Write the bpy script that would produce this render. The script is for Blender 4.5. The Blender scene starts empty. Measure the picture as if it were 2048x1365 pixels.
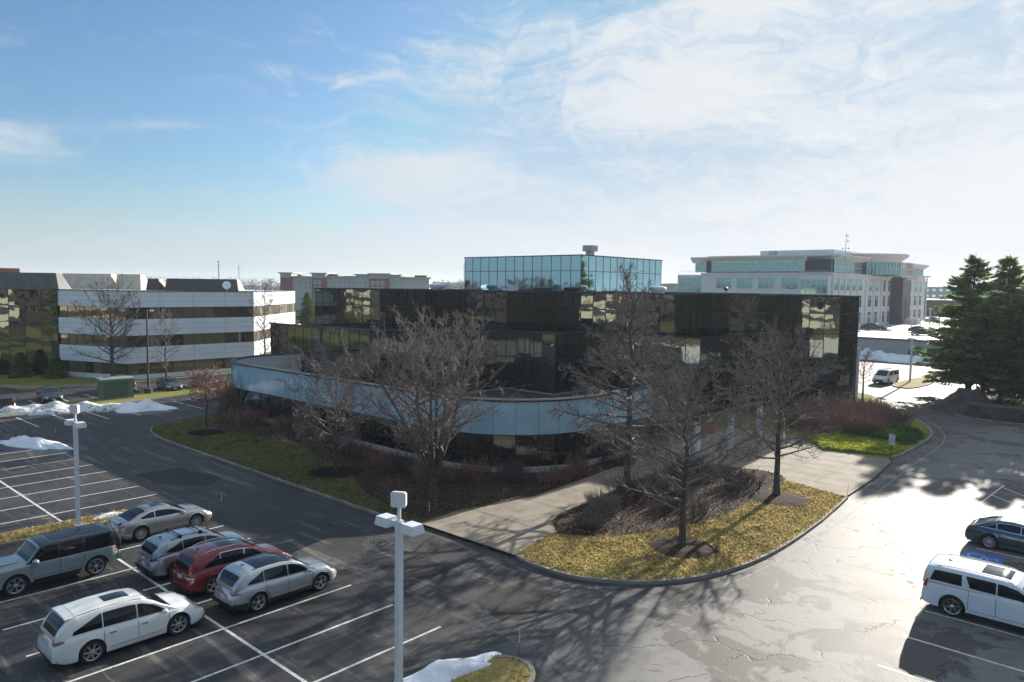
import bpy, bmesh, math, random
from mathutils import Vector, Matrix
R_ = math.radians
scene = bpy.context.scene
COL = scene.collection

# ---------------------------------------------------------------- camera (site axes: x = along the stall rows, y = away from the street)
def cam_axes():
    pi, ro, az = R_(4.1), R_(0.78), R_(42.2)
    f0 = Vector((0, math.cos(pi), -math.sin(pi))); r0 = Vector((1, 0, 0)); u0 = r0.cross(f0)
    r = math.cos(ro) * r0 + math.sin(ro) * u0; u = -math.sin(ro) * r0 + math.cos(ro) * u0
    M = Matrix(((math.cos(az), -math.sin(az), 0), (math.sin(az), math.cos(az), 0), (0, 0, 1)))
    return M @ f0, M @ r, M @ u
F, R, U = cam_axes()
cam_d = bpy.data.cameras.new('camera'); cam = bpy.data.objects.new('camera', cam_d); COL.objects.link(cam)
cam.matrix_world = Matrix(((R.x, U.x, -F.x, 0), (R.y, U.y, -F.y, 0), (R.z, U.z, -F.z, 12.5), (0, 0, 0, 1)))
cam_d.sensor_width = 36; cam_d.lens = 1490 / 2048 * 36; cam_d.clip_start = 0.5; cam_d.clip_end = 6000
scene.camera = cam

# ---------------------------------------------------------------- sun, sky, exposure
SUN_EL, SUN_AZ = 17.0, 5.5          # azimuth: degrees from +y towards -x
sd = Vector((-math.sin(R_(SUN_AZ)) * math.cos(R_(SUN_EL)), math.cos(R_(SUN_AZ)) * math.cos(R_(SUN_EL)), math.sin(R_(SUN_EL))))
sun_l = bpy.data.lights.new('sun', 'SUN'); sun_l.energy = 5.0; sun_l.angle = R_(0.5); sun_l.color = (1.0, 0.93, 0.82)
sun = bpy.data.objects.new('sun', sun_l); COL.objects.link(sun)
sun.rotation_euler = sd.to_track_quat('Z', 'Y').to_euler()
scene.view_settings.view_transform = 'Standard'; scene.view_settings.look = 'None'
scene.view_settings.exposure = 1.12; scene.view_settings.gamma = 1
scene.cycles.max_bounces = 8; scene.cycles.glossy_bounces = 5; scene.cycles.transparent_max_bounces = 8
scene.cycles.use_denoising = True
scene.cycles.sample_clamp_indirect = 1.6; scene.cycles.sample_clamp_direct = 1.4

class NT:
    """small helper for node trees"""
    def __init__(s, nt): s.nt = nt; nt.nodes.clear()
    def n(s, t, ins=None, **kw):
        d = s.nt.nodes.new(t)
        for k, v in kw.items(): setattr(d, k, v)
        for k, v in (ins or {}).items():
            if isinstance(v, bpy.types.NodeSocket): s.nt.links.new(v, d.inputs[k])
            else: d.inputs[k].default_value = v
        return d
    def math(s, op, a, b=None, clamp=False):
        i = {0: a}
        if b is not None: i[1] = b
        return s.n('ShaderNodeMath', i, operation=op, use_clamp=clamp).outputs[0]
    def mix(s, f, a, b):
        d = s.n('ShaderNodeMix', data_type='RGBA')
        for k, v in ((0, f), (6, a), (7, b)):
            if isinstance(v, bpy.types.NodeSocket): s.nt.links.new(v, d.inputs[k])
            else: d.inputs[k].default_value = v
        return d.outputs[2]
    def ramp(s, f, a, b, lo=0.0, hi=1.0):
        return s.n('ShaderNodeMapRange', {'Value': f, 'From Min': a, 'From Max': b, 'To Min': lo, 'To Max': hi}, interpolation_type='SMOOTHSTEP').outputs[0]
    def noise(s, vec, scale, detail=4, rough=0.55, dist=0.0):
        return s.n('ShaderNodeTexNoise', {'Vector': vec, 'Scale': scale, 'Detail': detail, 'Roughness': rough, 'Distortion': dist}).outputs[0]

world = bpy.data.worlds.new('World'); scene.world = world; world.use_nodes = True
def build_world():
    t = NT(world.node_tree)
    tc = t.n('ShaderNodeTexCoord')
    sky = t.n('ShaderNodeTexSky', sky_type='NISHITA', sun_disc=False, sun_elevation=R_(SUN_EL), sun_rotation=R_(-SUN_AZ),
              altitude=50, air_density=1.0, dust_density=1.2, ozone_density=1.6)
    d = t.n('ShaderNodeVectorMath', {0: tc.outputs['Generated']}, operation='NORMALIZE').outputs[0]
    sep = t.n('ShaderNodeSeparateXYZ', {0: d})
    z = t.math('MAXIMUM', sep.outputs[2], 0.0)
    zz = t.math('ADD', z, 0.06)
    # direction projected on a high cloud sheet
    px = t.math('DIVIDE', sep.outputs[0], zz); py = t.math('DIVIDE', sep.outputs[1], zz)
    p = t.n('ShaderNodeCombineXYZ', {0: px, 1: py, 2: 0.0}).outputs[0]
    warp = t.n('ShaderNodeTexNoise', {'Vector': p, 'Scale': 0.35, 'Detail': 3}).outputs['Color']
    pw = t.n('ShaderNodeVectorMath', {0: p, 1: t.n('ShaderNodeVectorMath', {0: warp, 'Scale': 1.6}, operation='SCALE').outputs[0]}, operation='ADD').outputs[0]
    m1 = t.n('ShaderNodeMapping', {0: pw, 'Rotation': (0, 0, R_(-28)), 'Scale': (0.16, 0.85, 1)}).outputs[0]
    n1 = t.noise(m1, 1.0, 5, 0.62, 0.6)
    m2 = t.n('ShaderNodeMapping', {0: pw, 'Rotation': (0, 0, R_(-42)), 'Location': (4.1, 2.2, 0), 'Scale': (0.55, 2.6, 1)}).outputs[0]
    n2 = t.noise(m2, 1.0, 8, 0.68, 0.8)
    n3 = t.noise(p, 0.23, 3, 0.5)
    sdot = t.n('ShaderNodeVectorMath', {0: d, 1: tuple(sd)}, operation='DOT_PRODUCT').outputs[1]
    az = t.math('MULTIPLY', t.math('ARCTAN2', t.math('MULTIPLY', sep.outputs[0], -1.0), sep.outputs[1]), 57.2958)   # degrees from +y towards -x
    el = t.math('MULTIPLY', t.math('ARCSINE', sep.outputs[2]), 57.2958)
    def blob(a0, e0, sa, se, tilt=0.0):
        da = t.math('SUBTRACT', az, a0); de = t.math('ADD', t.math('SUBTRACT', el, e0), t.math('MULTIPLY', da, tilt))
        da = t.math('DIVIDE', da, sa); de = t.math('DIVIDE', de, se)
        r2 = t.math('ADD', t.math('MULTIPLY', da, da), t.math('MULTIPLY', de, de))
        return t.math('POWER', 2.71828, t.math('MULTIPLY', r2, -1.0))
    near = t.ramp(sdot, 0.45, 1.0)
    ae = t.n('ShaderNodeCombineXYZ', {0: az, 1: el, 2: 0.0}).outputs[0]
    aw = t.n('ShaderNodeVectorMath', {0: ae, 1: t.n('ShaderNodeVectorMath', {0: t.n('ShaderNodeTexNoise', {'Vector': ae, 'Scale': 0.10, 'Detail': 4}).outputs['Color'], 'Scale': 6.0}, operation='SCALE').outputs[0]}, operation='ADD').outputs[0]
    s1 = t.noise(t.n('ShaderNodeMapping', {0: aw, 'Rotation': (0, 0, R_(9)), 'Scale': (0.035, 0.42, 1)}).outputs[0], 1.0, 6, 0.62, 0.5)
    s2 = t.noise(t.n('ShaderNodeMapping', {0: aw, 'Rotation': (0, 0, R_(20)), 'Scale': (0.10, 0.75, 1), 'Location': (3, 7, 0)}).outputs[0], 1.0, 6, 0.68, 0.9)
    s3 = t.noise(aw, 0.16, 5, 0.65, 0.6)
    cov = t.math('ADD', t.math('MULTIPLY', s1, 0.46), t.math('MULTIPLY', s2, 0.34))
    cov = t.math('ADD', cov, t.math('ADD', t.math('MULTIPLY', n1, 0.08), t.math('MULTIPLY', s3, 0.12)))
    for (a0, e0, sa, se, tl, k) in ((50.5, 8.2, 6.5, 1.9, -0.05, 0.26), (76.5, 8.6, 4.5, 1.8, 0.0, 0.24), (30, 14.5, 8, 2.6, 0.10, 0.19), (4, 8, 24, 8, 0.15, 0.24), (40, 4, 40, 2.4, 0.03, 0.12), (18, 22, 20, 3.0, 0.22, 0.13), (-60, 20, 50, 25, 0, 0.12), (28, 15, 26, 6.0, 0.12, 0.10), (34, 19, 18, 2.2, 0.2, 0.08), (60, 2.5, 40, 1.6, 0.0, 0.10), (68, 10.6, 4, 0.5, 0.1, 0.14), (57, 14.8, 4, 0.6, -0.08, 0.12)):
        cov = t.math('ADD', cov, t.math('MULTIPLY', blob(a0, e0, sa, se, tl), k))
    cov = t.math('ADD', cov, t.ramp(el, 26.0, 45.0, 0.0, 0.22))  # extra cloud above the view, added to lift the fill light
    cov = t.math('SUBTRACT', cov, t.ramp(az, 48.0, 66.0, 0.0, 0.035))
    cov = t.ramp(cov, 0.50, 0.80)
    veil = t.ramp(z, 0.15, 0.0, 0.0, 0.72)                    # pale band low in the sky
    veil = t.math('MAXIMUM', veil, t.math('MULTIPLY', t.ramp(sdot, 0.85, 1.0), 0.35))
    c = t.math('SUBTRACT', 1.0, t.math('MULTIPLY', t.math('SUBTRACT', 1.0, t.math('MULTIPLY', cov, 0.90)), t.math('SUBTRACT', 1.0, veil)))
    glow = t.math('POWER', t.math('MAXIMUM', sdot, 0.0), 14.0)
    cl = t.mix(near, (0.64, 0.745, 0.84, 1), (0.92, 0.94, 0.96, 1))
    cl = t.n('ShaderNodeVectorMath', {0: cl, 'Scale': t.math('ADD', 7.2, t.math('MULTIPLY', glow, 0.3))}, operation='SCALE').outputs[0]
    skc = t.n('ShaderNodeVectorMath', {0: sky.outputs[0], 1: (0.74, 1.0, 1.22)}, operation='MULTIPLY').outputs[0]
    lim = t.mix(t.ramp(z, 0.34, 0.04), (2.75, 4.95, 7.2, 1), (5.6, 6.75, 7.9, 1))
    lim = t.n('ShaderNodeVectorMath', {0: lim, 'Scale': t.math('SUBTRACT', 0.93, t.math('MULTIPLY', near, 0.12))}, operation='SCALE').outputs[0]
    skc = t.n('ShaderNodeVectorMath', {0: skc, 1: lim}, operation='MINIMUM').outputs[0]
    col = t.mix(c, skc, cl)
    bg = t.n('ShaderNodeBackground', {'Color': col, 'Strength': 0.059})
    t.n('ShaderNodeOutputWorld', {'Surface': bg.outputs[0]})
build_world()

# ---------------------------------------------------------------- materials
MATS = {}
def mat(name, base=(0.5, 0.5, 0.5), rough=0.6, metal=0.0, spec=0.5, coat=0.0, var=0.0, vscale=3.0, bump=0.0, bscale=20.0, emit=None, dirt=None):
    if name in MATS: return MATS[name]
    m = bpy.data.materials.new(name); m.use_nodes = True
    t = NT(m.node_tree)
    tc = t.n('ShaderNodeTexCoord')
    col = (*base, 1)
    if var:
        n = t.noise(tc.outputs['Object'], vscale, 5, 0.6)
        col = t.mix(t.ramp(n, 0.3, 0.7), tuple(c * (1 - var) for c in base) + (1,), tuple(min(1, c * (1 + var)) for c in base) + (1,))
    if dirt:
        n = t.noise(tc.outputs['Object'], dirt[1], 6, 0.7)
        col = t.mix(t.ramp(n, dirt[2], dirt[2] + 0.12), col, (*dirt[0], 1))
    b = t.n('ShaderNodeBsdfPrincipled', {'Base Color': col, 'Roughness': rough, 'Metallic': metal, 'Specular IOR Level': spec, 'Coat Weight': coat, 'Coat Roughness': 0.06})
    if bump:
        bn = t.n('ShaderNodeBump', {'Height': t.noise(tc.outputs['Object'], bscale, 4, 0.6), 'Strength': bump, 'Distance': 0.02})
        t.nt.links.new(bn.outputs[0], b.inputs['Normal'])
    if emit:
        b.inputs['Emission Color'].default_value = (*emit[0], 1); b.inputs['Emission Strength'].default_value = emit[1]
    t.n('ShaderNodeOutputMaterial', {'Surface': b.outputs[0]})
    MATS[name] = m
    return m

def asphalt(name, base, wetness=0.5, glare=0.0):
    m = bpy.data.materials.new(name); m.use_nodes = True; t = NT(m.node_tree)
    geo = t.n('ShaderNodeNewGeometry'); P = geo.outputs['Position']
    big = t.noise(P, 0.11, 5, 0.6, 0.8)
    mid = t.noise(P, 0.55, 6, 0.68, 1.0)
    fine = t.noise(P, 38.0, 3, 0.7)
    grit = t.n('ShaderNodeTexVoronoi', {'Vector': P, 'Scale': 26.0}, feature='F1').outputs[0]
    # damp areas with crisp irregular edges
    w = t.math('ADD', t.math('MULTIPLY', big, 0.62), t.math('MULTIPLY', mid, 0.38))
    wet = t.ramp(w, 0.545 - 0.1 * wetness, 0.575 - 0.1 * wetness)
    # old tracks left in melted snow
    st = t.n('ShaderNodeMapping', {0: P, 'Rotation': (0, 0, R_(12)), 'Scale': (0.14, 1.6, 1)}).outputs[0]
    streak = t.noise(st, 1.0, 5, 0.65, 0.7)
    blot = t.n('ShaderNodeTexVoronoi', {'Vector': t.n('ShaderNodeVectorMath', {0: P, 1: t.n('ShaderNodeVectorMath', {0: t.n('ShaderNodeTexNoise', {'Vector': P, 'Scale': 1.2}).outputs['Color'], 'Scale': 0.8}, operation='SCALE').outputs[0]}, operation='ADD').outputs[0], 'Scale': 1.9}, feature='SMOOTH_F1').outputs[0]
    blotm = t.math('MULTIPLY', t.ramp(blot, 0.32, 0.16), t.ramp(t.noise(P, 0.16, 3), 0.50, 0.60))
    # cracks
    cp = t.n('ShaderNodeVectorMath', {0: P, 1: t.n('ShaderNodeVectorMath', {0: t.n('ShaderNodeTexNoise', {'Vector': P, 'Scale': 0.7, 'Detail': 6}).outputs['Color'], 'Scale': 1.9}, operation='SCALE').outputs[0]}, operation='ADD').outputs[0]
    cr = t.n('ShaderNodeTexVoronoi', {'Vector': cp, 'Scale': 0.22}, feature='DISTANCE_TO_EDGE').outputs[0]
    crack = t.math('MULTIPLY', t.ramp(cr, 0.009, 0.002), t.ramp(t.noise(P, 0.3, 2), 0.46, 0.54))
    seal = t.math('MULTIPLY', t.ramp(cr, 0.022, 0.016), t.ramp(t.noise(P, 0.3, 2), 0.60, 0.66))
    b0 = (*base, 1)
    col = t.mix(t.ramp(mid, 0.3, 0.72), tuple(c * 0.72 for c in base) + (1,), tuple(c * 1.35 for c in base) + (1,))
    col = t.mix(t.math('MULTIPLY', t.ramp(streak, 0.52, 0.70), 0.7), col, (0.20, 0.18, 0.155, 1))
    col = t.mix(t.math('MULTIPLY', blotm, 0.55), col, tuple(c * 0.45 for c in base) + (1,))
    col = t.mix(t.math('MULTIPLY', t.ramp(fine, 0.45, 0.75), 0.35), col, (0.17, 0.16, 0.15, 1))
    col = t.mix(t.math('MULTIPLY', wet, 0.60), col, (0.014, 0.015, 0.017, 1))
    col = t.mix(t.math('MULTIPLY', seal, 0.25), col, (0.16, 0.155, 0.145, 1))
    col = t.mix(crack, col, (0.012, 0.012, 0.012, 1))
    sx = t.n('ShaderNodeSeparateXYZ', {0: P})
    zone = t.ramp(t.math('ADD', sx.outputs[0], t.math('MULTIPLY', t.math('SUBTRACT', big, 0.5), 14.0)), -21.0, -11.0)   # paler drive tarmac, with part of the sun glare put into its colour
    drive_glare = t.mix(t.ramp(mid, 0.32, 0.66), (0.11, 0.105, 0.098, 1), (0.17, 0.163, 0.152, 1))
    drive_glare = t.mix(t.math('MULTIPLY', wet, 0.72), drive_glare, (0.042, 0.040, 0.037, 1)); drive_glare = t.mix(crack, drive_glare, (0.015, 0.015, 0.015, 1))
    drive_glare = t.mix(t.math('MULTIPLY', t.ramp(fine, 0.45, 0.75), 0.25), drive_glare, (0.17, 0.16, 0.15, 1))
    col = t.mix(zone, col, drive_glare)
    rg = t.mix(wet, (0.76 - glare, 0, 0, 1), (0.67 - glare * 0.6, 0, 0, 1))
    rg = t.n('ShaderNodeSeparateColor', {0: rg}).outputs[0]
    rg = t.math('ADD', rg, t.math('MULTIPLY', t.math('SUBTRACT', mid, 0.5), 0.16))
    rg = t.math('ADD', rg, t.math('MULTIPLY', blotm, 0.1), clamp=True)
    h = t.math('ADD', t.math('MULTIPLY', fine, 0.5), t.math('MULTIPLY', grit, 0.5))
    h = t.math('SUBTRACT', h, t.math('MULTIPLY', crack, 2.0))
    bn = t.n('ShaderNodeBump', {'Height': h, 'Strength': 0.55, 'Distance': 0.012})
    b = t.n('ShaderNodeBsdfPrincipled', {'Base Color': col, 'Roughness': rg, 'Specular IOR Level': t.math('ADD', 0.34, t.math('MULTIPLY', t.math('SUBTRACT', 1.0, wet), t.math('MULTIPLY', zone, 0.42))), 'Normal': bn.outputs[0]})
    t.n('ShaderNodeOutputMaterial', {'Surface': b.outputs[0]})
    return m

def ground_mat(name, cols, scales=(0.35, 6.0, 45.0), bump=0.7, rough=0.95, leaf=None):
    """cols: three colours mixed by large, medium and fine noise"""
    m = bpy.data.materials.new(name); m.use_nodes = True; t = NT(m.node_tree)
    P = t.n('ShaderNodeNewGeometry').outputs['Position']
    a = t.noise(P, scales[0], 5, 0.65, 0.6); b_ = t.noise(P, scales[1], 5, 0.7); c = t.noise(P, scales[2], 3, 0.75)
    col = t.mix(t.ramp(a, 0.38, 0.64), (*cols[0], 1), (*cols[1], 1))
    col = t.mix(t.math('MULTIPLY', t.ramp(b_, 0.45, 0.70), 0.75), col, (*cols[2], 1))
    col = t.mix(t.math('MULTIPLY', t.ramp(c, 0.42, 0.66), 0.6), col, tuple(x * 0.35 for x in cols[0]) + (1,))
    if leaf:
        v = t.n('ShaderNodeTexVoronoi', {'Vector': P, 'Scale': leaf[1]}, feature='F1')
        ch = t.n('ShaderNodeSeparateColor', {0: v.outputs['Color']}).outputs[0]
        f = t.math('MULTIPLY', t.math('MULTIPLY', t.ramp(v.outputs[0], 0.33, 0.22), t.ramp(ch, leaf[2], leaf[2] + 0.03)), t.ramp(t.noise(P, 0.5, 3), 0.40, 0.58))
        col = t.mix(f, col, (*leaf[0], 1))
    h = t.math('ADD', t.math('MULTIPLY', c, 0.6), t.math('MULTIPLY', b_, 0.7))
    bn = t.n('ShaderNodeBump', {'Height': h, 'Strength': bump, 'Distance': 0.09})
    b = t.n('ShaderNodeBsdfPrincipled', {'Base Color': col, 'Roughness': rough, 'Specular IOR Level': 0.15, 'Normal': bn.outputs[0]})
    t.n('ShaderNodeOutputMaterial', {'Surface': b.outputs[0]})
    return m

def mirror_glass(name, tint, inner=(0.012, 0.012, 0.013), refl=0.40, wave=0.5, wscale=0.55, rough=0.015):
    """reflective office glass: coated mirror layer over a dark room, gently warped like real heat-strengthened panes"""
    m = bpy.data.materials.new(name); m.use_nodes = True; t = NT(m.node_tree)
    P = t.n('ShaderNodeNewGeometry').outputs['Position']
    n = t.noise(P, wscale, 2, 0.4, 0.3)
    bn = t.n('ShaderNodeBump', {'Height': n, 'Strength': wave, 'Distance': 0.05})
    g = t.n('ShaderNodeBsdfGlossy', {'Color': (*tint, 1), 'Roughness': rough, 'Normal': bn.outputs[0]})
    d = t.n('ShaderNodeBsdfPrincipled', {'Base Color': (*inner, 1), 'Roughness': 0.5, 'Specular IOR Level': 0.2})
    lw = t.n('ShaderNodeLayerWeight', {'Blend': 0.25})
    f = t.math('ADD', refl, t.math('MULTIPLY', lw.outputs['Fresnel'], 0.35), clamp=True)
    mx = t.n('ShaderNodeMixShader', {0: f, 1: d.outputs[0], 2: g.outputs[0]})
    t.n('ShaderNodeOutputMaterial', {'Surface': mx.outputs[0]})
    return m

def car_glass(name='car_glass'):
    return mat(name, (0.012, 0.015, 0.018), 0.03, 0, 0.9, coat=1.0)

M = {}
M['ground'] = ground_mat('winter_ground', ((0.10, 0.105, 0.04), (0.17, 0.14, 0.07), (0.12, 0.12, 0.05)), (0.02, 0.3, 8.0))
M['asphalt'] = asphalt('asphalt', (0.038, 0.038, 0.040), 0.5, 0.05)
M['asphalt_wet'] = asphalt('asphalt_drive', (0.080, 0.077, 0.072), 0.55, 0.14)
M['concrete'] = mat('concrete', (0.26, 0.222, 0.17), 0.85, spec=0.25, var=0.22, vscale=0.7, bump=0.3, bscale=30, dirt=((0.22, 0.19, 0.15), 0.9, 0.56))
M['kerb'] = mat('kerb_concrete', (0.25, 0.22, 0.19), 0.85, var=0.25, vscale=1.2, bump=0.4, bscale=25)
M['paint'] = mat('road_paint', (0.62, 0.62, 0.58), 0.6, var=0.18, vscale=5, dirt=((0.16, 0.155, 0.15), 7, 0.54))
M['bluepaint'] = mat('blue_paint', (0.03, 0.13, 0.42), 0.5, var=0.15, vscale=4)
M['lawn'] = ground_mat('lawn_grass', ((0.075, 0.11, 0.025), (0.22, 0.16, 0.08), (0.11, 0.13, 0.035)), (0.22, 5.0, 40.0), leaf=((0.13, 0.07, 0.03), 3.2, 0.80))
M['lawn_dry'] = ground_mat('dry_grass', ((0.36, 0.30, 0.09), (0.46, 0.30, 0.15), (0.27, 0.26, 0.07)), (0.45, 5.0, 26.0), leaf=((0.15, 0.08, 0.035), 2.6, 0.84))
M['lawn_far'] = ground_mat('far_grass', ((0.20, 0.24, 0.04), (0.30, 0.24, 0.08), (0.16, 0.21, 0.035)), (0.25, 3.0, 30.0))
M['mulch'] = ground_mat('mulch', ((0.055, 0.038, 0.030), (0.085, 0.055, 0.040), (0.040, 0.030, 0.024)), (0.5, 7.0, 30.0), bump=1.0, leaf=((0.17, 0.09, 0.045), 2.6, 0.72))
M['mulch_dark'] = ground_mat('dark_mulch', ((0.016, 0.012, 0.010), (0.028, 0.020, 0.016), (0.012, 0.010, 0.009)), (0.5, 7.0, 30.0), bump=1.0)
M['snow'] = mat('snow', (0.78, 0.80, 0.83), 0.7, bump=1.0, bscale=6, dirt=((0.42, 0.39, 0.36), 2.6, 0.60))
M['snow_dirty'] = mat('dirty_snow', (0.72, 0.71, 0.70), 0.7, bump=1.0, bscale=8, dirt=((0.16, 0.14, 0.12), 3.2, 0.50))
M['dark_glass'] = mirror_glass('bronze_mirror_glass', (0.44, 0.49, 0.48), refl=0.38, wave=0.22, wscale=0.42)
M['teal_glass'] = mirror_glass('teal_mirror_glass', (0.34, 0.56, 0.66), (0.01, 0.03, 0.035), refl=0.72, wave=0.12, wscale=0.5, rough=0.03)
M['brown_glass'] = mirror_glass('brown_window_glass', (0.50, 0.42, 0.33), (0.035, 0.028, 0.02), refl=0.30, wave=0.15)
M['blind_glass'] = mirror_glass('blind_window_glass', (0.5, 0.45, 0.38), (0.15, 0.125, 0.08), refl=0.16, wave=0.1)
M['green_glass'] = mirror_glass('green_window_glass', (0.35, 0.62, 0.62), (0.02, 0.07, 0.07), refl=0.45, wave=0.05, rough=0.05)
M['hotel_glass'] = mat('hotel_window', (0.25, 0.30, 0.34), 0.2, var=0.2)
M['frame'] = mat('dark_frame', (0.040, 0.046, 0.050), 0.35, 0.3)
M['frame_white'] = mat('pale_frame', (0.62, 0.64, 0.64), 0.5)
M['spandrel'] = mat('blue_spandrel', (0.33, 0.54, 0.65), 0.18, 0, 0.6, coat=0.5, var=0.10, vscale=0.35)
M['gravel_roof'] = mat('roof_membrane', (0.035, 0.036, 0.038), 0.9, var=0.3, vscale=0.8)
M['parapet'] = mat('pale_parapet', (0.50, 0.50, 0.48), 0.7, var=0.08)
M['coping'] = mat('dark_coping', (0.035, 0.037, 0.042), 0.45, 0.4)
M['coping_pale'] = mat('pale_coping', (0.30, 0.30, 0.30), 0.5, 0.3)
M['white_panel'] = mat('white_panel', (0.76, 0.79, 0.82), 0.35, var=0.04, vscale=0.6)
M['seam'] = mat('panel_seam', (0.25, 0.27, 0.30), 0.7)
M['screen_tan_lit'] = mat('sunlit_tan_screen', (0.56, 0.47, 0.36), 0.8, var=0.12, vscale=1.2)  # tan lightened to look sunlit, though these faces lie in shade
M['screen_grey'] = mat('grey_screen', (0.14, 0.14, 0.135), 0.8, var=0.12, vscale=1.2)
M['screen_brown'] = mat('brown_screen', (0.075, 0.06, 0.055), 0.6, var=0.1)
M['brick'] = mat('red_brick', (0.26, 0.10, 0.08), 0.9, var=0.1, vscale=0.5)
M['stucco'] = mat('grey_green_stucco', (0.44, 0.47, 0.44), 0.9, var=0.04)
M['stucco_pale'] = mat('pale_stucco', (0.48, 0.50, 0.49), 0.9, var=0.04)
M['precast'] = mat('pale_precast', (0.72, 0.69, 0.66), 0.8, var=0.05)
M['precast_garage'] = mat('garage_precast', (0.42, 0.43, 0.42), 0.85, var=0.12, vscale=0.5, dirt=((0.30, 0.31, 0.31), 0.4, 0.6))
M['dark_granite'] = mat('dark_granite', (0.07, 0.065, 0.075), 0.4, var=0.1)
M['deck'] = mat('deck_concrete', (0.42, 0.38, 0.33), 0.7, var=0.12, vscale=0.15)
M['white_metal'] = mat('white_painted_metal', (0.66, 0.68, 0.70), 0.4, 0, 0.5, var=0.04, vscale=5)
M['white_rusty'] = mat('rusty_white_metal', (0.68, 0.68, 0.68), 0.5, dirt=((0.30, 0.12, 0.05), 3.0, 0.60))
M['brown_metal'] = mat('dark_bronze_metal', (0.05, 0.04, 0.035), 0.5, 0.3)
M['grey_metal'] = mat('grey_metal', (0.40, 0.41, 0.42), 0.45, 0.5, var=0.1)
M['lens'] = mat('lamp_lens', (0.45, 0.46, 0.46), 0.2)
M['green_metal'] = mat('green_cabinet', (0.10, 0.16, 0.12), 0.5, var=0.1)
M['bark'] = mat('bark', (0.085, 0.070, 0.058), 0.95, var=0.35, vscale=6, bump=0.8, bscale=25)
M['bark_green'] = mat('mossy_bark', (0.075, 0.075, 0.045), 0.95, var=0.4, vscale=3, bump=0.8, bscale=25)
M['twig'] = mat('twigs', (0.175, 0.143, 0.125), 0.85, var=0.3, vscale=1.5)
M['twig_red'] = mat('reddish_twigs', (0.24, 0.13, 0.105), 0.85, var=0.3, vscale=1.5)
M['twig_dark'] = mat('dark_twigs', (0.11, 0.085, 0.075), 0.9, var=0.3, vscale=1.5)
M['needle'] = mat('needles', (0.060, 0.095, 0.034), 0.75, var=0.45, vscale=0.8)
M['needle_dark'] = mat('dark_needles', (0.035, 0.062, 0.028), 0.75, var=0.4, vscale=0.9)
M['juniper'] = mat('juniper_green', (0.035, 0.075, 0.022), 0.8, var=0.35, vscale=1.5)
M['ivy'] = mat('yellow_green_leaves', (0.36, 0.38, 0.05), 0.95, spec=0.1, var=0.35, vscale=2.0)
def leafy(name, c, tr=0.35):
    m = mat(name, c, 0.8, spec=0.2, var=0.4, vscale=0.9); nt = m.node_tree; b = [n for n in nt.nodes if n.type == 'BSDF_PRINCIPLED'][0]; o = [n for n in nt.nodes if n.type == 'OUTPUT_MATERIAL'][0]
    tl = nt.nodes.new('ShaderNodeBsdfTranslucent'); mx = nt.nodes.new('ShaderNodeMixShader'); mx.inputs[0].default_value = tr
    if b.inputs['Base Color'].is_linked: nt.links.new(b.inputs['Base Color'].links[0].from_socket, tl.inputs[0])
    nt.links.new(b.outputs[0], mx.inputs[1]); nt.links.new(tl.outputs[0], mx.inputs[2]); nt.links.new(mx.outputs[0], o.inputs[0]); return m
MATS.clear()
M['needle'] = leafy('needles', (0.24, 0.32, 0.13), 0.6); M['needle_dark'] = leafy('dark_needles', (0.13, 0.18, 0.075), 0.5); M['juniper'] = leafy('juniper_green', (0.07, 0.14, 0.04)); M['ivy'] = leafy('yellow_green_leaves', (0.36, 0.38, 0.05))
M['grass_blade'] = leafy('grass_tufts', (0.17, 0.17, 0.05)); M['grass_green'] = leafy('green_grass_tufts', (0.10, 0.155, 0.035)); M['grass_dry'] = leafy('dry_grass_tufts', (0.50, 0.38, 0.15))
M['stone_wall'] = mat('dark_stone', (0.06, 0.055, 0.05), 0.9, var=0.3, vscale=2, bump=0.8, bscale=6)

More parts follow.
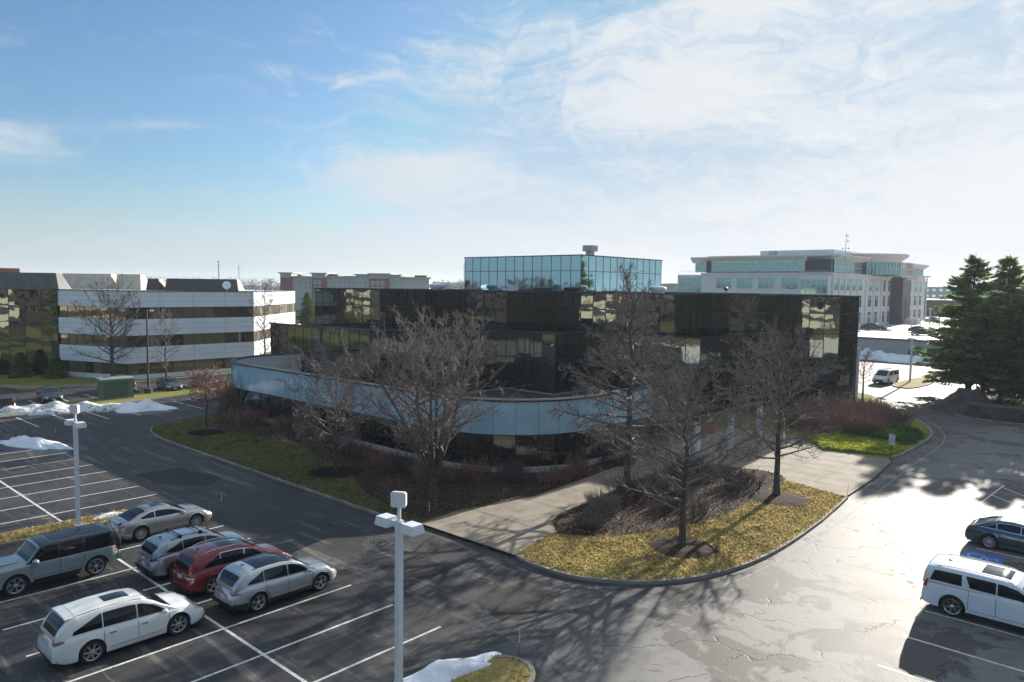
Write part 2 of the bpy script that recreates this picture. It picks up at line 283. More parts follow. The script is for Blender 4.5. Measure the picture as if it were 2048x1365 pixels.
# ---------------------------------------------------------------- mesh helpers
class MB:
    def __init__(s): s.v = []; s.f = []; s.mi = []
    def pt(s, p): s.v.append(tuple(p)); return len(s.v) - 1
    def face(s, pts, m=0):
        i = len(s.v); s.v.extend(tuple(p) for p in pts); s.f.append(tuple(range(i, i + len(pts)))); s.mi.append(m)
    def box(s, x0, y0, z0, x1, y1, z1, m=0):
        i = len(s.v)
        s.v += [(x0, y0, z0), (x1, y0, z0), (x1, y1, z0), (x0, y1, z0), (x0, y0, z1), (x1, y0, z1), (x1, y1, z1), (x0, y1, z1)]
        for q in ((0, 3, 2, 1), (4, 5, 6, 7), (0, 1, 5, 4), (1, 2, 6, 5), (2, 3, 7, 6), (3, 0, 4, 7)):
            s.f.append(tuple(i + k for k in q)); s.mi.append(m)
    def obox(s, c, ax, ay, az, m=0):
        """box from centre and three half-axis vectors"""
        c, ax, ay, az = Vector(c), Vector(ax), Vector(ay), Vector(az); i = len(s.v)
        for sz in (-1, 1):
            for sx, sy in ((-1, -1), (1, -1), (1, 1), (-1, 1)): s.v.append(tuple(c + ax * sx + ay * sy + az * sz))
        for q in ((0, 3, 2, 1), (4, 5, 6, 7), (0, 1, 5, 4), (1, 2, 6, 5), (2, 3, 7, 6), (3, 0, 4, 7)):
            s.f.append(tuple(i + k for k in q)); s.mi.append(m)
    def prism(s, poly, z0, z1, m=0, top=True, bottom=False):
        n = len(poly); i = len(s.v)
        s.v += [(p[0], p[1], z0) for p in poly] + [(p[0], p[1], z1) for p in poly]
        for k in range(n):
            s.f.append((i + k, i + (k + 1) % n, i + n + (k + 1) % n, i + n + k)); s.mi.append(m)
        if top: s.f.append(tuple(i + n + k for k in range(n))); s.mi.append(m)
        if bottom: s.f.append(tuple(i + n - 1 - k for k in range(n))); s.mi.append(m)
    def tube(s, p0, p1, r0, r1, n=6, cap=False, m=0):
        p0, p1 = Vector(p0), Vector(p1); d = (p1 - p0)
        if d.length < 1e-6: return
        d.normalize(); a = d.orthogonal().normalized(); b = d.cross(a); i = len(s.v)
        for p, r in ((p0, r0), (p1, r1)):
            for k in range(n):
                t = 2 * math.pi * k / n; s.v.append(tuple(p + (a * math.cos(t) + b * math.sin(t)) * r))
        for k in range(n): s.f.append((i + k, i + (k + 1) % n, i + n + (k + 1) % n, i + n + k)); s.mi.append(m)
        if cap:
            s.f.append(tuple(i + n - 1 - k for k in range(n))); s.mi.append(m)
            s.f.append(tuple(i + n + k for k in range(n))); s.mi.append(m)
    def chain(s, pts, rs, n=6, m=0):
        """continuous tapered tube through points"""
        prev = None; a = None
        for k, (p, r) in enumerate(zip(pts, rs)):
            p = Vector(p); q = Vector(pts[min(k + 1, len(pts) - 1)]) - Vector(pts[max(k - 1, 0)])
            if q.length < 1e-6: q = Vector((0, 0, 1))
            q.normalize()
            if a is None: a = q.orthogonal().normalized()
            a = (a - q * a.dot(q)); a = a.normalized() if a.length > 1e-4 else q.orthogonal().normalized()
            b = q.cross(a); i = len(s.v)
            for j in range(n):
                t = 2 * math.pi * j / n; s.v.append(tuple(p + (a * math.cos(t) + b * math.sin(t)) * r))
            if prev is not None:
                for j in range(n): s.f.append((prev + j, prev + (j + 1) % n, i + (j + 1) % n, i + j)); s.mi.append(m)
            prev = i
    def lathe(s, prof, n=24, c=(0, 0, 0), axis='z', m=0):
        """prof: list of (radius, height)"""
        i = len(s.v); c = Vector(c)
        for r, h in prof:
            for k in range(n):
                t = 2 * math.pi * k / n; x, y = r * math.cos(t), r * math.sin(t)
                s.v.append(tuple(c + (Vector((x, y, h)) if axis == 'z' else Vector((x, h, y)) if axis == 'y' else Vector((h, x, y)))))
        for a in range(len(prof) - 1):
            for k in range(n):
                s.f.append((i + a * n + k, i + a * n + (k + 1) % n, i + (a + 1) * n + (k + 1) % n, i + (a + 1) * n + k)); s.mi.append(m)
    def mesh(s, name, mats):
        me = bpy.data.meshes.new(name); me.from_pydata(s.v, [], s.f)
        if not isinstance(mats, (list, tuple)): mats = [mats]
        for m_ in mats: me.materials.append(M[m_] if isinstance(m_, str) else m_)
        if len(mats) > 1: me.polygons.foreach_set('material_index', s.mi)
        return me
    def build(s, name, mats, parent=None, smooth=None):
        me = s.mesh(name, mats)
        if smooth is not None:
            me.shade_smooth()
            if smooth < 180: me.set_sharp_from_angle(angle=R_(smooth))
        o = bpy.data.objects.new(name, me); COL.objects.link(o)
        if parent is not None: o.parent = parent
        return o

def thing(name, label, cat, loc=(0, 0, 0), rz=0.0, group=None):
    o = bpy.data.objects.new(name, None); COL.objects.link(o); o.empty_display_size = 0.3
    o.location = loc; o.rotation_euler = (0, 0, rz); o['label'] = label; o['category'] = cat
    if group: o['group'] = group
    return o
def tag(o, label, cat, group=None):
    o['label'] = label; o['category'] = cat
    if group: o['group'] = group
    return o
def struct(o): o['kind'] = 'structure'; return o
def copy_thing(root, loc, rz, label, group=None, scale=None):
    r = root.copy(); COL.objects.link(r); r.location = loc; r.rotation_euler = (0, 0, rz); r['label'] = label
    if group: r['group'] = group
    if scale: r.scale = scale
    for ch in root.children:
        c = ch.copy(); COL.objects.link(c); c.parent = r
        for g in ch.children:
            d = g.copy(); COL.objects.link(d); d.parent = c
    return r

def smooth_poly(pts, closed=True, it=2):
    for _ in range(it):
        out = []
        n = len(pts)
        for k in range(n if closed else n - 1):
            a, b = pts[k], pts[(k + 1) % n]
            out.append((a[0] * .75 + b[0] * .25, a[1] * .75 + b[1] * .25)); out.append((a[0] * .25 + b[0] * .75, a[1] * .25 + b[1] * .75))
        pts = out if closed else [pts[0]] + out + [pts[-1]]
    return pts
def offset_line(pts, d):
    """points moved to the left of the direction of travel by d"""
    out = []
    for k, p in enumerate(pts):
        a = pts[max(k - 1, 0)]; b = pts[min(k + 1, len(pts) - 1)]
        dx, dy = b[0] - a[0], b[1] - a[1]; l = math.hypot(dx, dy) or 1
        out.append((p[0] - dy / l * d, p[1] + dx / l * d))
    return out
def ribbon(mb, pts, w, z0, z1=None, m=0):
    """flat strip (z1 None) or kerb of width w along a line"""
    L_ = offset_line(pts, w / 2); Rr = offset_line(pts, -w / 2)
    for k in range(len(pts) - 1):
        z = z0 if z1 is None else z1
        mb.face([(*Rr[k], z), (*Rr[k + 1], z), (*L_[k + 1], z), (*L_[k], z)], m)
        if z1 is not None:
            mb.face([(*Rr[k + 1], z0), (*Rr[k + 1], z1), (*Rr[k], z1), (*Rr[k], z0)][::-1], m)
            mb.face([(*L_[k], z0), (*L_[k], z1), (*L_[k + 1], z1), (*L_[k + 1], z0)][::-1], m)
def sheet(name, poly, z, m, z0=None):
    """flat polygon; with z0 it gets sides down to z0"""
    bm = bmesh.new(); vs = [bm.verts.new((p[0], p[1], z)) for p in poly]; f = bm.faces.new(vs)
    f.normal_update()
    if f.normal.z < 0: f.normal_flip()
    bmesh.ops.triangulate(bm, faces=[f])
    me = bpy.data.meshes.new(name); bm.to_mesh(me); bm.free(); me.materials.append(M[m])
    o = bpy.data.objects.new(name, me); COL.objects.link(o)
    return o

# ---------------------------------------------------------------- the ground
KZ = 0.13
b = MB(); b.face([(-3500, -1500, 0), (2500, -1500, 0), (2500, 4500, 0), (-3500, 4500, 0)]); struct(b.build('ground', 'ground'))
def asphalt_field():
    b = MB(); b.face([(-97.5, -70, 0.004), (70, -70, 0.004), (70, 152.9, 0.004), (-97.5, 152.9, 0.004)])
    return b
struct(asphalt_field().build('road', 'asphalt'))
struct(sheet('far_road', [(-112, 17), (-97.5, 14), (-97.5, 25.6), (-99.5, 24.6), (-110, 18.5)], 0.004, 'asphalt'))
struct(sheet('lawn', [(-330, -105), (-98, -105), (-98, 13), (-112, 16), (-330, 30)], 0.05, 'lawn_far'))  # out of view, added for the mirror glass to reflect
struct(sheet('far_road', [(-330, -42), (-98, -30), (-98, -22), (-330, -34)], 0.058, 'asphalt'))

kerb = MB()
def island(name, pts, m, z=KZ, kerb_on=True, closed=True):
    if kerb_on:
        ring = pts + [pts[0]] if closed else pts
        ribbon(kerb, ring, 0.17, 0.0, z + 0.015)
    return struct(sheet(name, pts, z, m))

lawn1_edge = [(-68.3, 36.5)] + smooth_poly([(-67.6, 34.6), (-67.6, 31.5), (-67.2, 28.6), (-65.6, 26.2), (-62.6, 25.0), (-57.7, 24.7), (-50, 24.75), (-40, 24.7)], False, 2) + [(-34.6, 24.7), (-30.2, 24.7), (-29.15, 25.2)]
ribbon(kerb, lawn1_edge, 0.17, 0.0, KZ + 0.015)
walk_left = [(-29.15, 25.2), (-29.45, 28.6), (-28.7, 30.4), (-28.25, 33.5), (-28.6, 38.5), (-29.0, 43.4), (-29.5, 48.0)]
lawn1 = lawn1_edge + walk_left[1:] + [(-29.6, 50), (-40, 50), (-68.3, 50)]
struct(sheet('lawn', lawn1, KZ, 'lawn'))
bed = smooth_poly([(-67.4, 35.6), (-66.2, 33.2), (-64.4, 31.3), (-62, 29.9), (-59.5, 29.7), (-56.5, 30.3), (-53.7, 31.6), (-50.5, 31.4), (-48.1, 30.7), (-45.4, 29.9), (-42.5, 29.8), (-39.2, 28.3), (-37.0, 27.0), (-34.4, 26.3), (-31.5, 25.8), (-29.5, 25.6)], False, 2)
struct(sheet('mulch_bed', bed + walk_left[1:] + [(-29.6, 50), (-40, 50), (-67.4, 50)], KZ + 0.006, 'mulch'))
def mulch_ring(x, y, r, m='mulch_dark', sy=1.0):
    mb = MB(); random.seed(int(x * 10 + y))
    n = 28; rs = [r * random.uniform(0.92, 1.08) for _ in range(n)]
    c = (x, y, KZ + 0.16)
    for k in range(n):
        a, a2 = 2 * math.pi * k / n, 2 * math.pi * (k + 1) / n
        p = (x + rs[k] * math.cos(a), y + rs[k] * sy * math.sin(a), KZ + 0.008); q = (x + rs[(k + 1) % n] * math.cos(a2), y + rs[(k + 1) % n] * sy * math.sin(a2), KZ + 0.008)
        p2 = tuple(c[i] + (p[i] - c[i]) * 0.6 for i in range(2)) + (KZ + 0.12,); q2 = tuple(c[i] + (q[i] - c[i]) * 0.6 for i in range(2)) + (KZ + 0.12,)
        mb.face([p, q, q2, p2]); mb.face([p2, q2, c])
    o = mb.build('mulch_ring', m, smooth=180); struct(o); return o
mulch_ring(-59.9, 28.4, 1.55); mulch_ring(-41.3, 28.3, 1.75)

# walk and plaza
walk = [(-29.15, 25.2), (-22.5, 25.2), (-22.9, 27.2), (-23.2, 29.2), (-24.4, 30.3), (-24.95, 31.5), (-25.3, 35), (-25.7, 38.2), (-26.3, 45.1), (-25.8, 47.3), (-23.5, 48.6), (-21, 49.3), (-19.6, 48.9), (-18.9, 47.8), (-14.75, 46.6),
        (-14.9, 52), (-15.5, 58.6), (-16.0, 60.0), (-18, 59.8), (-20.6, 59.2), (-21.6, 60.6), (-24, 63), (-33.7, 63.3), (-33.7, 50.2), (-29.6, 50)] + walk_left[::-1][:-1]
struct(sheet('path', walk, KZ - 0.01, 'concrete'))
jm = mat('joint', (0.10, 0.085, 0.07), 0.9)
j = MB()
for k in range(7):
    y = 48.9 + 1.75 * k
    ribbon(j, [(-22.0 if k else -19.4, y), (-14.95 - 0.05 * k, y)], 0.035, KZ - 0.005)
for x in (-19.9, -17.4): ribbon(j, [(x, 48.6), (x - 0.2, 59.0)], 0.035, KZ - 0.005)
for y in (28.9, 32.5, 36.2, 40, 43.8): ribbon(j, [(-28.3 - (y - 32) * 0.05, y), (-25.2 - (y - 32) * 0.06, y)], 0.035, KZ - 0.005)
ribbon(j, [(-29.3, 28.9), (-26.1, 28.7), (-23.3, 28.9)], 0.03, KZ - 0.0052); ribbon(j, [(-25.9, 25.3), (-26.0, 30)], 0.03, KZ - 0.0048); ribbon(j, [(-25.2, 29.5), (-25.6, 34)], 0.05, KZ - 0.0044)
struct(j.build('path_joints', jm))

# corner lawn with the street trees
c2 = [(-22.5, 25.3), (-21.6, 25.05)] + smooth_poly([(-21.0, 25.0), (-19.6, 25.0), (-18.2, 25.45), (-16.4, 26.7), (-15.0, 28.9), (-14.15, 32.0), (-13.95, 36.0), (-14.2, 41.2)], False, 2) + [(-14.45, 44), (-14.7, 46.6)]
ribbon(kerb, c2, 0.19, 0.0, KZ + 0.02)
right_edge = [(-18.9, 47.8), (-19.6, 48.9), (-21, 49.3), (-23.5, 48.6), (-25.8, 47.3), (-26.3, 45.1), (-25.7, 38.2), (-25.3, 35), (-24.95, 31.5), (-24.4, 30.3), (-23.2, 29.2), (-22.9, 27.2)]
struct(sheet('lawn', c2 + right_edge, KZ + 0.004, 'lawn_dry'))
mb2 = smooth_poly([(-23.0, 28.9), (-21.8, 29.5), (-20.6, 30.6), (-19.6, 32.6), (-18.7, 35.2), (-18.2, 38.0), (-18.5, 41.0), (-18.8, 44.5), (-18.9, 47.6)], False, 2)
struct(sheet('mulch_bed', mb2 + right_edge[1:-1], KZ + 0.012, 'mulch'))
mulch_ring(-17.35, 31.6, 1.75, 'mulch', 0.9); mulch_ring(-17.6, 43.2, 1.9, 'mulch', 0.95)

# far side lawn with ground cover and juniper
c3 = [(-16.05, 60.1)] + smooth_poly([(-15.75, 62), (-15.7, 66), (-15.8, 70.8), (-16.3, 74.3), (-18.3, 79.3), (-21.9, 85.1), (-25.5, 91.0), (-27.4, 95.0), (-29.6, 96.6), (-33, 97.2)], False, 2) + [(-50, 97.6)]
ribbon(kerb, c3, 0.19, 0.0, KZ + 0.02)
struct(sheet('lawn', c3 + [(-50, 84), (-33.7, 84), (-33.7, 63.3), (-24, 63), (-21.6, 60.6), (-20.6, 59.2), (-18, 59.8)], KZ + 0.002, 'lawn_far'))

# parking islands
i1 = smooth_poly([(-42.4, -20), (-42.4, 13.5), (-42.3, 15.2), (-41.6, 15.9), (-40.9, 15.2), (-40.75, 13.5), (-40.75, -20)], False, 1)
island('lawn', i1, 'lawn_dry')
i2 = smooth_poly([(-17.75, -20), (-17.7, 15.0), (-17.2, 16.9), (-16.3, 18.05), (-15.2, 18.1), (-14.5, 17.0), (-14.4, 15.0), (-14.3, -20)], False, 2)
island('lawn', i2, 'lawn_dry')
i3 = [(-78.9, -20), (-79.0, 12), (-79.4, 20), (-80.6, 28), (-82.5, 36), (-84.0, 44), (-84.6, 62), (-89, 62), (-88.2, 44), (-86.6, 35), (-85.3, 28), (-84.6, 18), (-84.6, -20)]
island('lawn', i3, 'lawn_far')
i4 = smooth_poly([(-29.3, 109.5), (-28.3, 106.9), (-26.6, 106.3), (-25.9, 109), (-25.7, 115), (-26.2, 120), (-28.0, 122.5), (-29.3, 120)], True, 2)
island('lawn', i4, 'lawn_dry')
i5 = [(-99.0, 24.8)] + smooth_poly([(-98.0, 25.6), (-97.0, 28.5), (-96.6, 33), (-97.2, 42)], False, 1) + [(-97.6, 60), (-97.6, 90), (-125, 90), (-125, 10), (-112, 18)]
struct(sheet('lawn', i5, KZ, 'lawn_far')); ribbon(kerb, i5[:-4], 0.2, 0.0, KZ + 0.02)
ws = MB(); ribbon(ws, offset_line(i5[:4], -0.9)[:4] and offset_line([(-112, 18.9), (-99.3, 25.6), (-97.9, 28.5), (-97.5, 33)], 0.9), 1.5, KZ + 0.006); struct(ws.build('path', 'concrete'))
i6 = [(-97.4, 90), (-21.6, 107), (-20.8, 99), (-19.4, 92.4), (-17.0, 86.2), (-14.5, 85.4), (60, 85.4), (60, 140), (-14, 140), (-20.5, 118), (-21.6, 107)]
i6 = smooth_poly([(-21.4, 107), (-20.8, 99), (-19.4, 92.6), (-17.0, 86.4), (-14.0, 85.4)], False, 2) + [(60, 85.4), (60, 128), (-8, 128), (-18.5, 118)]
struct(sheet('woodland_floor', i6, KZ, 'mulch')); ribbon(kerb, i6[:-3], 0.19, 0, KZ + 0.02)
struct(kerb.build('kerb', 'kerb'))

def patch(pts, it=1, seed=0):
    rn = random.Random(seed); out = []
    for k in range(len(pts)):
        a, b_ = pts[k], pts[(k + 1) % len(pts)]
        for q in range(7): f = q / 7; out.append((a[0] + (b_[0] - a[0]) * f + rn.gauss(0, .09), a[1] + (b_[1] - a[1]) * f + rn.gauss(0, .09)))
    return struct(sheet('asphalt_patch', out, 0.0062 + seed * 0.0002, 'patch'))
M['patch'] = mat('asphalt_patch', (0.020, 0.020, 0.021), 0.7, spec=0.3, var=0.35, vscale=3, bump=0.4, bscale=60)
patch([(-20.6, 20.6), (-18.3, 19.9), (-17.6, 21.6), (-18.6, 23.6), (-20.4, 23.3)], seed=1); patch([(-26.6, 20.4), (-24.8, 19.8), (-22.6, 21.2), (-22.9, 22.3), (-25.6, 22.2)], seed=2)
patch([(-50.5, 18.8), (-46.8, 19.2), (-44.2, 21.0), (-45.5, 22.6), (-50.0, 22.0)], seed=3)
M['stain'] = mat('oil_stain', (0.013, 0.012, 0.011), 0.5)
st_ = random.Random(44); sb = MB()
for k in range(26):
    x = -18.4 - 2.77 * st_.randint(0, 8) + st_.gauss(0, .25); y = st_.choice((9.2, 15.2, 14.2)) + st_.gauss(0, .9); r0 = st_.uniform(.08, .26); n = 11
    sb.face([(x + r0 * st_.uniform(.7, 1.3) * math.cos(6.283 * q / n), y + r0 * 1.3 * st_.uniform(.7, 1.3) * math.sin(6.283 * q / n), 0.0065 + .00004 * k) for q in range(n)])
struct(sb.build('oil_stains', 'stain'))
# painted lines
pl = MB(); PZ = 0.0085
W_ = 0.105
for k in range(14):
    x = -19.72 - 2.77 * k
    if k < 8: ribbon(pl, [(x, 7.0 if k > 0 else 5.0), (x, 18.05)], W_, PZ)
    else: pass
for k in range(8, 8): pass
for k in range(8):
    x = -44.62 - 2.60 * k
    ribbon(pl, [(x, 2.0), (x, 18.05)], W_, PZ)
ribbon(pl, [(-40.5, 12.5), (-17.9, 12.5)], 0.12, PZ + 0.003)
ribbon(pl, [(-66.0, 12.5), (-42.6, 12.5)], 0.12, PZ + 0.003)
for y in (16.8, 19.6, 22.4, 25.2, 28.0, 30.8, 33.9): ribbon(pl, [(-79.0, y), (-72.6, y + 0.05)], 0.13, PZ)
for y in (20.5, 23.3, 26.1, 28.9, 31.8, 34.6, 37.4, 40.3, 43.2, 46): ribbon(pl, [(-85.6 - (y - 28) * 0.14, y), (-90.4 - (y - 28) * 0.14, y + 0.1)], 0.12, PZ)
for y in (14.6, 17.5, 20.4, 23.35, 26.3, 29.25, 32.2, 35.2, 38.3, 42.0, 44.9, 48): ribbon(pl, [(-7.05, y), (-0.6, y)], 0.11, PZ)
edge_line = smooth_poly([(-14.2, 28.0), (-13.55, 31), (-13.3, 36), (-13.45, 43.2), (-13.9, 52), (-14.3, 60), (-14.35, 66), (-14.6, 70.5), (-15.4, 74.5), (-17.2, 79.3), (-20.2, 84.6)], False, 2)
fe = MB(); ribbon(fe, edge_line, 0.06, PZ); struct(fe.build('faded_edge_line', mat('faded_paint', (0.30, 0.295, 0.28), 0.8, var=.3, vscale=4)))
ribbon(pl, [(-8.6, 51), (-8.3, 57.5)], 0.10, PZ); ribbon(pl, [(-8.4, 54), (-6.0, 51.5)], 0.10, PZ); ribbon(pl, [(-8.4, 56.8), (-5.0, 53.2)], 0.10, PZ)
o = pl.build('road_markings', 'paint'); struct(o)
# wheelchair symbol on blue, painted in the accessible bay
bl = MB(); bl.face([(-7.35, 39.95, PZ), (-5.75, 39.95, PZ), (-5.75, 41.5, PZ), (-7.35, 41.5, PZ)]); struct(bl.build('blue_bay_marking', 'bluepaint'))
sy = MB()
def lp(u, v): return (-6.62 + v * .58, 40.75 - u * 0.60)   # u: right, v: up (towards the kerb)
def arc(cx, cy, r, a0, a1, n=16): return [lp(cx + r * math.cos(R_(a0 + (a1 - a0) * k / n)), cy + r * math.sin(R_(a0 + (a1 - a0) * k / n))) for k in range(n + 1)]
ribbon(sy, arc(-0.05, -0.35, 0.62, 110, 375), 0.06, PZ + 0.004)
ribbon(sy, [lp(-0.12, 0.78), lp(-0.05, 0.05), lp(0.45, 0.05), lp(0.66, -0.62), lp(0.9, -0.55)], 0.065, PZ + 0.0045)
ribbon(sy, [lp(-0.08, 0.42), lp(0.36, 0.42)], 0.06, PZ + 0.0042)
ribbon(sy, arc(-0.12, 1.02, 0.075, 0, 360, 12), 0.09, PZ + 0.0042)
struct(sy.build('wheelchair_symbol_marking', 'paint'))

# ---------------------------------------------------------------- buildings
def curtain(p0, p1, n, zs, panes, frame, gmat, rnd, tilt=0.004, inset=0.0, fw=0.032, fd=0.05, hw=None, glass_fn=None):
    """curtain wall between two plan points, outward normal to the right of travel.
    panes: list that receives (size, verts, material); frame: MB that receives the mullion grid"""
    p0, p1 = Vector((*p0, 0)), Vector((*p1, 0)); d = p1 - p0; L = d.length; d.normalize(); nn = Vector((d.y, -d.x, 0))
    w = L / n; cxy = Vector((0, 0, 12.5))
    for i in range(n):
        for k in range(len(zs) - 1):
            c = p0 + d * (w * (i + .5)) + Vector((0, 0, (zs[k] + zs[k + 1]) / 2)) - nn * inset
            hw_, hh = w / 2, (zs[k + 1] - zs[k]) / 2
            a, b_ = rnd.gauss(0, tilt), rnd.gauss(0, tilt)
            q = [c + d * (sx * hw_) + Vector((0, 0, sz * hh)) + nn * (sx * hw_ * a + sz * hh * b_) for sx, sz in ((-1, -1), (1, -1), (1, 1), (-1, 1))]
            dist = (c - cxy); vis = max(0.0, -dist.normalized().dot(nn)) * 4 * hw_ * hh / dist.length_squared
            panes.append((vis, [tuple(v) for v in q], glass_fn(i, k) if glass_fn else gmat))
    for i in range(n + 1):
        c = p0 + d * (w * i) - nn * inset; z0, z1 = zs[0], zs[-1]
        frame.obox(c + Vector((0, 0, (z0 + z1) / 2)) + nn * (fd / 2 - 0.02), d * fw, nn * (fd / 2), Vector((0, 0, (z1 - z0) / 2)))
    for k, z in enumerate(zs):
        c = (p0 + p1) / 2 + Vector((0, 0, z)) - nn * inset
        frame.obox(c + nn * (fd / 2 - 0.025), d * (L / 2), nn * (fd / 2 - 0.004), Vector((0, 0, (hw or fw) * 1.15)))
def emit_panes(panes, parent, name='glass_pane', limit=100):
    panes = sorted(panes, key=lambda p: -p[0])
    for vis, q, m in panes[:limit]:
        mb = MB(); mb.face(q); mb.build(name, m, parent)
    rest = {}
    for vis, q, m in panes[limit:]: rest.setdefault(m, MB()).face(q)
    if rest:
        mats = list(rest); mb = MB()
        for i, m in enumerate(mats):
            for f in rest[m].f: mb.face([rest[m].v[k] for k in f], i)
        o = mb.build(name, mats, parent); o['kind'] = 'stuff'
def chain_faces(pts): return list(zip(pts[:-1], pts[1:]))
def inset_poly(poly, d):
    n = len(poly); out = []
    for k in range(n):
        p, a, b_ = Vector(poly[k]), Vector(poly[k - 1]), Vector(poly[(k + 1) % n])
        e1 = (p - a).normalized(); e2 = (b_ - p).normalized(); n1 = Vector((-e1.y, e1.x)); n2 = Vector((-e2.y, e2.x))
        m = n1 + n2; m = m / max(0.3, m.dot(n1)) if m.length > 1e-6 else n1
        out.append(tuple(p + m * d))
    return out

rnd = random.Random(7)
GB = thing('office_building', 'low dark mirror-glass office building with stepped corners and a curved pale blue ground floor band', 'office building', (-50, 60, 0))
GO = Vector((50, -60, 0))
def shift(o): o.location = GO; return o          # parts are written in site coordinates
UP = [(-80.6, 52.3), (-67.65, 52.3), (-67.65, 59.1), (-54.45, 59.1), (-54.45, 65.7), (-37.8, 65.7), (-37.8, 71.7), (-31.85, 71.7), (-31.85, 77.3), (-25.82, 77.3), (-25.82, 82.9)]
UPB = UP + [(-33, 92), (-45, 100), (-80.6, 100)]
MID = [(-79.1, 45.35), (-60.3, 45.35), (-60.3, 51.35), (-52.8, 51.35), (-52.8, 57.3), (-46.2, 57.3), (-46.2, 63.4), (-33.65, 63.4), (-33.65, 77.0)]
MIDB = MID + [(-40, 77.0), (-79.1, 60)]
core = MB()
core.prism(inset_poly(UPB, 0.15), 0.0, 11.9, top=False); core.prism(inset_poly(MIDB, 0.15), 0.0, 7.7, top=False)
shift(core.build('wall', 'frame', GB))
rf = MB(); rf.face([(p[0], p[1], 11.75) for p in inset_poly(UPB, 0.12)]); rf.face([(p[0], p[1], 7.55) for p in inset_poly(MIDB, 0.12)])
rf.face([(-72.9, 46, 1.9), (-72, 38, 1.9), (-66, 34.8, 1.9), (-38, 34.7, 1.9), (-31.0, 42, 1.9), (-30.9, 60, 1.9), (-31, 63.3, 1.9), (-73, 63.3, 1.9)])
shift(rf.build('roof', 'gravel_roof', GB))
panes = []; fr = MB()
M_ = 1.65
for a, b_ in chain_faces(UP):
    L = math.hypot(b_[0] - a[0], b_[1] - a[1]); n = max(2, round(L / M_))
    tower = a[1] > 70 and (a[0] > -38 or b_[0] > -37)
    zs = [0.0, 1.75, 3.57, 5.62, 8.25, 10.28, 12.05] if tower else [7.55, 8.25, 10.25, 12.05]
    curtain(a, b_, n, zs, panes, fr, 'dark_glass', rnd)
for a, b_ in chain_faces(MID):
    L = math.hypot(b_[0] - a[0], b_[1] - a[1]); n = max(2, round(L / M_))
    zs = [0.0, 1.9, 2.75, 5.3, 7.95] if a[0] < -47 else [0.05, 2.75, 5.3, 7.95]
    curtain(a, b_, n, zs, panes, fr, 'dark_glass', rnd)
# copings and low parapets
cp = MB()
def coping(pts, z, w=0.34, h=0.16, closed=False, m=0, mb=None):
    mb = mb or cp
    ring = pts + ([pts[0]] if closed else [])
    for a, b_ in zip(ring[:-1], ring[1:]):
        a_, b2 = Vector((*a, 0)), Vector((*b_, 0)); d = (b2 - a_).normalized(); nn = Vector((d.y, -d.x, 0))
        mb.obox((a_ + b2) / 2 + nn * (0.08 - w / 2 + 0.05) + Vector((0, 0, z - h / 2)), (b2 - a_) / 2 + d * 0.11, nn * (w / 2), Vector((0, 0, h / 2)), m)
coping(UPB, 12.16, closed=True); coping(MID, 8.06)
shift(cp.build('coping', 'coping', GB))
tr = MB(); tr.box(-25.95, 82.98, 0, -25.62, 83.3, 6.6); shift(tr.build('sunlit_edge_strip', 'white_metal', GB))  # added white strip standing in for the sunlit back edge of the tower
fl = MB()
for a, b_ in chain_faces(MID[2:7]):
    a_, b2 = Vector((*a, 0)), Vector((*b_, 0)); d = (b2 - a_).normalized(); nn = Vector((d.y, -d.x, 0))
    fl.obox((a_ + b2) / 2 + nn * 0.12 + Vector((0, 0, 1.96)), (b2 - a_) / 2 + d * 0.1, nn * 0.1, Vector((0, 0, 0.07)))
shift(fl.build('roof_flashing', 'coping_pale', GB))

# curved ground floor: glass, blue band, plinth
def arc_pts(cx, cy, r, a0, a1, n): return [(cx + r * math.cos(R_(a0 + (a1 - a0) * k / n)), cy + r * math.sin(R_(a0 + (a1 - a0) * k / n))) for k in range(n + 1)]
PATHP = [(-72.8, 45.3), (-72.8, 43.6)] + arc_pts(-65.6, 41.7, 7.2, 180, 270, 14)
x = -65.6
while x < -38.4 - 1.0: x += 1.70; PATHP.append((x, 34.47))
PATHP += arc_pts(-38.3, 42.17, 7.7, 270, 360, 8)[1:] + [(-30.6, 43.8 + 1.55 * k) for k in range(5)]
def band(mb, pts, z0, z1, off, m=0, gap=0.0, two=False):
    P2 = offset_line(pts, -off)
    for a, b_ in zip(P2[:-1], P2[1:]):
        a_, b2 = Vector(a), Vector(b_); d = (b2 - a_).normalized() * gap
        a_, b2 = a_ + d, b2 - d
        mb.face([(*a_, z0), (*b2, z0), (*b2, z1), (*a_, z1)], m)
sp = MB(); band(sp, PATHP, 2.68, 4.9, 0.10, gap=0.012); shift(sp.build('blue_cladding', 'spandrel', GB, smooth=None))
bk = MB(); band(bk, PATHP, 2.6, 4.92, 0.06); P_in = offset_line(PATHP, 0.0)
ribbon(bk, offset_line(PATHP, 0.06), 0.1, 2.62, 2.63); shift(bk.build('band_backing', 'frame', GB))
ip = MB(); band(ip, offset_line(PATHP, 0.22)[::-1], 1.9, 4.92, 0.0); shift(ip.build('parapet', 'parapet', GB))
cp2 = MB(); ribbon(cp2, offset_line(PATHP, 0.06), 0.46, 4.90, 5.02); shift(cp2.build('curved_coping', 'coping', GB))
cp3 = MB(); ribbon(cp3, offset_line(PATHP, 0.24)[18:], 0.09, 5.02, 5.06); shift(cp3.build('drip_edge', 'coping_pale', GB))
plb = MB(); band(plb, PATHP, 0.0, 0.45, 0.12); ribbon(plb, PATHP, 0.32, 0.0, 0.46); shift(plb.build('plinth', 'parapet', GB))
for a, b_ in zip(PATHP[:-1], PATHP[1:]):
    curtain(a, b_, 1, [0.45, 1.25, 2.62], panes, fr, 'dark_glass', rnd, inset=0.06, fw=0.028)
emit_panes(panes, GB); 
for o in list(GB.children): o.location = GO
shift(fr.build('mullions', 'frame', GB))

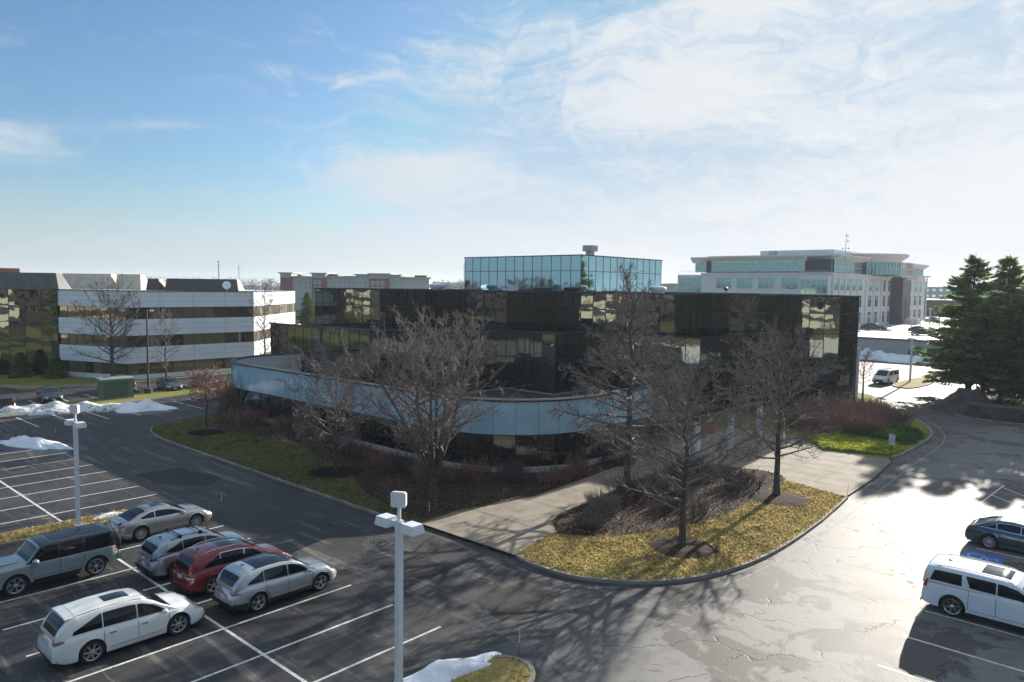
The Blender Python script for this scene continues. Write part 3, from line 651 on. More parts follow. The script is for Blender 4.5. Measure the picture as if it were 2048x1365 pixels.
# rooftop glass block
pp = MB(); PH = [(-80.0, 77.6), (-58.5, 77.6), (-58.5, 97.4), (-80.0, 97.4)]
pp.prism(inset_poly(PH, 0.12), 11.7, 16.8); ph = shift(pp.build('rooftop_block', 'frame', GB))
pan2 = []; fr2 = MB()
def pg(i, k): return 'teal_glass'
curtain(PH[0], PH[1], 13, [12.1, 14.8, 16.8], pan2, fr2, 'teal_glass', rnd, tilt=0.002)
curtain(PH[1], PH[2], 12, [12.1, 14.8, 16.8], pan2, fr2, 'teal_glass', rnd, tilt=0.002)
emit_panes(pan2, ph); coping(PH, 16.9, 0.24, 0.12, True, 0, fr2); fr2.build('mullions', 'frame', ph)

# column row and canopy at the entrance
canopy = thing('entrance_colonnade', 'three white round columns under a dark beam between the glass building and the walk', 'colonnade', (-26, 54.3, 0))
mb = MB(); mb.box(-0.2, -5.6, 2.95, 0.2, 5.6, 3.25); mb.build('beam', 'stone_wall', canopy)
for y in (-5.4, 0, 5.3):
    mb = MB(); mb.lathe([(0.30, 0.12), (0.30, 0.2), (0.25, 0.22), (0.25, 2.95)], 18, (0, y, 0)); mb.build('column', 'white_metal', canopy, smooth=40)
# door leaf and sign colours seen under the canopy
sg = thing('hanging_banner', 'yellow and orange banner hanging beside the first white column of the entrance colonnade', 'banner', (-28.6, 55.6, 0))
mb = MB(); mb.box(-0.45, -0.03, 1.75, 0.45, 0.03, 2.15); mb.build('yellow_panel', mat('yellow_sign', (0.45, 0.42, 0.03), 0.6), sg)
mb = MB(); mb.box(-0.2, -0.03, 0.75, 0.45, 0.03, 1.55); mb.build('orange_panel', mat('orange_sign', (0.55, 0.10, 0.04), 0.6), sg)
mb = MB(); mb.tube((-0.5, 0.06, 0.1), (-0.5, 0.06, 2.3), 0.03, 0.03, 6, True); mb.build('post', 'frame', sg)

# things standing on the glass building's roof
def roof_vent(x, y, r, label):
    t = thing('roof_vent', label, 'roof vent', (x, y, 11.75), 0, 'round roof vents')
    mb = MB(); mb.lathe([(r * .72, 0), (r * .72, .55), (r * .95, .58), (r, .75), (r, .95), (r * .9, 1.08)], 22); mb.build('drum', 'white_metal', t, smooth=35)
    mb = MB(); mb.lathe([(r * .9, 1.08), (r * .6, 1.2), (0.01, 1.25)], 22); mb.build('cap', 'white_metal', t, smooth=35)
roof_vent(-80.2, 72.2, 1.25, 'round white mushroom vent on the glass roof, in front of the pale hotel')
roof_vent(-52.1, 86, 1.15, 'round white mushroom vent on the glass roof, right of the teal rooftop block')
t = thing('exhaust_stack', 'square metal exhaust stack rising behind the corner of the teal rooftop block', 'exhaust stack', (-61.8, 84, 16.8))
mb = MB(); mb.box(-0.42, -0.42, 0, 0.42, 0.42, 0.9); mb.build('shaft', 'grey_metal', t)
mb = MB(); mb.box(-0.75, -0.75, 0.85, 0.75, 0.75, 1.65); mb.build('hood', 'grey_metal', t)
t = thing('rooftop_floodlight', 'single dark floodlight on a short post on the glass roof, right of the round vent', 'floodlight', (-45, 91.2, 12.1))
mb = MB(); mb.tube((0, 0, -0.3), (0, 0, 0.45), 0.05, 0.05, 8, True); mb.build('post', 'frame', t)
mb = MB(); mb.lathe([(0.02, -0.3), (0.2, -0.28), (0.27, 0.1), (0.25, 0.14)], 14, (0, 0, 0.62), 'y'); mb.build('lamp_head', 'brown_metal', t, smooth=40)
t = thing('rooftop_unit', 'small white cooling unit on the roof edge in front of the teal rooftop block', 'cooling unit', (-66.2, 73, 11.8))
mb = MB(); mb.box(-0.55, -0.4, 0, 0.55, 0.4, 1.1); mb.box(-1.5, -0.3, 0, -0.9, 0.2, 0.6); mb.build('casing', 'white_metal', t)
mb = MB(); mb.lathe([(0.33, 1.1), (0.33, 1.2), (0.01, 1.21)], 16); mb.build('fan', 'frame', t)
t = thing('roof_hatch', 'low dark hatch beside the white cooling unit on the glass roof', 'roof hatch', (-62.2, 74.5, 11.8))
mb = MB(); mb.box(-1.1, -0.5, 0, 1.1, 0.5, 0.75); mb.build('curb', 'coping', t)
mb = MB(); mb.box(-1.15, -0.55, 0.74, 1.15, 0.55, 0.84); mb.build('lid', 'coping_pale', t)

# ---------------------------------------------------------------- white banded building on the left
WB = thing('office_building', 'three-storey white banded office building with strip windows beyond the left parking rows', 'office building', (-110, 55, 0))
WO = Vector((110, -55, 0))
WP = [(-109.8, 32.4), (-99.0, 36.8), (-99.0, 54.1), (-114.2, 70.1), (-150, 70.1), (-150, 32.4)]
lev = [(0.0, 0.71), (2.2, 4.25), (5.73, 7.82), (9.33, 11.44)]
mb = MB()
for z0, z1 in lev: mb.prism(WP, z0, z1, bottom=True)
o = mb.build('wall_band', 'white_panel', WB); o.location = WO
mb = MB(); mb.prism(inset_poly(WP, 0.3), 0.2, 11.2); o = mb.build('core', 'frame', WB); o.location = WO
mb = MB(); coping(WP, 11.5, 0.3, 0.1, True, 0, mb); o = mb.build('coping', 'coping', WB); o.location = WO
sm = MB(); wfr = MB(); wp_ = []
for fi, (a, b_) in enumerate(chain_faces(WP[:4])):
    L = math.hypot(b_[0] - a[0], b_[1] - a[1]); n = round(L / 1.45)
    for z0, z1 in ((0.71, 2.2), (4.25, 5.73), (7.82, 9.33)):
        curtain(a, b_, n, [z0, z1], wp_, wfr, 'brown_glass', rnd, tilt=0.002, inset=0.12, fw=0.035,
                glass_fn=lambda i, k: 'blind_glass' if rnd.random() < 0.45 else 'brown_glass')
    a_, b2 = Vector((*a, 0)), Vector((*b_, 0)); d = (b2 - a_).normalized(); nn = Vector((d.y, -d.x, 0))
    for z0, z1 in lev[1:]:
        for f in (0.36, 0.68): sm.obox((a_ + b2) / 2 + Vector((0, 0, z0 + (z1 - z0) * f)) + nn * 0.002, (b2 - a_) / 2, nn * 0.004, Vector((0, 0, 0.014)))
    for q in range(1, int(L // 4.4) + 1):
        for z0, z1 in lev: sm.obox(a_ + d * (q * 4.4 - 0.2) + Vector((0, 0, (z0 + z1) / 2)) + nn * 0.003, d * 0.016, nn * 0.005, Vector((0, 0, (z1 - z0) / 2)))
emit_panes(wp_, WB, 'window')
for o in list(WB.children): o.location = WO
o = wfr.build('mullions', 'brown_metal', WB); o.location = WO
o = sm.build('panel_seams', 'seam', WB); o.location = WO
# roof screens
def screen(parent, name, pts, z0, z1, lean, m, off):
    """leaning louvre wall along a line"""
    mb = MB()
    for a, b_ in zip(pts[:-1], pts[1:]):
        a_, b2 = Vector((*a, z0)), Vector((*b_, z0)); d = (b2 - a_).normalized(); nn = Vector((d.y, -d.x, 0))
        at, bt = a_ - nn * lean + Vector((0, 0, z1 - z0)) + d * 0.1, b2 - nn * lean + Vector((0, 0, z1 - z0)) - d * 0.45
        mb.face([a_, b2, bt, at]); mb.face([b2, a_, at - nn * 0.15, bt - nn * 0.15][:2] + [a_ - nn * 2.5, b2 - nn * 2.5][:0] + [at - nn * 0.12, bt - nn * 0.12]) if False else None
        mb.face([a_ - nn * 3.2, a_, at, at - nn * 1.2]); mb.face([b2, b2 - nn * 3.2, bt - nn * 1.2, bt]); mb.face([at, bt, bt - nn * 1.2, at - nn * 1.2])
        k = int((b2 - a_).length // 1.1)
        for q in range(1, k):
            p = a_.lerp(b2, q / k); pt = at.lerp(bt, q / k); mb.tube(p + nn * 0.01, pt + nn * 0.01, 0.012, 0.012, 4)
    o = mb.build(name, m, parent); o.location = off; return o
screen(WB, 'roof_screen', [(-122.8, 36.4), (-117.2, 41.6)], 11.3, 13.7, 0.8, 'screen_tan_lit', WO)
screen(WB, 'roof_screen', [(-117.0, 41.9), (-114.0, 44.5)], 11.3, 13.7, 0.8, 'screen_tan_lit', WO)
screen(WB, 'roof_screen', [(-110.8, 43.9), (-109.2, 45.3)], 11.3, 13.1, .5, 'screen_brown', WO)
screen(WB, 'roof_screen', [(-108.8, 45.7), (-101.2, 53.0)], 11.3, 13.15, .6, 'screen_brown', WO)
t = thing('satellite_dish', 'tilted white satellite dish on the white building roof against the brown screen', 'satellite dish', (-100.6, 50.9, 11.45))
mb = MB(); mb.lathe([(0.02, 0.14), (0.24, 0.10), (0.42, 0.03), (0.56, -0.07)], 20, (0, 0, 0.85), 'y'); mb.lathe([(0.56, -0.07), (0.42, 0.0), (0.02, 0.10)], 20, (0, 0, 0.85), 'y'); mb.build('dish', 'white_metal', t, smooth=60)
mb = MB(); mb.tube((0, 0.15, 0), (0, 0.15, 0.85), 0.04, 0.04, 8, True); mb.tube((0, 0.1, 0.5), (0.1, -0.75, 0.75), 0.02, 0.02, 6); mb.box(0.03, -0.85, 0.7, 0.17, -0.7, 0.84); mb.build('mount', 'grey_metal', t)
t.rotation_euler = (0, 0, R_(62))

# dark glass building at the left edge
DB = thing('office_building', 'dark bronze glass building with a slanted concrete roof screen at the left edge', 'office building', (-120, 25, 0))
DO = Vector((120, -25, 0))
DP = [(-126.0, 16.2), (-109.9, 32.3), (-120, 45), (-140, 30)]
mb = MB(); mb.prism(inset_poly(DP, 0.15), 0, 11.3); o = mb.build('wall', 'frame', DB); o.location = DO
dpn = []; dfr = MB(); curtain(DP[0], DP[1], 11, [0.0, 2.9, 5.0, 7.2, 9.3, 11.4], dpn, dfr, 'dark_glass', rnd, tilt=0.006)
emit_panes(dpn, DB); o = dfr.build('mullions', 'frame', DB)
for o in DB.children: o.location = DO
screen(DB, 'roof_screen', [(-125.8, 16.0), (-109.4, 32.4), ], 11.45, 13.6, 0.25, 'screen_grey', DO)
mb = MB(); mb.box(-141, 24, 11.3, -132.5, 34, 14.4); o = mb.build('brick_penthouse', 'brick', DB); o.location = DO

# ---------------------------------------------------------------- far buildings
def win_grid(mb, p0, d, nn, u0, u1, z0, z1, nx, nz, proud=0.03, fw=0.05):
    """one window: pane (material 0) and its frame bars (material 1)"""
    p0, d, nn = Vector(p0), Vector(d), Vector(nn)
    q = lambda u, z, o=0.0: p0 + d * u + nn * o + Vector((0, 0, z))
    mb.face([q(u0, z0, proud), q(u1, z0, proud), q(u1, z1, proud), q(u0, z1, proud)], 0)
    for k in range(nx + 1):
        u = u0 + (u1 - u0) * k / nx; mb.obox(q(u, (z0 + z1) / 2, proud + .02), d * fw, nn * 0.03, Vector((0, 0, (z1 - z0) / 2)), 1)
    zz = [z0 + (z1 - z0) * k / nz for k in range(nz + 1)] if isinstance(nz, int) else nz
    for z in zz: mb.obox(q((u0 + u1) / 2, z, proud + .017), d * ((u1 - u0) / 2), nn * 0.027, Vector((0, 0, fw)), 1)

# hotel
ang = math.atan2(199.6 - 159.7, -226.4 + 270.4)
HT = thing('hotel_building', 'pale grey and red brick hotel with white cornices far behind the glass building', 'hotel', (-270.4, 159.7, 0), ang)
S_ = 59.5 / 296.0     # metres per photo pixel there
def hx(px): return (px - 562) * S_
def hz(v): return 17.35 - (v - 547) * 0.2013
segs = [(562, 584, 547, 'brick', 1.0), (584, 625, 554, 'stucco', 0.0), (625, 652, 547, 'brick', 1.0), (652, 712, 553, 'stucco', 0.0), (712, 740, 548.5, 'stucco', 0.8),
        (740, 779, 546.5, 'brick', 1.6), (779, 801, 548.5, 'stucco', 0.8), (801, 858, 553, 'stucco_pale', 0.4)]
for (a, b_, v, m, pr) in segs:
    mb = MB(); top = hz(v); u0, u1 = hx(a), hx(b_)
    if m == 'brick':
        mb.box(u0, -pr, 0, u1, 12, top - 2.0); mb.build('brick_bay', 'brick', HT)
        mb = MB(); mb.box(u0 - 0.02, -pr - 0.02, top - 2.0, u1 + 0.02, 12, top - 0.5); mb.build('wall', 'stucco', HT)
    else:
        mb.box(u0, -pr, 0, u1, 12, top - 0.4); mb.build('wall', m, HT)
    mb = MB(); mb.box(u0 - 0.5, -pr - 0.6, top - 0.5, u1 + 0.5, 12, top - 0.2); mb.box(u0 - 0.8, -pr - 0.9, top - 0.2, u1 + 0.8, 12, top + 0.02); mb.build('cornice', 'parapet', HT)
wins = []
for px in (601, 611.5, 620): wins += [(px, 0.0, 1.0)]
for px in (632, 640.5): wins += [(px, 1.0, 1.2)]
for px in (654.5, 662, 670, 681, 690, 699, 708): wins += [(px, 0.0, 0.9)]
for px in (720, 731): wins += [(px, 0.8, 0.9)]
for px in (746.5, 756.5, 766): wins += [(px, 1.6, 1.3)]
for px in (783, 792): wins += [(px, 0.8, 1.1)]
for px, pr, w in wins:
    for r in range(5):
        zc = hz(566) - r * 2.25
        if r > 1 and px > 640: continue
        mb = MB(); win_grid(mb, (0, -pr, 0), (1, 0, 0), (0, -1, 0), hx(px) - w / 2, hx(px) + w / 2, zc - 0.75, zc + 0.75, 2, 1, fw=0.09)
        mb.build('window', ['hotel_glass', 'parapet'], HT)
for a, b_, v in ((590, 599, 551), (653, 672, 549), (687, 702, 552), (714, 724, 549), (827, 851, 549)):
    mb = MB(); mb.box(hx(a), 3, 15, hx(b_), 7, hz(v)); mb.build('mechanical_screen', 'screen_brown', HT)

# long parking deck wall
PD = thing('parking_deck', 'long precast concrete parking deck wall with a pale sunlit top level behind the snow piles', 'parking deck', (-40, 154, 0))
mb = MB(); mb.box(-55, 0, 0.75, 110, 100, 3.55); mb.build('wall', 'precast_garage', PD)
mb = MB(); mb.box(-55, 0.6, 0, 110, 100, 0.75); mb.build('base', 'stone_wall', PD)
mb = MB(); mb.box(-55.1, -0.12, 3.5, 110, 0.5, 3.82); mb.build('parapet', 'screen_brown', PD)
mb = MB(); mb.face([(-55, 0.5, 3.75), (110, 0.5, 3.75), (110, 150, 3.75), (-55, 150, 3.75)]); mb.build('deck', 'deck', PD)
mb = MB()
for k in range(28): mb.box(-54 + 4.6 * k, -0.015, 0.75, -53.96 + 4.6 * k, 0, 3.5)
for z in (1.65, 2.6): mb.box(-55, -0.013, z, 110, 0, z + 0.035)
mb.build('panel_joints', 'seam', PD)
for x0, x1 in ((1.3, 2.4), (2.7, 5.0)):
    mb = MB(); mb.box(x0, -0.03, 0.9, x1, 0.02, 1.75); mb.build('louvre', 'stone_wall', PD)

# white office with the curved entrance bay, on the deck level
OB = thing('office_building', 'four-storey pale office building with teal glass top floor and flared cornices', 'office building', (-62.3, 180, 3.7))
# local: face A along +y (x=0), face B along -x (y=0); local z from deck level
Hh = 17.9
def obox(name, m, x0, y0, z0, x1, y1, z1):
    mb = MB(); mb.box(x0, y0, z0, x1, y1, z1); return mb.build(name, m, OB)
obox('wall', 'precast', -34, 0.6, 0, 0, 83, 13.4)
obox('wall', 'precast', -6.5, -0.0, 13.3, 0, 0.6, 13.45)
obox('upper_core', 'frame', -33, 1.4, 13.4, -0.8, 82, 16.6)
def cornice(name, pts, z0, z1, out0, out1, m='precast'):
    mb = MB(); A = offset_line(pts, -out0); B = offset_line(pts, -out1); C_ = offset_line(pts, 1.5)
    for k in range(len(pts) - 1):
        mb.face([(*A[k], z0), (*A[k + 1], z0), (*B[k + 1], z1), (*B[k], z1)]); mb.face([(*B[k], z1), (*B[k + 1], z1), (*B[k + 1], z1 + .35), (*B[k], z1 + .35)])
        mb.face([(*B[k], z1 + .35), (*B[k + 1], z1 + .35), (*C_[k + 1], z1 + .35), (*C_[k], z1 + .35)])
    for k in (0, -1): mb.face([(*A[k], z0), (*B[k], z1), (*B[k], z1 + .35), (*C_[k], z1 + .35), (*C_[k], z0)])
    return mb.build(name, m, OB)
cornice('cornice', [(-31.5, 0.7), (-6.6, 0.7)], 16.3, 17.3, 0.1, 1.3)
cornice('cornice', [(-6.7, 2.9), (-0.6, 2.9), (-0.6, 24)], 16.4, 17.4, 0.1, 1.7)
cornice('cornice', [(-37.5, 2.4), (-31.6, 2.4)], 16.0, 17.2, 0.1, 1.4)
cornice('cornice', [(-0.4, 50), (-0.4, 82.5)], 16.2, 17.2, 0.1, 1.4)
mb = MB(); mb.box(-23, 12, 17, -4, 36, 19.4); mb.build('roof_block', 'white_panel', OB)
mb = MB(); mb.box(-19.0, 8, 17.6, -17.4, 9.5, 19.2); mb.build('roof_unit', 'grey_metal', OB)
def wwin(face, u0, u1, z0, z1, nx, nz, m='green_glass', off=0.0, base=0.6):
    mb = MB()
    if face == 'B': win_grid(mb, (0, base - off, 0), (1, 0, 0), (0, -1, 0), u0, u1, z0, z1, nx, nz, fw=0.055)
    else: win_grid(mb, (off, 0, 0), (0, 1, 0), (1, 0, 0), u0, u1, z0, z1, nx, nz, fw=0.055)
    mb.build('window', [m, 'frame_white'], OB)
# top floor glass
wwin('B', -31.2, -6.8, 13.7, 16.3, 17, [13.7, 15.5, 16.3], base=0.9)
wwin('B', -36.8, -31.6, 13.6, 16.2, 4, [13.6, 15.4, 16.2], base=2.6)
wwin('B', -6.6, -0.6, 13.4, 16.5, 5, [13.4, 14.9, 16.5], base=3.0)
wwin('A', 3.0, 22.5, 13.6, 16.3, 19, [13.6, 14.9, 16.3], off=-0.6)
wwin('A', 54, 82, 13.6, 16.2, 26, [13.6, 14.9, 16.2], off=-0.5)
# lower left wing and balcony bay
obox('wing_wall', 'precast', -41.5, 1.5, 0, -33.9, 40, 12.9)
wwin('B', -41.2, -33.9, 5.0, 12.2, 4, [5.0, 6.5, 8.2, 9.4, 11.2, 12.2], base=1.48)
obox('bay', 'precast', -6.9, -1.4, 0, -0.3, 0.58, 12.6)
wwin('B', -6.8, -0.5, 0.4, 11.7, 5, [0.4, 3.4, 4.6, 7.6, 8.2, 10.4, 11.7], base=-1.42)
mb = MB()
for k in range(9): mb.tube((-6.7 + k * 0.78, -1.2, 12.6), (-6.7 + k * 0.78, -1.2, 13.7), 0.03, 0.03, 4)
mb.tube((-6.8, -1.2, 13.7), (-0.4, -1.2, 13.7), 0.04, 0.04, 4); 
for k in range(6): mb.tube((-41.3 + k * 0.9, 1.8, 12.9), (-41.3 + k * 0.9, 1.8, 13.9), 0.03, 0.03, 4)
mb.tube((-41.4, 1.8, 13.9), (-36.8, 1.8, 13.9), 0.04, 0.04, 4); mb.build('balcony_railing', 'frame_white', OB)
for u in (-29.6, -23.9, -18.2, -12.4):
    for z0 in (9.4, 5.2, 0.9): wwin('B', u, u + 4.2, z0, z0 + 2.75, 3, [z0, z0 + 1.85, z0 + 2.75])
# long side windows
ua = [1.6, 5.6, 9.8, 14.2, 19.2, 27.2, 32.8, 39.8, 44.2, 55.5, 60, 65, 71, 76.5]
for u in ua:
    w = 2.5 if u < 39 or u > 50 else 1.9
    for z0 in (9.2, 5.0, 0.7): wwin('A', u, u + w, z0, z0 + 3.0, 2, [z0, z0 + 2.0, z0 + 3.0], off=0.0)
for u in (25.3, 37.0): wwin('A', u + 7 if False else u, u + 0.01, 0, 0.01, 1, 1)
mb = MB()
for u in (0.5, 4.6, 8.8, 13.2, 17.8, 24.5, 31.0, 37.6, 54, 59, 64, 69.5, 75): mb.box(-0.02, u, 0, 0.28, u + 0.5, 12.2)
mb.box(-0.02, 0.6, 12.9, 0.35, 83, 13.3); mb.box(-34, 0.3, 12.9, -7, 0.62, 13.3); mb.build('pilaster', 'precast', OB)
# curved entrance bay
mb = MB(); mb.lathe([(9.4, 13.4), (9.4, 17.0)], 48, (-4.6, 36, 0)); mb.build('drum_glass', 'green_glass', OB, smooth=40)
mb = MB(); mb.lathe([(9.6, 16.8), (9.7, 17.2), (11.4, 18.5), (11.4, 18.9), (1.0, 19.0)], 48, (-4.6, 36, 0)); mb.build('drum_cornice', 'precast', OB, smooth=40)
mb = MB()
for k in range(48):
    a = 2 * math.pi * k / 48; x, y = -4.6 + 9.45 * math.cos(a), 36 + 9.45 * math.sin(a)
    if x > -3: mb.tube((x, y, 13.4), (x, y, 17), 0.06, 0.06, 4)
mb.lathe([(9.47, 15.1), (9.47, 15.2)], 48, (-4.6, 36, 0)); mb.build('drum_mullions', 'frame_white', OB)
obox('stone_tower', 'dark_granite', -1, 46.5, 0, 3.2, 54.5, 13.2)
obox('stone_tower_recess', 'frame', 3.18, 49.6, 0, 3.3, 53.4, 7.2)
mb = MB(); mb.face([(3.2, 46.3, 12.4), (7.5, 46.0, 13.6), (7.5, 55.4, 13.6), (3.2, 55, 12.4)]); mb.box(2.9, 46.2, 12.9, 6.6, 55, 13.4); mb.build('entrance_canopy', 'precast', OB)
wwin('A', 47.6, 54, 13.6, 17.2, 4, 2, 'brown_glass', off=3.4)
obox('end_bay', 'precast', -6, 83, 0, -0.8, 88, 12.8)
wwin('A', 83.2, 87.8, 0.4, 12.3, 3, 8, off=-0.78)
# rooftop mast
t = thing('communication_mast', 'thin lattice mast with small antennas rising behind the pale office roof', 'mast', (-61.5, 186, 3.7))
mb = MB(); mb.tube((0, 0, 15), (0, 0, 22.9), 0.10, 0.05, 5, True); mb.build('pole', 'grey_metal', t)
mb = MB()
for z, w in ((19.2, 0.6), (20.9, 0.35), (22.2, 0.3)):
    mb.tube((-w, 0, z), (w, 0, z), 0.04, 0.04, 4); mb.box(w, -0.12, z - 0.2, w + 0.2, 0.12, z + 0.2)
    if z < 20: mb.box(-w - 0.2, -0.12, z - 0.2, -w, 0.12, z + 0.2)
mb.build('antennas', 'grey_metal', t)
# concrete planters and bollards on the deck
for (x, y, lb) in ((-58.6, 230, 'pale concrete planter wall on the parking deck, beside the dark stone entrance tower'), (-48.5, 241, 'pale concrete planter on the parking deck, right of the entrance bollards')):
    t = thing('planter', lb, 'planter', (x, y, 3.75), 0, 'concrete planters on the deck')
    mb = MB(); mb.box(-3, -1.2, 0, 3, 1.2, 1.5); mb.build('tub', 'precast', t)
    mb = MB(); mb.box(-2.7, -0.9, 1.45, 2.7, 0.9, 1.52); mb.build('soil', 'mulch', t)

# very far low buildings
def far_block(x, y, w, dpt, h, m, label, rz=0.0, roof=None, name='distant_building'):
    t = thing(name, label, 'distant building', (x, y, 0), rz)
    mb = MB(); mb.box(-w / 2, 0, 0, w / 2, dpt, h); mb.build('wall', m, t)
    mb = MB(); mb.box(-w / 2 - .4, -.4, h - .3, w / 2 + .4, dpt + .4, h + .3); mb.build('roof_edge', roof or 'parapet', t)
    mb = MB()
    for k in range(int(w // 4)):
        for z in range(2, int(h) - 1, 4): mb.box(-w / 2 + 1.2 + 4 * k, -0.05, z, -w / 2 + 3.2 + 4 * k, 0, z + 1.6)
    mb.build('windows', 'green_glass', t)['kind'] = 'stuff'
    return t
far_block(-150, 300, 42, 30, 15.0, 'stucco_pale', 'low pale building far off between the teal rooftop block and the pale office', R_(42))
far_block(-118, 560, 70, 30, 16.5, 'stucco', 'hazy grey-blue building far off, right of the pale office and left of the evergreens', R_(10))
far_block(-30, 620, 90, 30, 12, 'stucco', 'low hazy building far off behind the evergreens on the right', R_(5))
def far_parking():
    mb = MB(); mb.box(-150, 262, 0, -66, 300, 0.1)
# embankment with brick wall at the end of the deck lot
t = thing('retaining_wall', 'dark brown retaining wall at the far end of the deck, under the distant parked cars', 'wall', (-45, 330, 3.7))
mb = MB(); mb.box(-45, 0, 0, 80, 2, 6.0); mb.build('wall', 'screen_brown', t)
mb = MB(); mb.box(-45.2, -.2, 6.0, 80, 2.2, 6.3); mb.build('cap', 'parapet', t)

# ---------------------------------------------------------------- vegetation
def bend(d, ax, ang): return (Matrix.Rotation(ang, 3, ax) @ d)
def bare_tree(name, label, x, y, H, Rc, seed, h0=0.22, tr=0.16, shape='oval', nprim=26, dens=1.0, mt='bark', mtw='twig', z=KZ, up=0.35, rtw=0.011, group='bare deciduous trees', multi=0, droop=0.0, cat='tree', low=0.0):
    """leafless tree: trunk + crown of real branches down to fine twigs"""
    rn = random.Random(seed)
    t = thing(name, label, cat, (x, y, z), rn.uniform(0, 6.28), group)
    tk = MB(); cr = MB(); Z = Vector((0, 0, 1))
    def env(f):                      # crown radius at relative height f (0 bottom, 1 top)
        f = min(1, max(0, f))
        if shape == 'cone': return (1 - f) ** 0.75 * (0.55 + 0.45 * min(1, f / 0.12)) + 0.03
        if shape == 'vase': return 0.35 + 0.65 * math.sin(min(1, f * 1.15) * math.pi * 0.62) - 0.55 * max(0, f - 0.72) / 0.28
        return math.sqrt(max(0.02, 1 - ((f - 0.42) / 0.60) ** 2))
    leaders = []
    if not multi:
        pts = [Vector((0, 0, -0.05))]; n = 12
        for k in range(1, n + 1):
            f = k / n; pts.append(Vector((rn.gauss(0, .022) * H * f * .6, rn.gauss(0, .022) * H * f * .6, H * 0.97 * f)))
        rs = [tr * (1.45 if k == 0 else 1.0) * (1 - k / n) ** 0.8 + 0.015 for k in range(n + 1)]
        tk.chain(pts, rs, 9); leaders.append((pts, rs))
    else:
        hf = h0 * H; tk.chain([(0, 0, -0.05), (0, 0, hf * .5), (rn.gauss(0, .03), 0, hf)], [tr * 1.4, tr, tr * 0.95], 10)
        for q in range(multi):
            a = 2 * math.pi * q / multi + rn.uniform(-.4, .4); sp = rn.uniform(0.30, 0.62) if q else 0.06
            pts = [Vector((0, 0, hf * 0.92))]; d = Vector((math.cos(a) * sp, math.sin(a) * sp, 1)).normalized(); n = 9; Lm = (H - hf) * rn.uniform(0.86, 1.0) if q else H - hf
            for k in range(n): d = (d + Vector((rn.gauss(0, .05), rn.gauss(0, .05), 0.07))).normalized(); pts.append(pts[-1] + d * Lm / n)
            rs = [tr * 0.62 * (1 - k / n) ** 0.8 + 0.014 for k in range(n + 1)]
            tk.chain(pts[:4], rs[:4], 7); cr.chain(pts[3:], rs[3:], 6); leaders.append((pts, rs))
    def at(pts, f):
        f *= len(pts) - 1; i = min(int(f), len(pts) - 2); return pts[i].lerp(pts[i + 1], f - i), (pts[i + 1] - pts[i]).normalized()
    def twig(p, d, L, r, lvl):
        n = 4 if lvl == 1 else 3 if lvl == 2 else 2
        pts = [p]; rs = [r]
        for k in range(n):
            tgt = Vector((rn.gauss(0, .20), rn.gauss(0, .20), (up if droop == 0 else -droop * (k / n)) * 0.30 + rn.gauss(0, .10)))
            d = (d + tgt * (0.7 if lvl < 3 else 1.0)).normalized(); pts.append(pts[-1] + d * L / n); rs.append(max(rtw * 0.6, r * (1 - (k + 1) / n * 0.82)))
        cr.chain(pts, rs, 3 if lvl > 1 else 4)
        if lvl >= 3: return
        m = max(2, int((7 if lvl == 1 else 5) * dens * rn.uniform(.8, 1.2)))
        for q in range(m):
            f = 0.15 + 0.85 * (q + rn.random()) / m
            pp, dd = at(pts, min(f, .999)); ax = dd.orthogonal().normalized(); ax = bend(ax, dd, rn.uniform(0, 6.28))
            twig(pp, bend(dd, ax, rn.uniform(0.45, 0.95)), L * rn.uniform(.42, .62) * (1.15 - f * .5), max(rtw, r * .48), lvl + 1)
    for li, (lp_, lr) in enumerate(leaders):
        zb = lp_[0].z; zt = lp_[-1].z; n = nprim if len(leaders) == 1 else max(9, nprim // len(leaders) + 3)
        s0 = h0 * H
        for q in range(n):
            f = (q + rn.random() * .6) / n
            zz = s0 + (H * 0.97 - s0) * f ** 0.92 if len(leaders) == 1 else zb + (zt - zb) * (0.12 + 0.86 * f)
            ff = (zz - zb) / (zt - zb)
            pp, dd = at(lp_, min(.995, max(0.01, ff)))
            fr_ = (zz - s0) / (H - s0)
            a = q * 2.39996 + rn.uniform(-.35, .35)
            L = Rc * env(fr_) * rn.uniform(.78, 1.12) * (1.0 if len(leaders) == 1 else 0.72)
            el_ = (0.25 + 0.75 * fr_) * (0.55 + up) if shape != 'cone' else (0.18 + 0.6 * fr_) * (0.4 + up)
            if droop: el_ = (-droop + (droop + 0.9) * fr_)
            d = Vector((math.cos(a), math.sin(a), math.tan(min(1.25, max(-.6, el_))))).normalized()
            r = max(0.02, min(lr[min(int(ff * (len(lr) - 1)), len(lr) - 1)] * 0.55, 0.018 * L + 0.006))
            nseg = 6; pts = [pp]; rs = [r]; dq = d
            for k in range(nseg):
                dq = (dq + Vector((rn.gauss(0, .13), rn.gauss(0, .13), (up * 0.22 if not droop else (0.10 if k < 2 else -droop * .22)) + rn.gauss(0, .06)))).normalized()
                pts.append(pts[-1] + dq * L / nseg); rs.append(max(rtw, r * (1 - (k + 1) / nseg * .85)))
            cr.chain(pts, rs, 5)
            m = max(4, int(L * 3.1 * dens))
            for w in range(m):
                f2 = 0.18 + 0.82 * (w + rn.random()) / m; p2, d2 = at(pts, min(.999, f2))
                ax = d2.orthogonal().normalized(); ax = bend(ax, d2, rn.uniform(0, 6.28))
                twig(p2, bend(d2, ax, rn.uniform(.45, 1.0)), (0.36 + 0.30 * L * (1.12 - f2)) * rn.uniform(.7, 1.15), max(rtw * 1.3, r * .42), 1 if L > 1.6 else 2)
    tk.build('trunk', mt, t, smooth=180); cr.build('crown', mtw, t)
    return t

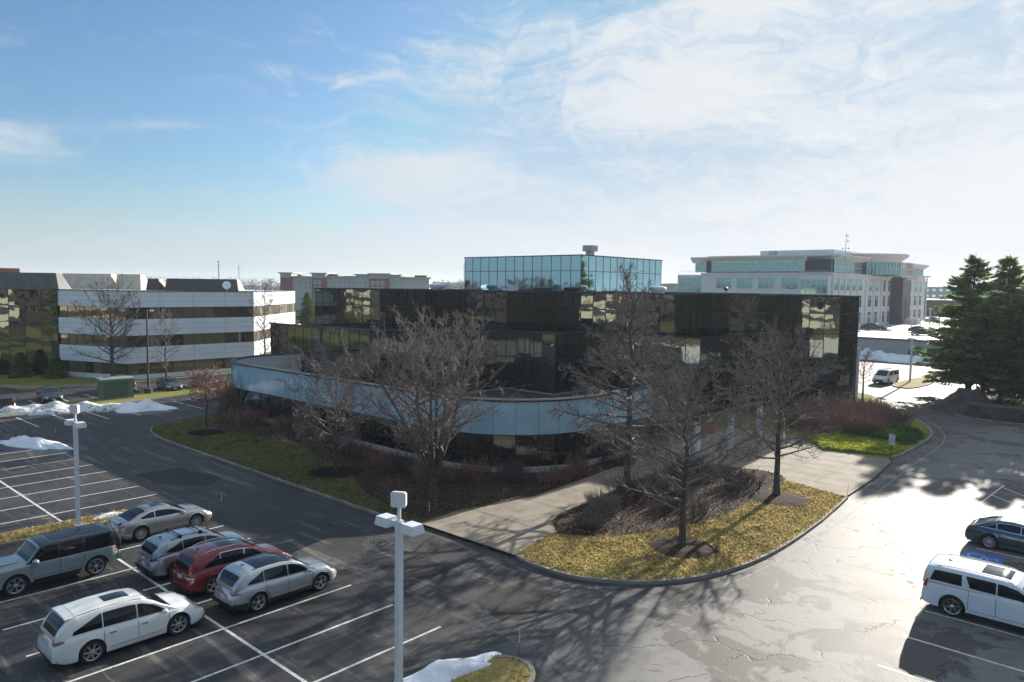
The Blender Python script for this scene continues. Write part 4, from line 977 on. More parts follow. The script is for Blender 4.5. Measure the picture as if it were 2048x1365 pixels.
T1 = bare_tree('bare_tree', 'wide many-stemmed bare tree in the mulch bed before the curved blue band', -32.3, 28.9, 10.0, 6.0, 11, h0=0.13, tr=0.22, shape='oval', nprim=70, dens=0.74, multi=6, up=0.34, rtw=0.0095)
T2 = bare_tree('bare_tree', 'tallest bare tree, straight mossy trunk beside the concrete walk', -25.3, 38.8, 13.9, 5.4, 23, h0=0.19, tr=0.21, shape='cone', nprim=72, dens=0.88, mt='bark_green', up=0.14, droop=0.20, rtw=0.0095)
T3 = bare_tree('bare_tree', 'round-crowned bare street tree in a mulch ring near the curved kerb', -17.4, 31.6, 7.6, 4.9, 35, h0=0.22, tr=0.17, shape='oval', nprim=38, dens=0.80, up=0.22, rtw=0.009)
T4 = bare_tree('bare_tree', 'bare tree on the corner lawn beside the pale concrete plaza', -17.8, 43.6, 8.8, 4.9, 47, h0=0.22, tr=0.18, shape='oval', nprim=38, dens=0.80, up=0.22, rtw=0.0095)
T5 = bare_tree('bare_tree', 'small leaning bare tree in a dark mulch circle on the shaded lawn', -41.3, 28.3, 6.2, 5.2, 59, h0=0.22, tr=0.12, shape='oval', nprim=28, dens=0.85, up=0.25, rtw=0.012)
T6 = bare_tree('ornamental_tree', 'dense small reddish-brown tree in the mulch circle at the lawn tip', -59.9, 28.4, 4.6, 2.0, 61, h0=0.42, tr=0.08, shape='oval', nprim=30, dens=1.05, mtw='twig_red', up=0.3, rtw=0.014)
T7 = bare_tree('bare_tree', 'large bare tree before the corner of the white banded building', -97.6, 34.5, 10.6, 5.6, 71, h0=0.20, tr=0.25, shape='oval', nprim=34, dens=0.55, up=0.35, rtw=0.018, mtw='twig_dark')
T8 = bare_tree('bare_tree', 'small bare tree behind the blue-grey parked cars at the white building', -89.5, 37.6, 8.0, 3.4, 83, h0=0.22, tr=0.13, shape='vase', nprim=20, dens=0.55, up=0.5, rtw=0.017)
T9 = bare_tree('bare_tree', 'bare tree standing before the sunlit end of the white banded building', -93.3, 52.5, 10.4, 4.2, 97, h0=0.20, tr=0.15, shape='vase', nprim=26, dens=0.55, up=0.55, rtw=0.018)
T10 = bare_tree('bare_tree', 'little dark bare tree on the yellow lawn beyond the glass tower', -26.6, 88.2, 4.9, 2.2, 101, h0=0.40, tr=0.11, shape='vase', nprim=18, dens=0.6, mtw='twig_red', up=0.5, rtw=0.016)

def twig_shrub(mb, x, y, z0, h, r, rn, n=26, rt=0.009):
    for k in range(n):
        a = rn.uniform(0, 6.28); rr = r * math.sqrt(rn.random()) * .55; p = Vector((x + rr * math.cos(a), y + rr * math.sin(a), z0))
        d = Vector((math.cos(a) * rr / r * rn.uniform(.6, 1.3), math.sin(a) * rr / r * rn.uniform(.6, 1.3), 1)).normalized()
        L = h * rn.uniform(.65, 1.1); pts = [p]
        for s in range(3): d = (d + Vector((rn.gauss(0, .14), rn.gauss(0, .14), 0))).normalized(); pts.append(pts[-1] + d * L / 3)
        mb.chain(pts, [rt * 1.5, rt * 1.2, rt, rt * .6], 3)
        for q in range(5):
            i = rn.choice((1, 1, 2)); b_ = pts[i].lerp(pts[i + 1], rn.random())
            e = (d + Vector((rn.gauss(0, .55), rn.gauss(0, .55), rn.gauss(.1, .25)))).normalized(); mb.tube(b_, b_ + e * L * rn.uniform(.2, .4), rt * .9, rt * .5, 3)
def shrub_thing(name, label, x, y, h, r, seed, m='twig_red', n=60, group=None, rt=0.010, sy=1.0):
    t = thing(name, label, 'shrub', (x, y, KZ), 0, group); rn = random.Random(seed); mb = MB(); st = MB()
    k = max(1, int(r * r * 1.7))
    for q in range(k):
        a = rn.uniform(0, 6.28); rr = r * math.sqrt(rn.random()) * 0.75
        twig_shrub(mb, rr * math.cos(a), rr * math.sin(a) * sy, 0, h * rn.uniform(.8, 1.05), min(r, 1.1), rn, max(12, n // k), rt)
    mb.build('twigs', m, t)
    for q in range(7): a = rn.uniform(0, 6.28); st.tube((0.12 * math.cos(a), 0.12 * math.sin(a), -.03), (0.3 * math.cos(a), 0.3 * math.sin(a), h * .4), .022, .014, 5)
    st.build('stems', 'bark', t)
    return t
# brown shrubs along the foot of the glass building
rn = random.Random(5)
foot = [(-66.5, 33.6), (-63.5, 33.0), (-60.5, 32.9), (-57.3, 33.0), (-54.2, 33.1), (-51.0, 32.9), (-47.6, 32.3), (-44.3, 32.1), (-41.0, 31.6), (-38.0, 31.0), (-35.3, 31.2), (-33.3, 32.6), (-31.2, 34.4), (-29.9, 37.0), (-29.8, 40.2), (-29.9, 43.6)]
spots = ['at the left end of the curved wall', 'second from the left end of the curved wall', 'third from the left end of the curved wall', 'under the left windows of the curved wall', 'left of the small leaning tree at the curved wall', 'behind the small leaning tree at the curved wall',
         'between the leaning tree and the wide tree, nearer the leaning one', 'between the leaning tree and the wide tree, nearer the wide one', 'just left behind the wide many-stemmed tree', 'directly behind the wide many-stemmed tree', 'just right behind the wide many-stemmed tree', 'at the start of the building curve',
         'in the middle of the building curve', 'at the end of the building curve', 'on the walk side of the curved band, nearer the street', 'on the walk side of the curved band, nearer the canopy']
for k, (x, y) in enumerate(foot):
    shrub_thing('foundation_shrub', 'low leafless brown shrub ' + spots[k], x, y, rn.uniform(1.0, 1.5), rn.uniform(1.2, 1.7), 200 + k, 'twig_red' if k % 3 else 'twig_dark', 150, 'leafless shrubs along the glass building', 0.011)
shrub_thing('hedge_shrub', 'large round reddish leafless hedge at the left corner of the glass building', -67.0, 36.8, 3.4, 3.2, 301, 'twig_red', 620, None, 0.015, 1.0)
for k, (x, y, h, r, lb) in enumerate([(-23.9, 33.6, 1.0, 1.3, 'tan leafy shrub in the corner mulch bed, closest to the walk apron'), (-22.6, 31.4, 0.8, 1.0, 'low tan shrub at the front tip of the corner mulch bed'), (-23.6, 37.0, 1.3, 1.5, 'brown shrub in the corner mulch bed beside the tallest tree'),
                                     (-22.0, 40.3, 1.5, 1.8, 'dark leafless shrub in the middle of the corner mulch bed'), (-23.6, 43.6, 1.6, 1.8, 'dark leafless shrub in the corner mulch bed beside the canopy columns'), (-20.4, 43.5, 1.2, 1.6, 'low leafless shrub behind the plaza tree'), (-20.3, 36.6, 0.9, 1.5, 'low leafless shrub behind the round-crowned street tree')]):
    shrub_thing('mulch_bed_shrub', lb, x, y, h, r, 330 + k, 'twig' if k < 2 else 'twig_dark', 150, 'shrubs in the corner mulch bed', 0.012)
for k, (x, y, h, r, lb) in enumerate([(-24.8, 66.5, 2.3, 2.8, 'reddish leafless shrub beside the plaza, nearest the glass tower entrance'), (-21.4, 68.2, 2.2, 2.8, 'reddish leafless shrub in the middle of the group before the glass tower'), (-24.6, 73.0, 2.4, 3.0, 'tall reddish leafless shrub against the glass tower'),
                                     (-20.4, 73.6, 2.3, 2.9, 'reddish leafless shrub behind the spreading green juniper'), (-23.2, 79.2, 2.0, 2.6, 'farthest reddish leafless shrub at the glass tower corner')]):
    shrub_thing('red_twig_shrub', lb, x, y, h * .88, r * .9, 350 + k, 'twig_red', 460, 'reddish shrubs before the glass tower', 0.014)

def leaf_blob(mb, c, rx, ry, rz, n, s, rn, flat=0.5):
    """small leaf faces scattered through a mound volume"""
    for k in range(n):
        a = rn.uniform(0, 6.28); u = rn.uniform(0, 1); r = rn.uniform(0.55, 1.0)
        ph = math.acos(1 - u); p = Vector((c[0] + rx * r * math.sin(ph) * math.cos(a), c[1] + ry * r * math.sin(ph) * math.sin(a), c[2] + rz * r * math.cos(ph)))
        q = Vector((rn.gauss(0, 1), rn.gauss(0, 1), rn.gauss(0, flat))).normalized(); w = q.orthogonal().normalized(); w = bend(w, q, rn.uniform(0, 6.28)); l = s * rn.uniform(.6, 1.4)
        mb.face([p, p + q * l * .5 + w * l * .22, p + q * l, p + q * l * .5 - w * l * .22])
t = thing('juniper', 'spreading dark green juniper between the reddish shrubs and the sunlit ground cover', 'shrub', (-18.3, 69.2, KZ)); rn = random.Random(8); mb = MB()
for k in range(26):
    a = rn.uniform(0, 6.28); r = math.sqrt(rn.random()); leaf_blob(mb, (r * 2.3 * math.cos(a), r * 3.4 * math.sin(a), -0.1), 1.1, 1.2, 1.15 - 0.4 * r, 700, 0.16, rn)
mb.build('foliage', 'juniper', t)
mb = MB()
for k in range(14): a = rn.uniform(0, 6.28); mb.chain([(0, 0, 0), (1.0 * math.cos(a), 1.3 * math.sin(a), .35), (2.0 * math.cos(a), 2.8 * math.sin(a), .4)], [.05, .035, .02], 5)
mb.build('stems', 'bark', t)
# evergreen conical shrubs at the dark building
for x, y, h, lb in ((-107.2, 31.2, 2.6, 'conical green spruce at the inner corner of the dark glass building and the white building'), (-110.9, 28.2, 2.9, 'conical green spruce before the dark glass building, left of the other one'), (-114.3, 24.8, 1.6, 'low dark evergreen bush before the dark glass building at the left edge')):
    t = thing('conical_evergreen', lb, 'shrub', (x, y, KZ), 0, 'small evergreens at the dark glass building'); mb = MB()
    for k in range(16): f = k / 16; leaf_blob(mb, (0, 0, h * f), 1.5 * (1 - f) + .15, 1.5 * (1 - f) + .15, h / 7, 240, 0.32, rn)
    mb.build('foliage', 'needle_dark', t); mb = MB(); mb.tube((0, 0, -.03), (0, 0, h * .8), .09, .03, 7); mb.build('trunk', 'bark', t)

# ground cover patch (uncountable leaves)
def leaves_patch(name, poly_fn, n, m, s, z, seed, hh=0.22):
    rn = random.Random(seed); mb = MB(); k = 0
    while k < n:
        p = poly_fn(rn)
        if p is None: continue
        k += 1; hgt = hh * rn.random()
        q = Vector((rn.gauss(0, 1), rn.gauss(0, 1), rn.gauss(0, .45))).normalized(); w = q.orthogonal().normalized(); w = bend(w, q, rn.uniform(0, 6.28)); l = s * rn.uniform(.6, 1.4); c = Vector((p[0], p[1], z + hgt))
        mb.face([c, c + q * l * .5 + w * l * .35, c + q * l, c + q * l * .5 - w * l * .35])
    o = mb.build(name, m); o['kind'] = 'stuff'; return o
def in_poly(p, poly):
    c = False; n = len(poly)
    for i in range(n):
        a, b_ = poly[i], poly[i - 1]
        if (a[1] > p[1]) != (b_[1] > p[1]) and p[0] < (b_[0] - a[0]) * (p[1] - a[1]) / (b_[1] - a[1]) + a[0]: c = not c
    return c
GC = [(-20.6, 59.5), (-18, 60.1), (-16.2, 60.6), (-16.0, 63.5), (-17.2, 65.8), (-20.0, 66.4), (-24.0, 65.0), (-23.6, 63.2), (-21.8, 61.0)]
def gcf(rn):
    p = (rn.uniform(-24.2, -15.8), rn.uniform(59.4, 66.6)); return p if in_poly(p, GC) else None
leaves_patch('ground_cover', gcf, 26000, 'ivy', 0.17, KZ, 3)
def leaf_litter(name, poly, n, m, s, seed):
    xs = [p[0] for p in poly]; ys = [p[1] for p in poly]
    def f(rn):
        p = (rn.uniform(min(xs), max(xs)), rn.uniform(min(ys), max(ys))); return p if in_poly(p, poly) else None
    return leaves_patch(name, f, n, m, s, KZ + 0.02, seed, 0.05)
M['dead_leaf'] = mat('dead_leaves', (0.22, 0.13, 0.075), 0.8, var=0.5, vscale=4)
def grass(name, poly, n, m, s, seed, h=.05, skip=None):
    xs = [p[0] for p in poly]; ys = [p[1] for p in poly]
    def f(rn):
        p = (rn.uniform(min(xs), max(xs)), rn.uniform(min(ys), max(ys))); return p if in_poly(p, poly) and not (skip and skip(p)) else None
    return leaves_patch(name, f, n, m, s, KZ + 0.01, seed, h)
L2 = c2 + right_edge
MB2 = mb2 + right_edge[1:-1]
sk = lambda p: in_poly(p, MB2) or math.hypot(p[0] + 17.35, p[1] - 31.6) < 1.6 or math.hypot(p[0] + 17.6, p[1] - 43.2) < 1.75
grass('grass', L2, 17000, 'grass_dry', 0.085, 31, .04, sk); grass('grass', L2, 7000, 'grass_blade', 0.085, 32, .04, sk); grass('grass', L2, 2200, 'dead_leaf', 0.09, 37, .02, sk)
grass('grass', lawn1_edge + walk_left[1:3] + bed[::-1], 16000, 'grass_green', 0.09, 33); grass('grass', lawn1_edge + walk_left[1:3] + bed[::-1], 12000, 'dead_leaf', 0.09, 34, .02)
grass('grass', i2, 5000, 'grass_dry', 0.10, 35); grass('grass', i1, 6000, 'grass_dry', 0.12, 36)
leaf_litter('fallen_leaves', mb2 + right_edge[1:-1], 3500, 'dead_leaf', 0.11, 12)
leaf_litter('fallen_leaves', bed + walk_left[1:] + [(-30.4, 46), (-31, 40), (-38.3, 34.2), (-66, 34.4)], 3600, 'dead_leaf', 0.11, 13)

# ---------------------------------------------------------------- conifers
def conifer(label, x, y, H, Rb, seed, base=0.16, m='needle', loc_z=KZ, group='tall evergreens on the right', dens=1.0, s=0.42, name='evergreen_tree'):
    rn = random.Random(seed); t = thing(name, label, 'tree', (x, y, loc_z), rn.uniform(0, 6.28), group)
    tk = MB(); tk.chain([(0, 0, -.05), (0.05, 0, H * .3), (0, .05, H * .7), (0, 0, H)], [H * .022, H * .017, H * .008, .02], 9); tk.build('trunk', 'bark', t, smooth=180)
    br = MB(); mb = MB(); z = H * base
    while z < H * .985:
        f = (z - H * base) / (H * (1 - base)); Rr = Rb * (1 - f) ** 0.82 * (0.72 + 0.28 * min(1, f / .12)) + .12
        nb = max(5, int((8.5 - 2.5 * f)))
        for q in range(nb):
            a = rn.uniform(0, 6.28); L = Rr * rn.uniform(.55, 1.18); p = Vector((0, 0, z + rn.uniform(-.2, .2))); d = Vector((math.cos(a), math.sin(a), rn.uniform(-.10, .18) + .5 * f)).normalized(); pts = [p]; ns = 5
            for k in range(ns): d = (d + Vector((rn.gauss(0, .07), rn.gauss(0, .07), -.07 + (.14 if k > 2 else 0)))).normalized(); pts.append(pts[-1] + d * L / ns)
            br.chain(pts, [.035 * L / 3 + .012 - .003 * k for k in range(ns + 1)], 4)
            side = Vector((-math.sin(a), math.cos(a), 0)); nc = int(L * 34 * dens) + 8
            for k in range(nc):
                u = (rn.random() ** .75) * ns * .999; i = int(u); pc = pts[i].lerp(pts[i + 1], u - i); wd = (0.30 + 0.30 * (1 - u / ns)) * min(1.6, L * .42)
                sd = side * rn.uniform(-1, 1) * wd; c = pc + sd + Vector((0, 0, -abs(rn.gauss(0, .10)) - .15 * abs(sd.length)))
                out = (d * .8 + side * (1 if sd.dot(side) > 0 else -1) * rn.uniform(.2, 1.1) + Vector((0, 0, rn.uniform(-.8, .15)))).normalized(); w = out.orthogonal().normalized(); w = bend(w, out, rn.uniform(0, 6.28)); l = s * rn.uniform(.55, 1.25)
                for _ in range(2):
                    mb.face([c, c + out * l * .45 + w * l * .13, c + out * l, c + out * l * .45 - w * l * .13]); w = out.cross(w)
        z += H * .0165 + .10
    br.build('branches', 'bark', t); mb.build('crown', m, t)
    return t
conifer('tallest pointed evergreen above the dark rock bank on the right', -19.2, 103.5, 17.3, 6.6, 401, 0.14, dens=1.0, s=.5)
conifer('evergreen with a forked pointed top behind and right of the tallest one', -16.2, 106.5, 17.2, 6.2, 402, 0.12, dens=1.0, s=.5)
conifer('broad evergreen at the right edge, with a bare dead tip', -12.6, 101.0, 15.6, 6.4, 403, 0.10, dens=1.0, s=.5)
conifer('evergreen cut by the right edge of the view, nearest the dark hedge', -9.4, 96.5, 15.0, 5.6, 404, 0.10, 'needle_dark', dens=.8, s=.5)
conifer('lower evergreen filling the gap below the two pointed tops', -17.0, 99.5, 11.5, 6.0, 405, 0.24, 'needle', dens=.8, s=.5)
for k, (x, y, h) in enumerate([(-2, 101, 16), (5, 97, 15), (12, 103, 17), (20, 98, 14), (28, 104, 16), (36, 97, 15)]):
    conifer('evergreen in the row continuing beyond the right edge', x, y, h, 4.6, 420 + k, 0.12, 'needle_dark', group='evergreens beyond the right edge', dens=0.16, s=0.9)
for k, (x, y) in enumerate(((-10, 140), (-2, 150), (7, 146), (14, 160), (22, 152))):
    conifer('tall evergreen beyond the right edge, seen only in the rooftop glass', x, y, 23, 6.0, 460 + k, .08, 'needle_dark', group='tall evergreens beyond the right edge', dens=0.2, s=1.0)
# evergreens between the white building and the glass building
for k, (x, y, h, r, lb) in enumerate([(-151, 96, 10.5, 3.4, 'dark evergreen between the white banded building and the glass building, left one'), (-144, 97, 9.0, 3.0, 'dark evergreen between the white banded building and the glass building, right one')]):
    conifer(lb, x, y, h, r, 440 + k, .1, 'needle_dark', group='evergreens before the hotel', dens=0.3, s=0.6)
bare_tree('bare_tree', 'pale bare tree before the hotel, right of the two dark evergreens', -137, 94, 9.5, 4, 445, h0=.2, tr=.14, shape='vase', nprim=18, dens=.5, up=.5, rtw=.03)

# dark hedge and rock bank below the evergreens
t = thing('hedge', 'long dark clipped hedge in shade at the foot of the evergreens', 'hedge', (0, 87.2, KZ)); mb = MB(); rn = random.Random(77)
for k in range(46): leaf_blob(mb, (-15.0 + k * 0.95, rn.uniform(-.4, .4), 0), 1.3, 1.3, rn.uniform(1.5, 2.1), 420, .22, rn)
mb.build('foliage', 'needle_dark', t); mb = MB(); mb.box(-15.8, -.75, 0, 29, .75, 1.25); mb.build('twig_mass', 'twig_dark', t)
t = thing('rock_bank', 'rounded dark rock bank at the bend of the drive under the evergreens', 'rock', (-17.2, 92.0, 0))
def noisy_mound(rx, ry, h, n, m, seed, amp=0.25, pw=0.6, shp=None):
    rn = random.Random(seed); mb = MB(); from mathutils import noise as mn
    for j in range(m + 1):
        for i in range(n):
            a = 2 * math.pi * i / n; f = j / m; r = 1 - f
            e = 1 + amp * mn.noise(Vector((math.cos(a) * 1.7 + seed, math.sin(a) * 1.7, f))) * 1.6
            x, y = rx * r * math.cos(a) * e, ry * r * math.sin(a) * e
            z = h * (1 - r ** (1 / pw)) * (1 + amp * 1.8 * mn.noise(Vector((x * .8 + seed, y * .8, seed)))) + (amp * .35 * h * mn.noise(Vector((x * 3, y * 3, seed))) if 0 < j else 0)
            mb.v.append((x, y, max(0.0, z) if j else -0.02))
    for j in range(m):
        for i in range(n): mb.f.append((j * n + i, j * n + (i + 1) % n, (j + 1) * n + (i + 1) % n, (j + 1) * n + i)); mb.mi.append(0)
    return mb
noisy_mound(2.6, 4.6, 2.0, 40, 14, 5, .3, .45).build('rock', 'stone_wall', t, smooth=50)

# ---------------------------------------------------------------- snow
M['wet'] = mat('wet_asphalt', (0.016, 0.017, 0.018), 0.35, spec=0.5, var=.3, vscale=1)
def snow(label, x, y, rx, ry, h, rz, seed, m='snow', group=None):
    t = noisy_mound(rx, ry, h, 90, 22, seed, .34, .55).build('snow_pile', m, None, smooth=180)
    if y > -1 and y < 100:
        wr = random.Random(seed); w_ = []
        for k in range(26):
            a = 6.283 * k / 26; r = wr.uniform(1.05, 1.5); px_, py_ = rx * r * math.cos(a), (ry + .5) * r * math.sin(a); w_.append((x + px_ * math.cos(R_(rz)) - py_ * math.sin(R_(rz)), y + px_ * math.sin(R_(rz)) + py_ * math.cos(R_(rz))))
        struct(sheet('wet_asphalt', smooth_poly(w_, True, 1), 0.0069 + .0001 * seed, 'wet'))
    t.location = (x, y, 0.0); t.rotation_euler = (0, 0, R_(rz)); tag(t, label, 'snow pile', group or 'plowed snow piles'); return t
snow('long white snow bank on the lower left beside the stall lines', -64.9, 17.0, 4.4, 1.05, 0.55, 22, 3)
snow('dirty grey snow ridge along the grass strip behind the left lamp pole', -80.4, 22.6, 6.6, 1.7, 0.8, 74, 4, 'snow_dirty')
snow('low dirty snow ridge continuing to the clean white mound', -77.8, 27.0, 3.0, 1.0, 0.5, 40, 9, 'snow_dirty')
snow('clean white snow mound at the right end of the dirty ridge', -76.0, 29.4, 3.4, 1.9, 0.8, 55, 6)
snow('thin snow strip at the rounded end of the left island, behind the silver coupe', -41.9, 14.6, 0.5, 1.7, 0.22, 0, 7)
snow('snow patch on the small kerbed island at the bottom edge', -17.05, 15.2, 0.8, 2.6, 0.45, -8, 8)
snow('left end of the distant plowed snow row before the parking deck', -44, 149.0, 7.5, 2.6, 1.5, 0, 10)
snow('middle heap of the distant plowed snow row before the parking deck', -38.5, 148.5, 6.0, 2.6, 1.2, 5, 11)
snow('right heap of the distant plowed snow row, behind the far lamp pole', -33.5, 148.0, 4.6, 2.6, 1.6, 0, 12)

# distant winter woods
def woods(name, pts, n, h, seed, label=None):
    rn = random.Random(seed); mb = MB()
    for k in range(n):
        u = rn.random() * (len(pts) - 1); i = int(u); p = Vector((*pts[i], 0)).lerp(Vector((*pts[i + 1], 0)), u - i); x, y = p.x + rn.gauss(0, 14), p.y + rn.gauss(0, 14)
        H = h * rn.uniform(.6, 1.15); mb.tube((x, y, 0), (x, y, H * .5), .25, .15, 3)
        for q in range(26):
            a = rn.uniform(0, 6.28); f = rn.uniform(.3, 1.0); r = H * .28 * math.sin(math.pi * min(1, f * .9)); c = Vector((x + r * rn.random() * math.cos(a), y + r * rn.random() * math.sin(a), H * f)); d = Vector((math.cos(a), math.sin(a), rn.uniform(.2, 1.4))).normalized()
            w = d.orthogonal() * .22; mb.face([c, c + d * 1.4 + w, c + d * 2.8, c + d * 1.4 - w])
    o = mb.build(name, 'twig_dark'); o['kind'] = 'stuff'; return o
woods('distant_woods', [(-1150, 260), (-800, 420), (-560, 470), (-380, 520)], 520, 17, 1)
woods('distant_woods', [(-380, 520), (-230, 640), (-60, 760), (160, 800)], 360, 15, 2)
hills = MB()
for k in range(40):
    x0 = -2600 + k * 90; x1 = x0 + 90; f = lambda x: 17 + 9 * math.sin(x * .0041) + 5 * math.sin(x * .013 + 1)
    y = lambda x: 1500 + 0.35 * x
    hills.face([(x0, y(x0), 0), (x1, y(x1), 0), (x1, y(x1) + 60, f(x1)), (x0, y(x0) + 60, f(x0))]); hills.face([(x0, y(x0) + 60, f(x0)), (x1, y(x1) + 60, f(x1)), (x1, y(x1) + 400, 0), (x0, y(x0) + 400, 0)])
struct(hills.build('hills', 'twig_dark', smooth=180))

# invented for the mirror glass to reflect: lawn, trees and a tan building behind the viewer
o = sheet('lawn', [(-95, -75), (70, -75), (70, -24), (-95, -24)], 0.03, 'lawn_dry'); struct(o)
for k in range(9):
    conifer('evergreen in the row behind the viewpoint, seen only in the mirror glass', -84 + k * 18 + (k % 2) * 4, -46 - (k % 3) * 6, 14, 4.5, 500 + k, .12, 'needle_dark', group='evergreens behind the viewpoint', dens=0.10, s=1.1)
for k in range(6):
    conifer('evergreen in the row right of the car park, seen only in the mirror glass', 26 + (k % 2) * 5, 6 + k * 15, 15, 5.0, 520 + k, .10, 'needle_dark', group='evergreens right of the car park', dens=0.10, s=1.1)
for x, y, w, h, lb in ((-92, -92, 9, 9, 'low cream office building behind the viewpoint, right one, seen only in the mirror glass'), (-165, -86, 16, 10, 'low cream office building behind the viewpoint, middle one, seen only in the mirror glass'), (-262, -78, 22, 10, 'low cream office building behind the viewpoint, left one, seen only in the mirror glass')):
    t = thing('office_building', lb, 'office building', (x, y - 25, 0))
    mb = MB(); mb.box(-w, 0, 0, w, 25, h); mb.build('wall', mat('cream_wall', (0.62, 0.56, 0.42), 0.8), t)
    mb = MB(); mb.box(-w - .2, 24.9, 2.6, w + .2, 25.1, 4.2); mb.box(-w - .2, 24.9, 5.9, w + .2, 25.1, 7.6); mb.build('window_band', 'frame', t)
for k, (x, y) in enumerate(((-118, -6), (-138, 8), (-160, -14), (-186, -52), (-120, -50), (-215, -20), (-142, -64))):
    bare_tree('bare_tree', 'bare tree on the lawn behind the viewpoint, seen only in the mirror glass', x, y, 8.5, 4.4, 600 + k, h0=.2, tr=.16, nprim=16, dens=.4, rtw=.03, z=0.05, group='bare trees behind the viewpoint')
for k, (x, y) in enumerate(((-128, -12), (-150, -34), (-200, -8))): snow('snow pile on the lawn behind the viewpoint, seen only in the mirror glass', x, y, 6, 2, .8, 20 * k, 60 + k, group='snow behind the viewpoint')
def back_woods():  # added tree belt, unseen directly, that darkens the reflections in the panes
    rn = random.Random(9); mb = MB(); pts = [(-420, 20), (-340, -80), (-240, -135), (-120, -150), (-40, -150), (110, -130), (190, -40), (200, 90)]
    for k in range(650):
        u = rn.random() * (len(pts) - 1); i = int(u); p = Vector((*pts[i], 0)).lerp(Vector((*pts[i + 1], 0)), u - i); x, y = p.x + rn.gauss(0, 7), p.y + rn.gauss(0, 7); H = rn.uniform(9, 17)
        mb.tube((x, y, 0), (x, y, H * .7), .3, .15, 3)
        for q in range(30):
            a = rn.uniform(0, 6.28); c = Vector((x + 4 * rn.random() * math.cos(a), y + 4 * rn.random() * math.sin(a), H * rn.uniform(.1, 1))); d = Vector((math.cos(a), math.sin(a), rn.uniform(.2, 1.4))).normalized(); w = d.orthogonal() * .9
            mb.face([c, c + d * 1.5 + w, c + d * 3.2, c + d * 1.5 - w])
    o = mb.build('woods_seen_only_in_glass', 'twig_dark'); o['kind'] = 'stuff'
back_woods()

# ---------------------------------------------------------------- lamp poles, signs, small things
def lamp_head(parent, c, rz, tilt=0.0, w=0.235, l=0.27, m='white_metal'):
    """shoebox head: tapered housing with a lens below"""
    mb = MB(); ca, sa = math.cos(rz), math.sin(rz); ux, uy = Vector((ca, sa, 0)), Vector((-sa, ca, 0)); C_ = Vector(c)
    def P_(x, y, z): return tuple(C_ + ux * x + uy * y + Vector((0, 0, z)))
    def ring(s, z): return [P_(-l * s, -w * s, z), P_(l * s, -w * s, z), P_(l * s, w * s, z), P_(-l * s, w * s, z)]
    A, B_, C2 = ring(1.0, -0.13), ring(1.0, -0.09), ring(0.84, 0.13)
    for lo, hi in ((A, B_), (B_, C2)):
        for k in range(4): mb.face([lo[k], lo[(k + 1) % 4], hi[(k + 1) % 4], hi[k]])
    mb.face(C2)
    o = mb.build('lamp_head', m, parent)
    ln = MB(); ln.face(ring(0.94, -0.125)[::-1]); ln.build('lens', 'lens', o)
    return o
def shoebox_pole(name, label, x, y, zarm, heads, rot, m='white_metal', top_head=True, pr=0.088, z=KZ, group=None):
    t = thing(name, label, 'lamp pole', (x, y, z), rot, group)
    mb = MB(); mb.obox((0, 0, zarm / 2), (pr, 0, 0), (0, pr, 0), (0, 0, zarm / 2 + 0.12)); mb.build('pole', m, t)
    mb = MB(); mb.obox((0, 0, 0.03), (pr * 2.2, 0, 0), (0, pr * 2.2, 0), (0, 0, 0.04)); mb.build('base_plate', m, t)
    mb = MB(); mb.box(-.045, -pr - .006, .45, .045, -pr - .001, .68); mb.build('hand_hole_cover', 'grey_metal', t)
    mb = MB()
    for sx in (-1, 1):
        for sy_ in (-1, 1): mb.tube((sx * pr * 1.7, sy_ * pr * 1.7, .06), (sx * pr * 1.7, sy_ * pr * 1.7, .13), .02, .02, 6, True)
    mb.build('anchor_bolts', 'grey_metal', t)
    mb = MB(); mb.obox((0, 0, zarm), (pr + .012, 0, 0), (0, pr + .012, 0), (0, 0, .10)); mb.build('bracket_collar', 'grey_metal' if m == 'white_rusty' else m, t)
    for a in heads:
        d = Vector((math.cos(a), math.sin(a), 0)); n = Vector((-d.y, d.x, 0))
        am = MB(); am.obox(d * 0.19 + Vector((0, 0, zarm)), d * 0.11, n * 0.045, (0, 0, 0.07)); am.build('arm', m, t)
        lamp_head(t, tuple(d * 0.56 + Vector((0, 0, zarm))), a, m=m)
    if top_head:
        mb = MB(); mb.tube((0, 0, zarm + .1), (0, 0, zarm + .56), .055, .05, 10, True); mb.build('neck', m, t)
        mb = MB(); hw = .235; zc = zarm + .74; dpt = .13      # upright floodlight box
        a = -rot + R_(-60); d = Vector((math.cos(a), math.sin(a), 0)); n = Vector((-d.y, d.x, 0))
        F1 = [tuple(d * dpt + n * sx * hw + Vector((0, 0, zc + sz * hw))) for sx, sz in ((-1, -1), (1, -1), (1, 1), (-1, 1))]
        F2 = [tuple(-d * dpt + n * sx * hw * .84 + Vector((0, 0, zc + sz * hw * .84))) for sx, sz in ((-1, -1), (1, -1), (1, 1), (-1, 1))]
        bm = bmesh.new(); v1 = [bm.verts.new(p) for p in F1]; v2 = [bm.verts.new(p) for p in F2]
        bm.faces.new(v1); bm.faces.new(v2[::-1])
        for k in range(4): bm.faces.new([v1[k], v2[k], v2[(k + 1) % 4], v1[(k + 1) % 4]])
        bmesh.ops.recalc_face_normals(bm, faces=bm.faces); bmesh.ops.bevel(bm, geom=list(bm.edges), offset=.035, segments=3, affect='EDGES')
        me = bpy.data.meshes.new('flood_head'); bm.to_mesh(me); bm.free(); me.materials.append(M[m]); o = bpy.data.objects.new('flood_head', me); COL.objects.link(o); o.parent = t; me.shade_smooth(); me.set_sharp_from_angle(angle=R_(40))
    return t
shoebox_pole('lamp_pole', 'white square lamp pole in the foreground with three box heads', -16.55, 13.5, 5.5, (R_(180), 0), R_(2), z=KZ)
